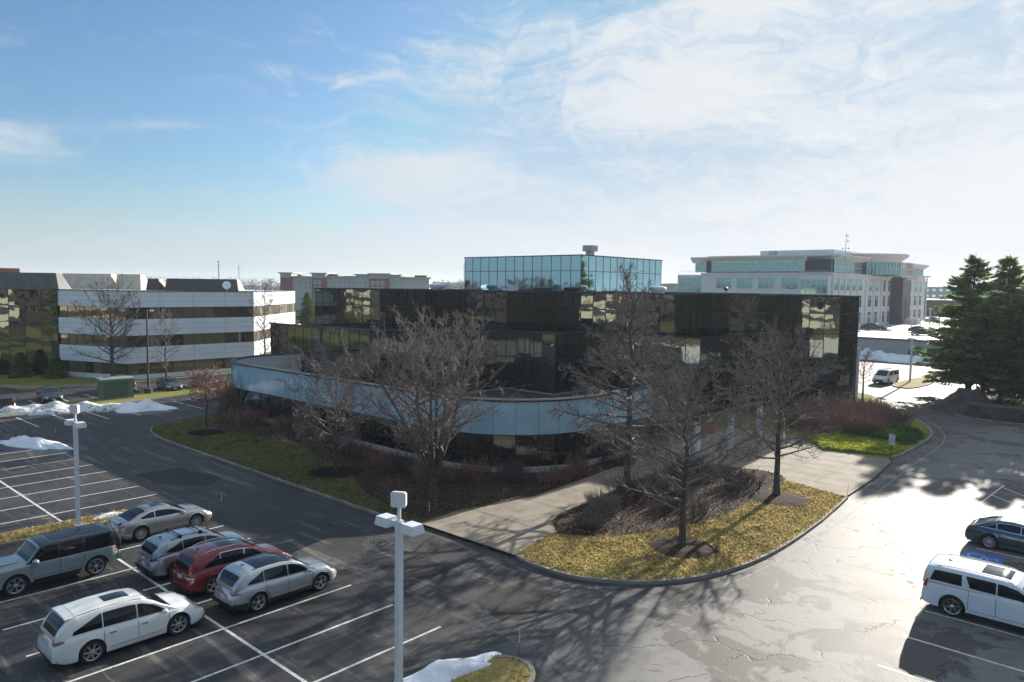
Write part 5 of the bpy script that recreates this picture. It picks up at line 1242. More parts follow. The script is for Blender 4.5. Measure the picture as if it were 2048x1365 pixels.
shoebox_pole('lamp_pole', 'rust-stained white lamp pole on the left grass strip with three box heads', -41.15, 12.75, 5.25, (R_(180), 0), R_(2), 'white_rusty', z=KZ)
shoebox_pole('lamp_pole', 'distant white lamp pole on the small kerbed island before the snow row', -28.3, 114.2, 6.0, (R_(130), R_(-50)), 0, z=KZ, pr=.13)
shoebox_pole('lamp_pole', 'thin white lamp pole rising behind the curved parapet, before the white building end', -91.3, 56.0, 7.0, (R_(20),), 0, z=0, top_head=False, pr=.14)
t = thing('street_lamp', 'tall dark bronze street lamp on a short base beside the green cabinet', 'street lamp', (-85.9, 34.1, KZ), R_(120))
mb = MB(); mb.chain([(0, 0, 0.25), (0, 0, 9.3)], [.12, .085], 10); mb.build('pole', 'brown_metal', t)
mb = MB(); mb.lathe([(.42, 0), (.42, .55), (.01, .56)], 16); mb.build('base', 'stone_wall', t)
mb = MB(); mb.box(-.10, -.06, 9.2, .55, .06, 9.32); mb.box(.25, -.18, 9.16, 1.0, .18, 9.36); mb.build('lamp_head', 'brown_metal', t)
# deck lamps and the far one
for k, (x, y, h, lb) in enumerate([(-57.5, 245, 13.5, 'tall white lamp pole on the parking deck beside the distant parked cars'), (-53.3, 214, 6.6, 'white bollard light on the deck, nearest of the entrance bollards'), (-53.0, 221, 6.6, 'white bollard light on the deck, in the middle of the entrance bollards'), (-52.6, 229, 6.6, 'white bollard light on the deck, farthest of the entrance bollards')]):
    t = thing('deck_light', lb, 'lamp pole', (x, y, 3.75), R_(40), 'white lights on the parking deck'); mb = MB(); mb.tube((0, 0, 0), (0, 0, h if k == 0 else 4.4), .16, .14, 8, True); mb.build('pole', 'white_metal', t)
    mb = MB(); mb.box(-.9 if k == 0 else -.3, -.3, (h if k == 0 else 4.4) - .1, .9 if k == 0 else .3, .3, (h if k == 0 else 4.4) + .25); mb.build('lamp_head', 'white_metal', t)
# parking notice on the ground cover
t = thing('parking_sign', 'small white notice on a dark leaning post at the edge of the ground cover', 'sign', (-15.75, 59.3, KZ), R_(-40))
mb = MB(); mb.tube((0, 0, 0), (0.12, 0, 1.35), .035, .03, 8, True); mb.build('post', 'frame', t)
mb = MB(); mb.box(-.20, -.055, 1.15, .50, -.03, 1.95); pn = mb.build('sign_panel', 'white_metal', t)
mb = MB(); rn = random.Random(2)
mb.box(-.17, -.062, 1.18, .47, -.056, 1.195); mb.box(-.17, -.062, 1.905, .47, -.056, 1.92); mb.box(-.17, -.062, 1.18, -.155, -.056, 1.92); mb.box(.455, -.062, 1.18, .47, -.056, 1.92)
mb.build('border', mat('sign_red', (0.35, 0.06, 0.05), 0.6), pn)
def text_on(parent, s, size, loc, rot, m, name='lettering', ext=0.003, align='CENTER'):
    c = bpy.data.curves.new(name, 'FONT'); c.body = s; c.size = size; c.align_x = align; c.align_y = 'CENTER'; c.extrude = ext
    tmp = bpy.data.objects.new('tmp', c); COL.objects.link(tmp); dg = bpy.context.evaluated_depsgraph_get(); me = bpy.data.meshes.new_from_object(tmp.evaluated_get(dg)); bpy.data.objects.remove(tmp)
    me.name = name; me.materials.clear(); me.materials.append(M[m] if isinstance(m, str) else m); o = bpy.data.objects.new(name, me); COL.objects.link(o); o.parent = parent; o.location = loc; o.rotation_euler = rot; return o
for k, (s, sz) in enumerate((('NO', .15), ('PARKING', .115), ('FIRE LANE', .10))):
    text_on(pn, s, sz, (.15, -.0615, 1.78 - k * .2), (R_(90), 0, 0), 'sign_text' if 'sign_text' in M else M.setdefault('sign_text', mat('sign_text', (.05, .05, .06), .6)))
# driveway snow stakes
for x, y, h, lb in ((-38.9, 19.2, .95, 'thin white and red snow stake on the asphalt behind the silver coupe'), (-29.5, 26.1, .95, 'thin white and red snow stake at the kerb beside the walk apron'), (-16.0, 18.2, 1.1, 'thin white and red snow stake at the tip of the bottom island'), (-66.0, 19.0, .9, 'leaning red snow stake beside the white snow bank'), (-14.6, 46.4, 1.0, 'thin snow stake at the plaza kerb')):
    t = thing('snow_stake', lb, 'marker stake', (x, y, 0.0), 0, 'driveway snow stakes')
    mb = MB(); mb.tube((0, 0, 0), (.02, 0, h * .55), .014, .014, 5); mb.build('lower_part', mat('stake_red', (.4, .05, .04), .5), t)
    mb = MB(); mb.tube((.02, 0, h * .55), (.03, 0, h), .014, .012, 5); mb.build('reflective_tip', 'white_metal', t)
# green electrical cabinet
t = thing('electrical_cabinet', 'green transformer cabinet with louvred doors on the grass strip before the pickup', 'cabinet', (-84.9, 30.3, KZ), R_(84))
mb = MB(); mb.box(-1.55, -1.0, 0, 1.55, 1.0, 2.0); mb.build('body', 'green_metal', t)
mb = MB(); mb.box(-1.68, -1.12, 2.0, 1.68, 1.12, 2.16); mb.build('roof', mat('green_metal_light', (.24, .32, .26), .5), t)
mb = MB(); mb.box(-.9, -1.05, .25, .95, -1.0, 1.75); mb.box(-1.4, -1.03, .2, -1.0, -1.0, 1.8); dr = mb.build('door', mat('green_door', (.05, .085, .06), .5), t)
mb = MB()
for k in range(12): mb.box(-.8 + .15 * k, -1.07, .35, -.76 + .15 * k, -1.05, 1.65)
mb.build('louvres', 'green_metal', dr); mb = MB(); mb.box(-1.0, .2, 2.16, -.4, .7, 2.5); mb.build('vent', 'grey_metal', t)
mb = MB(); mb.box(-1.8, -1.3, -.05, 1.8, 1.3, .04); mb.build('pad', 'concrete', t)
# white wall at the far left edge
t = thing('entry_wall', 'low white wall with a flat cap at the left edge before the dark glass building', 'wall', (-104.2, 23.2, KZ), R_(45))
mb = MB(); mb.box(-4, -.4, 0, .0, .4, 3.4); mb.build('wall', 'precast', t); mb = MB(); mb.box(-4.2, -.7, 3.4, 1.0, .7, 3.85); mb.build('cap', 'white_panel', t)
# distant pylons
for k, (x, y, h, lb) in enumerate([(-820, 430, 34, 'thin power pylon on the horizon left of the hotel'), (-620, 600, 40, 'power pylon on the horizon between the hotel and the rooftop block'), (-560, 277, 30, 'single-pole highway light above the brown roof screen')]):
    t = thing('pylon', lb, 'pylon', (x, y, 0)); mb = MB(); mb.tube((0, 0, 0), (0, 0, h), .5, .3, 4); mb.build('mast', 'grey_metal', t); mb = MB()
    for zz, w in ((h * .98, 2.6), (h * .88, 7 if k == 1 else 3)): mb.tube((-w, 0, zz), (w, 0, zz), .22, .22, 4)
    mb.build('crossarm', 'grey_metal', t)

# ---------------------------------------------------------------- vehicles
def lerp_poly(pl, x):
    if x <= pl[0][0]: return pl[0][1]
    for a, b_ in zip(pl[:-1], pl[1:]):
        if x <= b_[0]:
            t = (x - a[0]) / max(1e-9, b_[0] - a[0]); t = t * t * (3 - 2 * t) * .35 + t * .65
            return a[1] + (b_[1] - a[1]) * t
    return pl[-1][1]
def paint(name, c, metal=0.0, rough=0.28):
    if name in M: return name
    M[name] = mat(name, c, rough, metal, 0.5, coat=1.0, dirt=(tuple(x * .72 + .02 for x in c), 2.2, 0.62)); return name
M['car_glass'] = mat('car_glass', (0.006, 0.010, 0.014), 0.05, 0, 0.40)
M['black_roof'] = mat('black_roof', (0.012, 0.014, 0.018), 0.22, 0, 0.5, coat=0.5)
M['car_black'] = mat('black_trim', (0.016, 0.016, 0.017), 0.5)
M['tyre'] = mat('tyre_rubber', (0.018, 0.018, 0.018), 0.85, var=.3, vscale=8)
M['rim'] = mat('alloy_rim', (0.55, 0.56, 0.58), 0.28, 0.85)
M['chrome'] = mat('chrome', (0.75, 0.76, 0.78), 0.12, 1.0)
M['red_lens'] = mat('red_lens', (0.30, 0.012, 0.015), 0.12, 0, .6, coat=1.0)
M['clear_lens'] = mat('clear_lens', (0.55, 0.57, 0.60), 0.1, 0.2, .8, coat=1.0)
M['plate'] = mat('licence_plate', (0.55, 0.60, 0.62), 0.5)
M['gap'] = mat('door_gap', (0.02, 0.02, 0.02), 0.9)

class Car:
    def __init__(s, L, W, wb, r, xr, top, belt, gh, bottom=0.22, sill=0.26, flare=0.0, box=0.0, arch=0.055, tw=0.24, roofw=0.74, gh_inset=0.0):
        """x forward, origin on the ground under the middle. top/belt: (x,z) profiles of deck and belt line; gh: greenhouse top profile"""
        s.L, s.W, s.wb, s.r, s.xr, s.xf = L, W, wb, r, xr, xr + wb
        s.top, s.belt, s.gh, s.bottom, s.sill, s.box, s.Ra, s.tw, s.roofw, s.flare, s.ghi = top, belt, gh, bottom, sill, box, r + arch, tw, roofw, flare, gh_inset
    def hw(s, x):
        """half width in plan, rounded ends"""
        e = s.L / 2 - abs(x); R0 = 0.62 * (1 - s.box * .6)
        k = 0 if e >= R0 else (1 - e / R0)
        return s.W / 2 * (1 - (0.26 - .16 * s.box) * k ** 2.4)
    def zb(s, x):
        z = s.bottom + (0.10 * max(0, 1 - (s.L / 2 - abs(x)) / .5) ** 1.5)
        for xw in (s.xr, s.xf):
            d = abs(x - xw)
            if d < s.Ra: z = max(z, s.r + math.sqrt(s.Ra ** 2 - d * d))
        return z
    def sec(s, x):
        """half cross-section of the lower body, bottom to centre line"""
        w, z0, zt, zB = s.hw(x), s.zb(x), lerp_poly(s.top, x), lerp_poly(s.belt, x)
        zB = min(zB, zt) if (x > s.gh[0][0] + .02 or x < s.gh[-1][0] - .02) else zB
        h = zB - s.bottom; nar = 1 - s.box
        p = [(w * (1 - .055 * nar), max(z0, s.bottom)), (w * (1 - .018 * nar), max(z0 + .012, s.bottom + .13 * h)), (w, max(z0 + .024, s.bottom + .40 * h)), (w * (1 - .006 * nar), max(z0 + .036, s.bottom + .62 * h)),
             (w * (1 - .020 * nar), max(z0 + .05, s.bottom + .82 * h)), (w * (1 - .045 * nar - .01), max(z0 + .06, zB - .015))]
        zt2 = max(zt, zB)
        p += [(w * (.91 - .0 * nar), zB + .012 + (zt2 - zB) * .35), (w * .80, zB + (zt2 - zB) * .85 + .016), (w * .5, zt2 + .022), (w * .2, zt2 + .034), (0, zt2 + .037)]
        return p
    def xdef(s, x, z):
        """pull the ends in towards the bonnet and the bumper foot"""
        for sg in (1, -1):
            e = s.L / 2 - sg * x
            if e < .55:
                k = (1 - e / .55) ** 1.6; zt = lerp_poly(s.top, sg * (s.L / 2)); zr = (z - .48) / max(.2, zt - .48)
                off = (.16 * max(0, zr) ** 2 + .05 * max(0, -(z - .42) / .2) ** 2) * (1 - s.box * .65)
                x -= sg * k * off
        return x
    def stations(s):
        xs = set(); n = 46
        for k in range(n + 1): xs.add(round(-s.L / 2 + s.L * k / n, 4))
        for xw in (s.xr, s.xf):
            for k in range(15):
                a = math.pi * k / 14; xs.add(round(xw + s.Ra * math.cos(a) * .9995, 4))
            xs.add(round(xw - s.Ra - .004, 4)); xs.add(round(xw + s.Ra + .004, 4))
        for q in (.02, .05, .1, .16, .24, .34): xs.add(round(s.L / 2 - q, 4)); xs.add(round(-s.L / 2 + q, 4))
        return sorted(x for x in xs if abs(x) <= s.L / 2 + 1e-6)
    def side_y(s, x, z):
        p = s.sec(x)[:6]
        for a, b_ in zip(p[:-1], p[1:]):
            if z <= b_[1]: t = (z - a[1]) / max(1e-6, b_[1] - a[1]); t = max(0, min(1, t)); return a[0] + (b_[0] - a[0]) * t
        return p[-1][0]
    def ghz(s, x): return lerp_poly(s.gh, x)
    def ghsec(s, x):
        zB = lerp_poly(s.belt, x) - .01; zt = max(s.ghz(x), zB + .004); zm = max(z for _, z in s.gh)
        w0 = s.hw(x) * .925 - s.ghi; wr = s.W / 2 * s.roofw; f = min(1, (zt - zB) / (zm - zB)); wt = w0 + (wr - w0) * f ** .9
        dz = zt - zB
        return [(w0, zB), (w0 + (wt - w0) * .5 + .018 * f, zB + dz * .48), (w0 + (wt - w0) * .88 + .012 * f, zB + dz * .86), (wt - .035, zt - .02 * f), (wt - .13, zt + .004), (wt * .5, zt + .028 * f), (0, zt + .04 * f)]
    def gh_y(s, x, z):
        p = s.ghsec(x)
        for a, b_ in zip(p[:4], p[1:5]):
            if z <= b_[1]: t = (z - a[1]) / max(1e-6, b_[1] - a[1]); t = max(0, min(1, t)); return a[0] + (b_[0] - a[0]) * t
        return p[4][0]
    def gh_top(s, x, u):
        """point on the greenhouse top surface, u in -1..1 across"""
        p = s.ghsec(x)[3:]; y = abs(u) * p[0][0]
        for a, b_ in zip(p[:-1], p[1:]):
            if y >= b_[0]: t = (y - b_[0]) / max(1e-6, a[0] - b_[0]); z = b_[1] + (a[1] - b_[1]) * t; return Vector((x, math.copysign(y, u), z))
        return Vector((x, 0, p[-1][1]))
    # ------- parts
    def body(s, m, t):
        mb = MB(); xs = s.stations(); rows = []
        for x in xs:
            p = s.sec(x); idx = []
            for y, z in p: idx.append(mb.pt((s.xdef(x, z), -y, z)))
            for y, z in p[-2::-1]: idx.append(mb.pt((s.xdef(x, z), y, z)))
            rows.append(idx)
        n = len(rows[0])
        for a, b_ in zip(rows[:-1], rows[1:]):
            for k in range(n - 1): mb.f.append((a[k], b_[k], b_[k + 1], a[k + 1])); mb.mi.append(0)
        for r, fl in ((rows[0], False), (rows[-1], True)):
            for k in range(n // 2):
                q = (r[k], r[k + 1], r[n - 2 - k], r[n - 1 - k]) if k < n // 2 - 0 else None
                if q[1] == q[2]: q = (r[k], r[k + 1], r[n - 1 - k])
                mb.f.append(q if not fl else q[::-1]); mb.mi.append(0)
        o = mb.build('body', m, t, smooth=38)
        ub = MB(); ub.box(-s.L / 2 + .12, -s.W / 2 + .16, s.bottom + .02, s.L / 2 - .12, s.W / 2 - .16, s.bottom + .32); 
        for xw in (s.xr, s.xf): ub.box(xw - s.Ra, -s.W / 2 + .30, s.bottom + .02, xw + s.Ra, s.W / 2 - .30, s.r + s.Ra + .02)
        for xw in (s.xr, s.xf):
            for sg in (-1, 1):
                p = []
                for k in range(13):
                    a = math.pi * k / 12; p.append((xw + s.Ra * math.cos(a), s.r + s.Ra * math.sin(a)))
                for a, b_ in zip(p[:-1], p[1:]): ub.face([(a[0], sg * (s.W / 2 - .06), a[1]), (b_[0], sg * (s.W / 2 - .06), b_[1]), (b_[0], sg * (s.W / 2 - .36), b_[1]), (a[0], sg * (s.W / 2 - .36), a[1])])
        ub.build('underbody', 'car_black', t)
        return o
    def cabin(s, m, t, roof_m=None, name='cabin'):
        mb = MB(); x0, x1 = s.gh[0][0], s.gh[-1][0]; xs = set(round(x1 + (x0 - x1) * k / 40, 4) for k in range(41)) if x0 > x1 else set(round(x0 + (x1 - x0) * k / 40, 4) for k in range(41))
        for g in s.gh: xs.add(round(g[0], 4))
        rows = []
        for x in sorted(xs):
            p = s.ghsec(x); idx = [mb.pt((x, -y, z)) for y, z in p] + [mb.pt((x, y, z)) for y, z in p[-2::-1]]; rows.append(idx)
        n = len(rows[0])
        for a, b_ in zip(rows[:-1], rows[1:]):
            for k in range(n - 1): mb.f.append((a[k], b_[k], b_[k + 1], a[k + 1])); mb.mi.append(1 if roof_m and 2 <= k <= n - 4 else 0)
        for r in (rows[0], rows[-1]): mb.f.append(tuple(r)); mb.mi.append(0)
        return mb.build(name, [m, roof_m] if roof_m else m, t, smooth=32)
    def top_patch(s, xa, xb, ua, ub, m, name, t, off=.007, n=8, nu=8, taper=0.0):
        mb = MB(); g = []
        for i in range(n + 1):
            x = xa + (xb - xa) * i / n; row = []
            for j in range(nu + 1):
                u = ua + (ub - ua) * j / nu; u *= 1 - taper * i / n
                p = s.gh_top(x, u); q = s.gh_top(x + .02, u) - s.gh_top(x - .02, u); w = s.gh_top(x, min(.98, u + .03)) - s.gh_top(x, max(-.98, u - .03)); nn = q.cross(w); nn = nn.normalized() if nn.length > 1e-9 else Vector((0, 0, 1))
                if nn.z < 0: nn = -nn
                row.append(mb.pt(p + nn * off))
            g.append(row)
        for i in range(n):
            for j in range(nu): mb.f.append((g[i][j], g[i + 1][j], g[i + 1][j + 1], g[i][j + 1])); mb.mi.append(0)
        return mb.build(name, m, t, smooth=180)
    def side_win(s, xa, xb, t, sg, zlo=.075, zhi=.085, m='car_glass', name='side_window', ztop=None, off=.008, skew=0.0, trim=None, zbr=None, tap=0.0):
        """window between stations; skew slants the edges"""
        def build(e, o_, nm, m_, par):
            mb = MB(); n = 12; g = []
            for i in range(n + 1):
                x = xa - e + (xb - xa + 2 * e) * i / n; bz = lerp_poly(s.belt, x) + zlo - e; tz = s.ghz(x) - zhi + e
                if ztop: tz = min(tz, ztop)
                if zbr: bz = max(bz, bz + zbr[0] * max(0, 1 - (x - xa) / zbr[1])) if zbr[1] > 0 else bz
                tz = bz + (tz - bz) * (1 - tap * (1 - i / n) ** 1.3); tz = max(tz, bz + .012); row = []
                for j in range(5):
                    z = bz + (tz - bz) * j / 4; xx = x + skew * (z - bz) * (1 - i / n); row.append(mb.pt((xx, sg * (s.gh_y(xx, z) + o_), z)))
                g.append(row)
            for i in range(n):
                for j in range(4): mb.f.append((g[i][j], g[i + 1][j], g[i + 1][j + 1], g[i][j + 1])); mb.mi.append(0)
            return mb.build(nm, m_, par, smooth=180)
        o = build(0, off, name, m, t)
        if trim: build(.028, off - .004, 'window_trim', trim, o)
        return o
    def arch_trim(s, m, t, w=.06, off=.012, low=True):
        for xw, nm in ((s.xr, 'rear'), (s.xf, 'front')):
            for sg in (-1, 1):
                mb = MB(); prev = None
                for k in range(17):
                    a = math.pi * (-.06 + 1.12 * k / 16); q = []
                    for rr in (s.Ra - .002, s.Ra + w):
                        x = max(-s.L / 2 + .02, min(s.L / 2 - .02, xw + rr * math.cos(a))); z = max(s.bottom + .01, s.r + rr * math.sin(a)); q.append((s.xdef(x, z), sg * (s.side_y(x, max(z, s.zb(x))) + off), z))
                    q.append((q[0][0], q[0][1] - sg * .05, q[0][2]))
                    if prev: mb.face([prev[0], q[0], q[1], prev[1]]); mb.face([prev[2], q[2], q[0], prev[0]])
                    prev = q
                mb.build('wheel_arch', m, t, smooth=60)
        if low:
            for sg in (-1, 1):
                s.strip(s.xr + s.Ra + .01, s.xf - s.Ra - .01, s.bottom - .005, s.bottom + .17, sg, m, 'sill_cladding', t, .012)
    def strip(s, xa, xb, za, zb_, sg, m, name, t, off=.005, n=14, zf=None):
        mb = MB(); g = []
        for i in range(n + 1):
            x = xa + (xb - xa) * i / n; d = zf(x) if zf else 0; row = []
            for j in range(4):
                z = za + d + (zb_ - za) * j / 3; row.append(mb.pt((s.xdef(x, z), sg * (s.side_y(x, z) + off), z)))
            g.append(row)
        for i in range(n):
            for j in range(3): mb.f.append((g[i][j], g[i + 1][j], g[i + 1][j + 1], g[i][j + 1])); mb.mi.append(0)
        return mb.build(name, m, t, smooth=180)
    def end_patch(s, end, ya, yb, za, zb_, m, name, t, off=.012, wrap=0.0, zwrap=None):
        """patch on nose (+1) or tail (-1) between y=ya..yb; may wrap round the corner by wrap metres"""
        mb = MB(); g = []; x = end * s.L / 2; sgn = 1 if (ya + yb) >= 0 else -1; n = 6
        ya, yb = sorted((abs(ya), abs(yb))) if ya * yb >= 0 else (ya, yb)
        cols = []
        for i in range(n + 1): cols.append(('e', ya + (yb - ya) * i / n))
        if wrap:
            for i in range(1, 5): cols.append(('s', wrap * i / 4))
        for kind, v in cols:
            row = []
            for j in range(4):
                z = za + (zb_ - za) * j / 3
                if zwrap and kind == 's': zc = (za + zb_) / 2 + zwrap[0] * v / wrap; z = zc + (z - (za + zb_) / 2) * (1 - zwrap[1] * v / wrap)
                if kind == 'e':
                    yl = s.side_y(x * .9999, z); y = v if ya * yb < 0 else min(v, yl + off)
                    p = (s.xdef(x, z) + end * off, (y if ya * yb < 0 else sgn * y), z)
                else:
                    xx = x - end * v; p = (s.xdef(xx, z) + end * off * .4, sgn * (s.side_y(xx, max(z, s.zb(xx) + .001)) + off), z)
                row.append(mb.pt(p))
            g.append(row)
        for i in range(len(g) - 1):
            for j in range(3): mb.f.append((g[i][j], g[i + 1][j], g[i + 1][j + 1], g[i][j + 1])); mb.mi.append(0)
        return mb.build(name, m, t, smooth=180)
    def gaps(s, xs, t, slant=0.0):
        for sg in (-1, 1):
            mb = MB()
            for x in xs:
                z1 = lerp_poly(s.belt, x) - .02; z0 = max(s.bottom + .16, s.zb(x) + .02); pr = None
                for k in range(9):
                    z = z0 + (z1 - z0) * k / 8; xx = x + slant * (z - z0); y = s.side_y(xx, z) + .0035
                    if pr: mb.face([(pr[0] - .009, sg * pr[1], pr[2]), (pr[0] + .009, sg * pr[1], pr[2]), (xx + .009, sg * y, z), (xx - .009, sg * y, z)])
                    pr = (xx, y, z)
            x0, x1 = min(xs), max(xs); zz = s.bottom + .17
            for k in range(12):
                a, b_ = x0 + (x1 - x0) * k / 12, x0 + (x1 - x0) * (k + 1) / 12
                mb.face([(a, sg * (s.side_y(a, zz) + .0038), zz - .006), (b_, sg * (s.side_y(b_, zz) + .0038), zz - .006), (b_, sg * (s.side_y(b_, zz) + .0038), zz + .006), (a, sg * (s.side_y(a, zz) + .0038), zz + .006)])
            mb.build('door_lines', 'gap', t)
    def handles(s, xs, t, m, dz=.14, w=.11):
        for sg in (-1, 1):
            for x in xs:
                z = lerp_poly(s.belt, x) - dz; mb = MB(); mb.obox((x, sg * (s.side_y(x, z) + .022), z), (w, 0, 0), (0, .014, 0), (0, 0, .017)); mb.obox((x, sg * (s.side_y(x, z) + .006), z - .005), (w * .8, 0, 0), (0, .004, 0), (0, 0, .028), 0); mb.build('door_handle', m, t)
    def mirrors(s, x, t, m, sz=1.0):
        for sg in (-1, 1):
            z = lerp_poly(s.belt, x) + .10; y = s.hw(x) * .93; mb = MB(); rr = [(-.10, .5), (-.05, .95), (0.02, 1.0), (.07, .7), (.09, .2)]
            prev = None
            for dx, k in rr:
                idx = [mb.pt((x + dx * sz, sg * (y + .12 + .115 * k * math.cos(q * math.pi / 4) * sz), z + .085 * k * math.sin(q * math.pi / 4) * sz)) for q in range(8)]
                if prev:
                    for q in range(8): mb.f.append((prev[q], prev[(q + 1) % 8], idx[(q + 1) % 8], idx[q])); mb.mi.append(0)
                else: mb.f.append(tuple(idx)); mb.mi.append(0)
                prev = idx
            mb.f.append(tuple(prev)); mb.mi.append(0); mb.tube((x, sg * (y - .02), z - .05), (x, sg * (y + .09), z - .02), .025, .02, 6); mb.build('side_mirror', m, t, smooth=50)
    def wheels(s, t, spokes=10, style='thin', rim='rim', w=None):
        w = w or s.tw; r = s.r; rr = r * .73
        for xw in (s.xr, s.xf):
            for sg in (-1, 1):
                yo = s.W / 2 - .035; yc = yo - w / 2
                mb = MB(); mb.lathe([(rr, -w / 2 + .01), (r * .93, -w / 2), (r, -w / 2 + .035), (r, w / 2 - .035), (r * .93, w / 2), (rr, w / 2 - .012)], 36, (xw, sg * yc, r), 'y'); wo = mb.build('wheel', 'tyre', t, smooth=40)
                m2 = MB(); yf = sg * (yo - .012); m2.lathe([(rr * 1.01, 0), (rr * .93, -sg * .012), (rr * .90, -sg * .05)], 36, (xw, yf, r), 'y')
                for k in range(spokes):
                    a = 2 * math.pi * k / spokes + .3; d = Vector((math.cos(a), 0, math.sin(a))); n = Vector((-d.z, 0, d.x))
                    c = Vector((xw, yf, r))
                    if style == 'thin':
                        for q in (-1, 1): m2.obox(c + d * rr * .53 + n * q * rr * .06 + Vector((0, -sg * .02, 0)), d * rr * .42, Vector((0, .012, 0)), n * .011)
                    elif style == 'y':
                        m2.obox(c + d * rr * .35 + Vector((0, -sg * .02, 0)), d * rr * .25, Vector((0, .014, 0)), n * rr * .085)
                        for q in (-1, 1):
                            e = (d + n * q * .5).normalized(); ne = Vector((-e.z, 0, e.x)); m2.obox(c + d * rr * .5 + e * rr * .22 + Vector((0, -sg * .015, 0)), e * rr * .26, Vector((0, .014, 0)), ne * .022)
                    else: m2.obox(c + d * rr * .5 + Vector((0, -sg * .018, 0)), d * rr * .45, Vector((0, .014, 0)), n * rr * .09)
                m2.lathe([(.065, 0), (.055, sg * .008), (.001, sg * .01)], 16, (xw, yf, r), 'y'); m2.build('rim', rim, wo, smooth=40)
                m3 = MB(); m3.lathe([(rr * .99, 0), (.001, 0)], 24, (xw, yf - sg * .055, r), 'y'); m3.build('brake_disc', 'car_black', wo)
    def plate(s, end, z, t, w=.17, h=.075, y=0.0):
        mb = MB(); x = s.xdef(end * s.L / 2, z) + end * .022; mb.obox((x, y, z), (.008, 0, 0), (0, w, 0), (0, 0, h)); mb.build('licence_plate', 'plate', t)
    def rails(s, xa, xb, t, m, u=.90, h=.045):
        for sg in (-1, 1):
            pts = [s.gh_top(xa + (xb - xa) * k / 10, sg * u) + Vector((0, 0, h * math.sin(math.pi * min(1, max(0, k / 10)) ) ** .35 if 0 < k < 10 else 0)) for k in range(11)]
            mb = MB(); mb.chain(pts, [.018] * 11, 6); mb.build('roof_rail', m, t, smooth=180)
    def fin(s, x, t, m):
        p = s.gh_top(x, 0); mb = MB(); a, b_, c, d = p + Vector((.12, 0, 0)), p + Vector((-.06, .022, 0)), p + Vector((-.06, -.022, 0)), p + Vector((-.075, 0, .075)); mb.face([a, b_, d]); mb.face([a, d, c]); mb.face([b_, c, d]); mb.build('antenna_fin', m, t)
    def standard(s, t, m, windows, gaps, handles, handle_m=None, rear_glass=None, ws=None, mirror_m=None, ghm=None, roof_m=None, trim=None, zhi=.085, mirror_x=None, cabin_m=None):
        s.body(m, t); s.cabin(cabin_m or m, t, roof_m)
        a, b_, u0, u1 = ws; s.top_patch(a, b_, -u0, u0, 'car_glass', 'windscreen', t, taper=u1)
        if rear_glass: a, b_, u0, u1 = rear_glass; s.top_patch(a, b_, -u0, u0, 'car_glass', 'rear_window', t, taper=u1)
        for sg in (-1, 1):
            for wd in windows: s.side_win(wd[0], wd[1], t, sg, skew=wd[2] if len(wd) > 2 else 0, trim=trim, zhi=zhi + .03, tap=.72 if wd is windows[0] and len(windows) == 3 and s.box < .1 else 0)
        s.gaps(gaps, t); s.handles(handles, t, handle_m or m); s.mirrors(mirror_x or windows[-1][1] - .22, t, mirror_m or m)

def vehicle(name, label, cat, x, y, rz, group=None): return thing(name, label, cat, (x, y, 0.006), R_(rz), group)

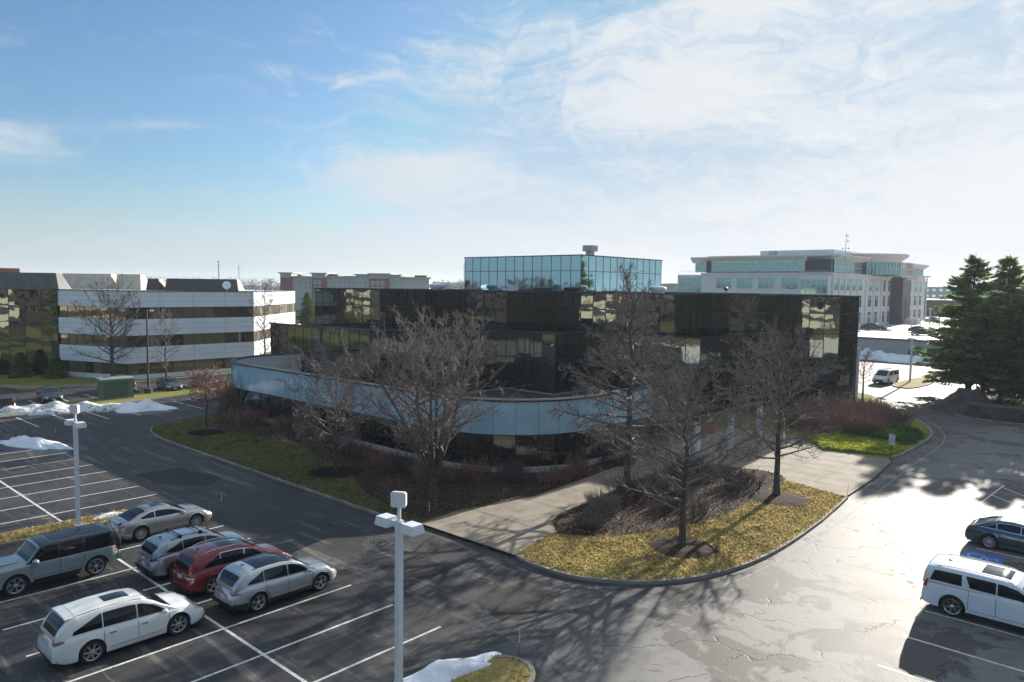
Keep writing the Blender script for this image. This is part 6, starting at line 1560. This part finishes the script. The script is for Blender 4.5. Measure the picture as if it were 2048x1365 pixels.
# --- white three-row SUV
def suv_white():
    c = Car(4.98, 1.96, 2.82, .375, -1.36, [(-2.49, .98), (-2.3, 1.02), (-1.6, 1.06), (.9, 1.05), (1.25, 1.04), (1.7, .99), (2.2, .90), (2.40, .80), (2.49, .70)], [(-2.49, .93), (-2.2, 1.03), (-1.2, 1.02), (0, .98), (1.0, .95), (1.5, .90), (2.49, .66)],
            [(1.42, .99), (1.1, 1.17), (.55, 1.50), (.30, 1.60), (-.2, 1.665), (-1.0, 1.675), (-1.75, 1.63), (-2.0, 1.56), (-2.22, 1.33), (-2.38, 1.05)][::-1])
    t = vehicle('suv', 'white family SUV with a small sunroof parked alone in the nearest row', 'SUV', -26.9, 9.72, 90)
    c.standard(t, paint('white_pearl', (.72, .72, .68), 0, .25), [(-1.93, -1.02, .5), (-.98, .07), (.11, 1.18)], [-.99, .09, 1.13], [-.72, .30], 'chrome', (-2.05, -2.35, .86, .10), (.50, 1.30, .93, -.0), zhi=.10)
    w = 'white_pearl'
    c.top_patch(.05, -.75, -.42, .42, 'car_glass', 'sunroof', t, .006)
    for sg in (-1, 1): c.end_patch(-1, sg * .48, sg * .98, .84, .98, 'red_lens', 'tail_light', t, wrap=.30, zwrap=(.06, .75)); c.end_patch(1, sg * .55, sg * .97, .66, .76, 'clear_lens', 'headlight', t, wrap=.42, zwrap=(.10, .6))
    c.end_patch(1, -.5, .5, .52, .72, 'car_black', 'grille', t); c.end_patch(1, -.75, .75, .26, .38, 'car_black', 'lower_grille', t); c.end_patch(-1, -.80, .80, .26, .36, 'car_black', 'rear_valance', t, .015); c.plate(-1, .80, t); c.plate(1, .48, t)
    mb = MB(); p0 = c.gh_top(-1.92, 0); 
    g = [[c.gh_top(-1.80, u) + Vector((0, 0, .012)) for u in (-.96, -.5, 0, .5, .96)], [c.gh_top(-1.96, u) * 1 + Vector((-.10, 0, .035)) for u in (-.94, -.5, 0, .5, .94)]]
    for j in range(4): mb.face([g[0][j], g[0][j + 1], g[1][j + 1], g[1][j]]); mb.face([v + Vector((0, 0, -.02)) for v in (g[0][j], g[1][j], g[1][j + 1], g[0][j + 1])])
    mb.build('spoiler', w, t)
    for sg in (-1, 1):
        mb = MB(); mb.chain([c.gh_top(x, sg * .93) + Vector((0, 0, .006)) for x in (-1.75, -1.2, -.6, 0, .3)], [.012] * 5, 5); mb.build('roof_moulding', 'car_black', t)
        mb = MB(); mb.chain([(-2.38, sg * .58, .30), (-2.47, sg * .58, .29)], [.04, .042], 8); mb.build('exhaust_pipe', 'chrome', t)
    c.arch_trim('white_pearl', t, .035, .004, False); c.fin(-1.45, t, w); c.wheels(t, 7, 'thin'); return t
suv_white()
# --- silver compact SUV, black glass roof
def suv_silver():
    c = Car(4.64, 1.865, 2.755, .365, -1.33, [(-2.32, .96), (-2.1, 1.02), (-1.4, 1.07), (.8, 1.03), (1.15, 1.02), (1.6, .98), (2.0, .92), (2.2, .83), (2.32, .70)], [(-2.32, .92), (-2.0, 1.06), (-1.3, 1.04), (0, .98), (.95, .95), (1.5, .90), (2.32, .66)],
            [(1.30, .98), (1.0, 1.13), (.45, 1.47), (.2, 1.56), (-.3, 1.625), (-.9, 1.63), (-1.6, 1.585), (-1.88, 1.50), (-2.08, 1.28), (-2.22, 1.04)][::-1])
    t = vehicle('suv', 'silver SUV with black glass roof and black wheel arches, nearest the foreground pole', 'SUV', -26.55, 15.42, 90)
    p = paint('silver_paint', (.50, .51, .52), .65, .30)
    c.standard(t, p, [(-1.72, -1.06, .55), (-1.03, -.05), (-.01, 1.05)], [-1.0, -.03, 1.02], [-.80, .18], p, (-1.94, -2.19, .86, .10), (.42, 1.18, .93, 0), zhi=.10)
    c.top_patch(.30, -1.30, -.86, .86, 'car_glass', 'glass_roof', t, .006, 12); c.arch_trim('car_black', t, .075, .014)
    c.end_patch(-1, -.92, .92, .26, .47, 'car_black', 'rear_bumper', t, .014, .0)
    for sg in (-1, 1):
        c.strip(-2.28, c.xr - c.Ra - .02, .25, .50, sg, 'car_black', 'bumper_corner', t, .014, 6)
        c.end_patch(-1, sg * .42, sg * .93, .80, .90, 'red_lens', 'tail_light', t, wrap=.28, zwrap=(.04, .6)); c.end_patch(1, sg * .50, sg * .92, .52, .72, 'clear_lens', 'headlight', t, wrap=.12)
    c.end_patch(1, -.62, .62, .36, .70, 'car_black', 'grille', t); c.plate(-1, .66, t)
    c.rails(-1.45, .15, t, 'car_black', .94, .02); c.fin(-1.5, t, 'car_black'); c.wheels(t, 5, 'y'); return t
suv_silver()
# --- red SUV
def suv_red():
    c = Car(4.69, 1.84, 2.705, .36, -1.33, [(-2.345, .98), (-2.1, 1.02), (-1.4, 1.06), (.8, 1.04), (1.2, 1.03), (1.7, .98), (2.1, .88), (2.25, .79), (2.345, .68)], [(-2.345, .94), (-2.0, 1.05), (-1.2, 1.03), (0, .98), (.95, .96), (1.5, .90), (2.345, .64)],
            [(1.32, .99), (1.0, 1.17), (.48, 1.50), (.22, 1.60), (-.3, 1.675), (-1.0, 1.685), (-1.7, 1.64), (-1.95, 1.55), (-2.13, 1.32), (-2.25, 1.05)][::-1])
    t = vehicle('suv', 'dark red SUV with silver roof rails between two silver SUVs', 'SUV', -29.35, 15.02, 90)
    p = paint('red_paint', (.20, .012, .016), .45, .25)
    c.standard(t, p, [(-1.72, -1.0, .5), (-.97, .02), (.06, 1.08)], [-.98, .04, 1.04], [-.75, .24], p, (-2.00, -2.23, .84, .08), (.46, 1.20, .93, 0), zhi=.11, trim='chrome')
    c.top_patch(.25, -.85, -.72, .72, 'car_glass', 'glass_roof', t, .006, 10); c.arch_trim('car_black', t, .04, .010)
    for sg in (-1, 1): c.end_patch(-1, sg * .50, sg * .92, .84, .99, 'red_lens', 'tail_light', t, wrap=.26, zwrap=(.03, .5)); c.end_patch(-1, sg * .46, sg * .92, .795, .835, 'clear_lens', 'reversing_light', t, wrap=.2); c.end_patch(1, sg * .50, sg * .9, .66, .77, 'clear_lens', 'headlight', t, wrap=.35, zwrap=(.08, .6))
    c.end_patch(1, -.5, .5, .45, .70, 'car_black', 'grille', t); c.end_patch(-1, -.84, .84, .26, .36, 'car_black', 'rear_bumper', t, .014); c.plate(-1, .78, t)
    c.rails(-1.5, .15, t, 'rim', .92, .05); c.fin(-1.55, t, p); c.wheels(t, 5, 'wide'); return t
suv_red()
# --- grey-silver SUV with crossbars
def suv_grey():
    c = Car(4.66, 1.865, 2.755, .36, -1.33, [(-2.33, .96), (-2.1, 1.01), (-1.4, 1.05), (.8, 1.02), (1.15, 1.01), (1.6, .97), (2.0, .91), (2.2, .82), (2.33, .68)], [(-2.33, .92), (-2.0, 1.08), (-1.3, 1.04), (0, .97), (.95, .94), (1.5, .89), (2.33, .64)],
            [(1.30, .97), (1.0, 1.13), (.45, 1.46), (.2, 1.55), (-.3, 1.61), (-.9, 1.615), (-1.6, 1.56), (-1.90, 1.47), (-2.10, 1.26), (-2.24, 1.04)][::-1])
    t = vehicle('suv', 'grey-silver SUV with black roof crossbars between the coupe and the red SUV', 'SUV', -32.1, 14.72, 90)
    p = paint('grey_silver_paint', (.36, .375, .40), .6, .30)
    c.standard(t, p, [(-1.72, -1.02, .55), (-.98, -.02), (.02, 1.06)], [-1.0, 0, 1.02], [-.78, .2], p, (-1.96, -2.20, .86, .10), (.42, 1.18, .93, 0), zhi=.09)
    c.arch_trim('car_black', t, .05, .012); c.end_patch(-1, -.9, .9, .26, .50, 'car_black', 'rear_bumper', t, .014)
    for sg in (-1, 1): c.end_patch(-1, sg * .40, sg * .93, .83, .94, 'red_lens', 'tail_light', t, wrap=.28, zwrap=(.05, .6)); c.end_patch(1, sg * .62, sg * .92, .50, .76, 'clear_lens', 'headlight', t, wrap=.15)
    c.end_patch(1, -.6, .6, .36, .68, 'car_black', 'grille', t); c.plate(-1, .66, t); c.rails(-1.45, .15, t, 'car_black', .93, .05); c.fin(-1.6, t, 'car_black')
    for x in (-1.05, -.15):
        a, b_ = c.gh_top(x, -.93), c.gh_top(x, .93); mb = MB(); h = Vector((0, 0, .11)); mb.chain([a + h, (a + b_) / 2 + h * 1.0, b_ + h], [.026] * 3, 6)
        for q in (a, b_): mb.box(q.x - .07, q.y - .05, q.z, q.x + .07, q.y + .05, q.z + .12)
        mb.build('crossbar', 'car_black', t, smooth=50)
    c.wheels(t, 5, 'wide'); return t
suv_grey()
# --- bronze-silver coupe
def coupe():
    c = Car(4.70, 1.84, 2.73, .345, -1.31, [(-2.35, .90), (-2.15, .965), (-1.8, .98), (-1.2, .98), (.9, .93), (1.2, .925), (1.7, .88), (2.1, .80), (2.28, .70), (2.35, .60)], [(-2.35, .88), (-2.0, .95), (-1.2, .93), (0, .885), (1.0, .87), (1.6, .82), (2.35, .56)],
            [(1.22, .885), (.9, 1.03), (.35, 1.27), (.1, 1.33), (-.35, 1.375), (-.8, 1.345), (-1.25, 1.22), (-1.7, 1.03), (-1.95, .955)][::-1], bottom=.17, roofw=.66)
    t = vehicle('coupe', 'bronze-silver two-door coupe at the left end of the parked row', 'car', -37.9, 15.52, 90)
    p = paint('bronze_silver_paint', (.40, .37, .335), .7, .27)
    c.standard(t, p, [(-1.28, -.62, .3), (-.58, .92)], [-.60, .98], [-.42], p, (-.98, -1.80, .88, .04), (.32, 1.12, .92, 0), zhi=.075, trim='chrome', mirror_x=.72)
    c.top_patch(.02, -.55, -.5, .5, 'car_glass', 'sunroof', t, .006)
    for sg in (-1, 1):
        c.end_patch(-1, sg * .40, sg * .90, .74, .84, 'red_lens', 'tail_light', t, wrap=.30, zwrap=(.04, .7)); c.end_patch(1, sg * .55, sg * .9, .55, .66, 'clear_lens', 'headlight', t, wrap=.35, zwrap=(.08, .6))
        c.end_patch(-1, sg * .62, sg * .80, .30, .52, 'car_black', 'side_vent', t)
    c.end_patch(1, -.42, .42, .25, .60, 'car_black', 'grille', t); c.end_patch(-1, -.5, .5, .20, .30, 'car_black', 'rear_valance', t); c.plate(-1, .60, t)
    mb = MB(); mb.obox((-2.22, 0, 1.0), (.10, 0, .006), (0, .68, 0), (0, 0, .012)); mb.build('boot_lip', p, t); c.arch_trim(p, t, .03, .003, False); c.wheels(t, 10, 'thin'); return t
coupe()
# --- boxy off-roader, black roof
def offroader():
    c = Car(4.60, 1.90, 2.95, .415, -1.42, [(-2.30, 1.14), (1.0, 1.16), (1.15, 1.17), (2.1, 1.12), (2.24, 1.08), (2.30, .98)], [(-2.30, 1.12), (0, 1.12), (1.1, 1.12), (2.15, 1.08), (2.30, .96)],
            [(1.17, 1.15), (1.02, 1.25), (.66, 1.70), (.56, 1.78), (.3, 1.82), (-2.08, 1.81), (-2.17, 1.76), (-2.26, 1.15)][::-1], bottom=.42, box=.80, arch=.075, tw=.29, roofw=.85)
    t = vehicle('off_road_vehicle', 'boxy pale grey off-roader with black roof and rear spare wheel', 'SUV', -34.75, 9.72, -90)
    p = paint('cactus_grey_paint', (.235, .275, .27), 0, .30)
    c.body(p, t); c.cabin('black_roof', t)
    c.top_patch(.62, 1.14, -.99, .99, p, 'windscreen_frame', t, .006); c.top_patch(.69, 1.08, -.86, .86, 'car_glass', 'windscreen', t, .012)
    for sg in (-1, 1):
        for a, b_ in ((-2.02, -1.02), (-.92, -.10), (.0, .86)): c.side_win(a, b_, t, sg, zlo=.04, zhi=.10)
        c.end_patch(-1, sg * .80, sg * .94, .86, 1.08, 'red_lens', 'tail_light', t, wrap=.06)
        c.end_patch(1, sg * .52, sg * .80, .80, 1.0, 'clear_lens', 'headlight', t)
    c.gaps([-.97, -.05, .98], t); c.handles([-.80, .14], t, p, .16); c.mirrors(.86, t, p, 1.25)
    c.arch_trim(p, t, .12, .055, False); c.arch_trim('car_black', t, .02, .045, False)
    for sg in (-1, 1):
        c.strip(c.xr + c.Ra + .04, c.xf - c.Ra - .04, .40, .50, sg, 'car_black', 'rocker_panel', t, .01)
        mb = MB(); mb.obox((0.02, sg * .93, .34), (.78, 0, 0), (0, .075, 0), (0, 0, .02)); mb.build('side_step', 'car_black', t)
    mb = MB(); mb.obox((2.36, 0, .60), (.11, 0, 0), (0, .86, 0), (0, 0, .13)); mb.build('front_bumper', 'car_black', t)
    mb = MB(); mb.obox((-2.36, 0, .62), (.10, 0, 0), (0, .90, 0), (0, 0, .13)); mb.build('rear_bumper', p, t)
    c.end_patch(1, -.5, .5, .78, 1.02, 'car_black', 'grille', t)
    mb = MB(); mb.lathe([(.29, -.12), (.39, -.125), (.415, -.08), (.415, .09), (.39, .125), (.28, .12), (.001, .10)], 32, (-2.47, .10, 1.08), 'x'); sp_ = mb.build('spare_wheel', 'tyre', t, smooth=40)
    mb = MB(); mb.lathe([(.27, -.128), (.20, -.135), (.001, -.12)], 20, (-2.47, .10, 1.08), 'x'); mb.build('spare_rim', 'grey_metal', sp_, smooth=40)
    mb = MB()
    for u in (-.6, -.3, 0, .3, .6): mb.chain([c.gh_top(x, u) + Vector((0, 0, .008)) for x in (-1.9, -1.2, -.5, .2)], [.010] * 4, 4)
    mb.build('roof_ribs', 'car_black', t)
    mb = MB(); mb.face([(1.35, -.45, 1.205), (2.0, -.40, 1.175), (2.0, .40, 1.175), (1.35, .45, 1.205)]); mb.build('bonnet_panel', p, t)
    c.wheels(t, 6, 'y', 'rim', .29); return t
offroader()
# --- full-size white SUV on the right
def suv_full():
    c = Car(5.35, 2.06, 3.07, .40, -1.58, [(-2.675, 1.08), (-2.4, 1.14), (1.0, 1.17), (1.3, 1.18), (2.2, 1.12), (2.55, 1.04), (2.675, .88)], [(-2.675, 1.07), (-2.3, 1.20), (-1, 1.20), (.6, 1.17), (1.1, 1.13), (2.2, 1.02), (2.675, .85)],
            [(1.38, 1.14), (1.15, 1.27), (.68, 1.66), (.45, 1.78), (0, 1.85), (-1.2, 1.865), (-2.2, 1.85), (-2.50, 1.81), (-2.60, 1.55), (-2.665, 1.14)][::-1], bottom=.28, box=.78, arch=.07, tw=.27, roofw=.90)
    t = vehicle('suv', 'large white full-size SUV with chrome wheels on the right, glare on its roof', 'SUV', -4.55, 33.32, 0)
    p = paint('white_summit', (.74, .76, .78), 0, .22)
    c.standard(t, p, [(-2.40, -1.30, .35), (-1.02, -.18, -.35), (-.13, 1.08)], [-1.05, -.15, 1.12], [-.88, .08], p, (-2.48, -2.60, .84, .0), (.62, 1.28, .94, 0), zhi=.12)
    c.top_patch(.22, -.75, -.66, .66, 'car_glass', 'glass_roof', t, .006, 8); c.arch_trim(p, t, .05, .006, False)
    for sg in (-1, 1):
        c.end_patch(-1, sg * .80, sg * 1.0, .96, 1.28, 'red_lens', 'tail_light', t, wrap=.16); c.strip(c.xr + c.Ra + .02, c.xf - c.Ra - .02, .27, .34, sg, 'car_black', 'running_board', t, .05)
        c.end_patch(1, sg * .65, sg * .99, .72, .92, 'clear_lens', 'headlight', t, wrap=.1)
    c.end_patch(1, -.62, .62, .50, .95, 'car_black', 'grille', t); c.end_patch(-1, -.95, .95, .30, .42, 'car_black', 'rear_bumper', t, .02); c.plate(-1, .86, t)
    c.rails(-2.2, .35, t, 'chrome', .93, .055); c.fin(-1.9, t, p); c.wheels(t, 6, 'thin', 'chrome', .28); return t
suv_full()
# --- blue-grey sedan on the right, and its copies in other colours
def sedan(name, label, x, y, rz, pname, pc, metal=.6, group=None, detail=True):
    c = Car(4.90, 1.86, 2.80, .345, -1.36, [(-2.45, .92), (-2.25, .99), (-1.9, 1.01), (-1.3, 1.0), (.95, .95), (1.25, .945), (1.8, .89), (2.2, .79), (2.38, .70), (2.45, .60)], [(-2.45, .90), (-2.1, .98), (-1.2, .95), (0, .91), (1.0, .89), (1.7, .83), (2.45, .56)],
            [(1.30, .905), (.95, 1.07), (.40, 1.33), (.12, 1.40), (-.4, 1.445), (-1.0, 1.41), (-1.5, 1.27), (-1.95, 1.07), (-2.15, .985)][::-1], bottom=.18, roofw=.69)
    t = vehicle(name, label, 'car', x, y, rz, group); p = paint(pname, pc, metal, .27)
    c.standard(t, p, [(-1.78, -1.12, .3), (-1.08, -.12), (-.08, 1.02)], [-1.0, -.10, 1.06], [-.78, .16], 'chrome' if detail else p, (-1.22, -2.05, .88, .04), (.38, 1.20, .92, 0), zhi=.075, trim='chrome' if detail else None)
    for sg in (-1, 1): c.end_patch(-1, sg * .40, sg * .90, .78, .90, 'red_lens', 'tail_light', t, wrap=.30, zwrap=(.03, .7)); c.end_patch(1, sg * .52, sg * .9, .56, .67, 'clear_lens', 'headlight', t, wrap=.35, zwrap=(.08, .6))
    c.end_patch(1, -.45, .45, .28, .60, 'car_black', 'grille', t); c.plate(-1, .66, t); c.plate(1, .40, t); c.arch_trim(p, t, .03, .003, False)
    if detail:
        for sg in (-1, 1): c.strip(c.xr + c.Ra + .05, c.xf - c.Ra - .05, .20, .23, sg, 'chrome', 'sill_trim', t, .006)
    c.wheels(t, 10, 'thin'); return t
sedan('sedan', 'dark blue-grey sedan with chrome trim at the right edge beyond the accessible bay', -5.25, 43.3, 0, 'blue_grey_paint', (.030, .060, .085))
d1 = sedan('parked_car', 'dark sedan facing the camera beside the dirty snow ridge at the left edge', -88.3, 25.0, -7, 'charcoal_paint', (.035, .037, .045), .5, detail=False)
sedan('parked_car', 'dark blue-grey sedan facing the camera just left of the small bare tree', -88.2, 37.4, -8, 'slate_paint', (.07, .095, .125), .5, 'cars at the white building', detail=False)
def small_suv(label, x, y, rz, pname, pc, metal=.5, z=0.0, group=None):
    c = Car(4.55, 1.84, 2.66, .36, -1.28, [(-2.27, .96), (-1.9, 1.03), (.8, 1.02), (1.15, 1.02), (1.7, .96), (2.1, .86), (2.27, .70)], [(-2.27, .93), (-1.9, 1.03), (0, .97), (.95, .95), (1.6, .88), (2.27, .66)],
            [(1.25, .98), (.95, 1.15), (.42, 1.48), (.2, 1.56), (-.5, 1.64), (-1.5, 1.60), (-1.85, 1.50), (-2.05, 1.28), (-2.17, 1.04)][::-1])
    t = vehicle('suv', label, 'SUV', x, y, rz, group); t.location.z += z; p = paint(pname, pc, metal, .3)
    c.standard(t, p, [(-1.68, -1.0, .4), (-.97, 0), (.04, 1.0)], [-.98, .02, 1.0], [-.75, .22], p, (-1.92, -2.14, .86, .08), (.40, 1.14, .93, 0), zhi=.10)
    for sg in (-1, 1): c.end_patch(-1, sg * .5, sg * .92, .82, .98, 'red_lens', 'tail_light', t, wrap=.22); c.end_patch(1, sg * .5, sg * .9, .66, .78, 'clear_lens', 'headlight', t, wrap=.3)
    c.end_patch(1, -.5, .5, .42, .68, 'car_black', 'grille', t); c.arch_trim('car_black', t, .05, .01); c.plate(-1, .70, t); c.plate(1, .42, t); c.wheels(t, 5, 'wide'); return t
small_suv('grey-blue SUV facing the camera just right of the small bare tree', -87.9, 41.6, -8, 'bluegrey_suv_paint', (.16, .18, .20), .5, group='cars at the white building')
small_suv('dark maroon SUV seen from behind at the far left edge', -83.4, 19.6, 172, 'maroon_paint', (.06, .025, .022), .4)
small_suv('dark maroon SUV half hidden by the glass tower corner, beside the white van', -34.6, 106.9, -95, 'dark_maroon_paint', (.07, .03, .03), .4, group='cars beyond the glass tower')
sedan('parked_car', 'dark car mostly hidden behind the glass tower corner, before the maroon SUV', -31.4, 95.8, -95, 'dark_blue_paint', (.05, .06, .08), .4, 'cars beyond the glass tower', detail=False)
# white passenger van
def van():
    c = Car(5.1, 1.95, 3.2, .35, -1.55, [(-2.55, 1.15), (1.3, 1.10), (1.7, 1.10), (2.2, .98), (2.45, .86), (2.55, .70)], [(-2.55, 1.12), (1.2, 1.08), (1.8, 1.0), (2.55, .68)],
            [(1.95, 1.04), (1.6, 1.3), (1.0, 1.76), (.7, 1.86), (0, 1.90), (-2.2, 1.88), (-2.4, 1.78), (-2.52, 1.14)][::-1], box=.45, roofw=.80)
    t = vehicle('van', 'white passenger van facing the camera beside the small kerbed island', 'van', -30.6, 111.2, -95); p = paint('van_white', (.70, .73, .76), 0, .3)
    c.standard(t, p, [(-2.25, -1.3), (-1.2, -.2), (-.05, .95), (1.05, 1.62)], [-.15, 1.0], [.2, 1.2], p, (-2.44, -2.51, .84, 0), (.98, 1.84, .92, 0), zhi=.14)
    for sg in (-1, 1): c.end_patch(1, sg * .55, sg * .93, .66, .84, 'clear_lens', 'headlight', t, wrap=.25)
    c.end_patch(1, -.55, .55, .40, .66, 'car_black', 'grille', t); c.end_patch(1, -.8, .8, .25, .38, 'car_black', 'lower_grille', t); c.wheels(t, 5, 'wide'); return t
van()
# pickup behind the cabinet
def pickup():
    c = Car(5.7, 1.98, 3.6, .40, -1.75, [(-2.85, 1.18), (-.62, 1.20), (.9, 1.16), (1.5, 1.17), (2.4, 1.12), (2.85, .95)], [(-2.85, 1.16), (1.3, 1.12), (2.85, .92)],
            [(1.55, 1.14), (1.3, 1.3), (.85, 1.72), (.6, 1.80), (-.3, 1.82), (-.52, 1.76), (-.62, 1.18)][::-1], bottom=.36, box=.55, arch=.08, roofw=.80)
    t = vehicle('pickup_truck', 'grey pickup truck half hidden behind the green cabinet', 'pickup truck', -90.6, 33.0, 172); p = paint('pickup_grey', (.10, .10, .125), .4, .35)
    c.standard(t, p, [(-.45, .28), (.34, 1.3)], [-.5, .3, 1.35], [.05, .6], p, None, (.82, 1.42, .93, 0), zhi=.12)
    mb = MB(); mb.box(-2.7, -.80, 1.19, -.72, .80, 1.23); mb.build('cargo_bed', 'car_black', t)
    for sg in (-1, 1): c.end_patch(-1, sg * .82, sg * .98, .80, 1.1, 'red_lens', 'tail_light', t, wrap=.06)
    mb = MB(); mb.obox((-2.92, 0, .58), (.08, 0, 0), (0, .88, 0), (0, 0, .09)); mb.build('rear_bumper', 'chrome', t); c.wheels(t, 6, 'wide'); return t
pickup()
# cars on the parking deck (copies of the simple models above, each its own thing)
deck = [(-54.6, 187.0, 5, 1.12, 'black car parked on the deck below the pale office, glinting in the sun'), (-40.4, 172.6, 4, 1.0, 'blue-grey car on the deck edge, half behind the evergreens'), (-44.0, 184, 4, 1.0, 'dark car behind the blue-grey one on the deck, half behind the evergreens')]
for x, y, rz, sc_, lb in deck: copy_thing(d1, (x, y, 3.756), R_(rz), lb, 'cars on the parking deck', (sc_, sc_, sc_))
w1 = small_suv('white SUV far off on the deck, right of the tall deck lamp', -52.5, 262, 200, 'plain_white_paint', (.68, .70, .72), 0, 3.75, 'cars on the parking deck')
for x, y, rz, lb in ((-58.0, 255, 170, 'white car far off on the deck, left of the tall deck lamp'), (-47.5, 271, 185, 'farthest white car on the deck'), (-62.2, 243, 90, 'pale car parked close to the office wall on the deck'), (-51, 268, 175, 'white car behind the white SUV on the deck')):
    copy_thing(w1, (x, y, 3.756), R_(rz), lb, 'cars on the parking deck')
for k in range(9):
    copy_thing(w1 if k % 3 else d1, (-72 + k * 5.5, 333 + (k % 2) * 3, 10.0), R_(90 + (k % 2) * 180), 'tiny parked car on the rise above the dark brown retaining wall', 'cars above the retaining wall')
mb = MB(); mb.face([(-95, 331.5, 9.99), (80, 331.5, 9.99), (80, 380, 9.99), (-95, 380, 9.99)]); mb.face([(-95, 331.5, 3), (80, 331.5, 3), (80, 331.5, 9.99), (-95, 331.5, 9.99)]); struct(mb.build('upper_road', 'deck'))

# ---------------------------------------------------------------- air
hz_m = bpy.data.materials.new('haze_air'); hz_m.use_nodes = True
t_ = NT(hz_m.node_tree)
pv = t_.n('ShaderNodeVolumePrincipled', {'Color': (0.80, 0.88, 0.96, 1), 'Density': 0.00018, 'Anisotropy': 0.2})
t_.n('ShaderNodeOutputMaterial', {'Volume': pv.outputs[0]})
mb = MB(); mb.box(-3600, -1600, -1.0, 2600, 4600, 60.0); hzo = mb.build('haze', hz_m); hzo['kind'] = 'stuff'
scene.cycles.volume_bounces = 0
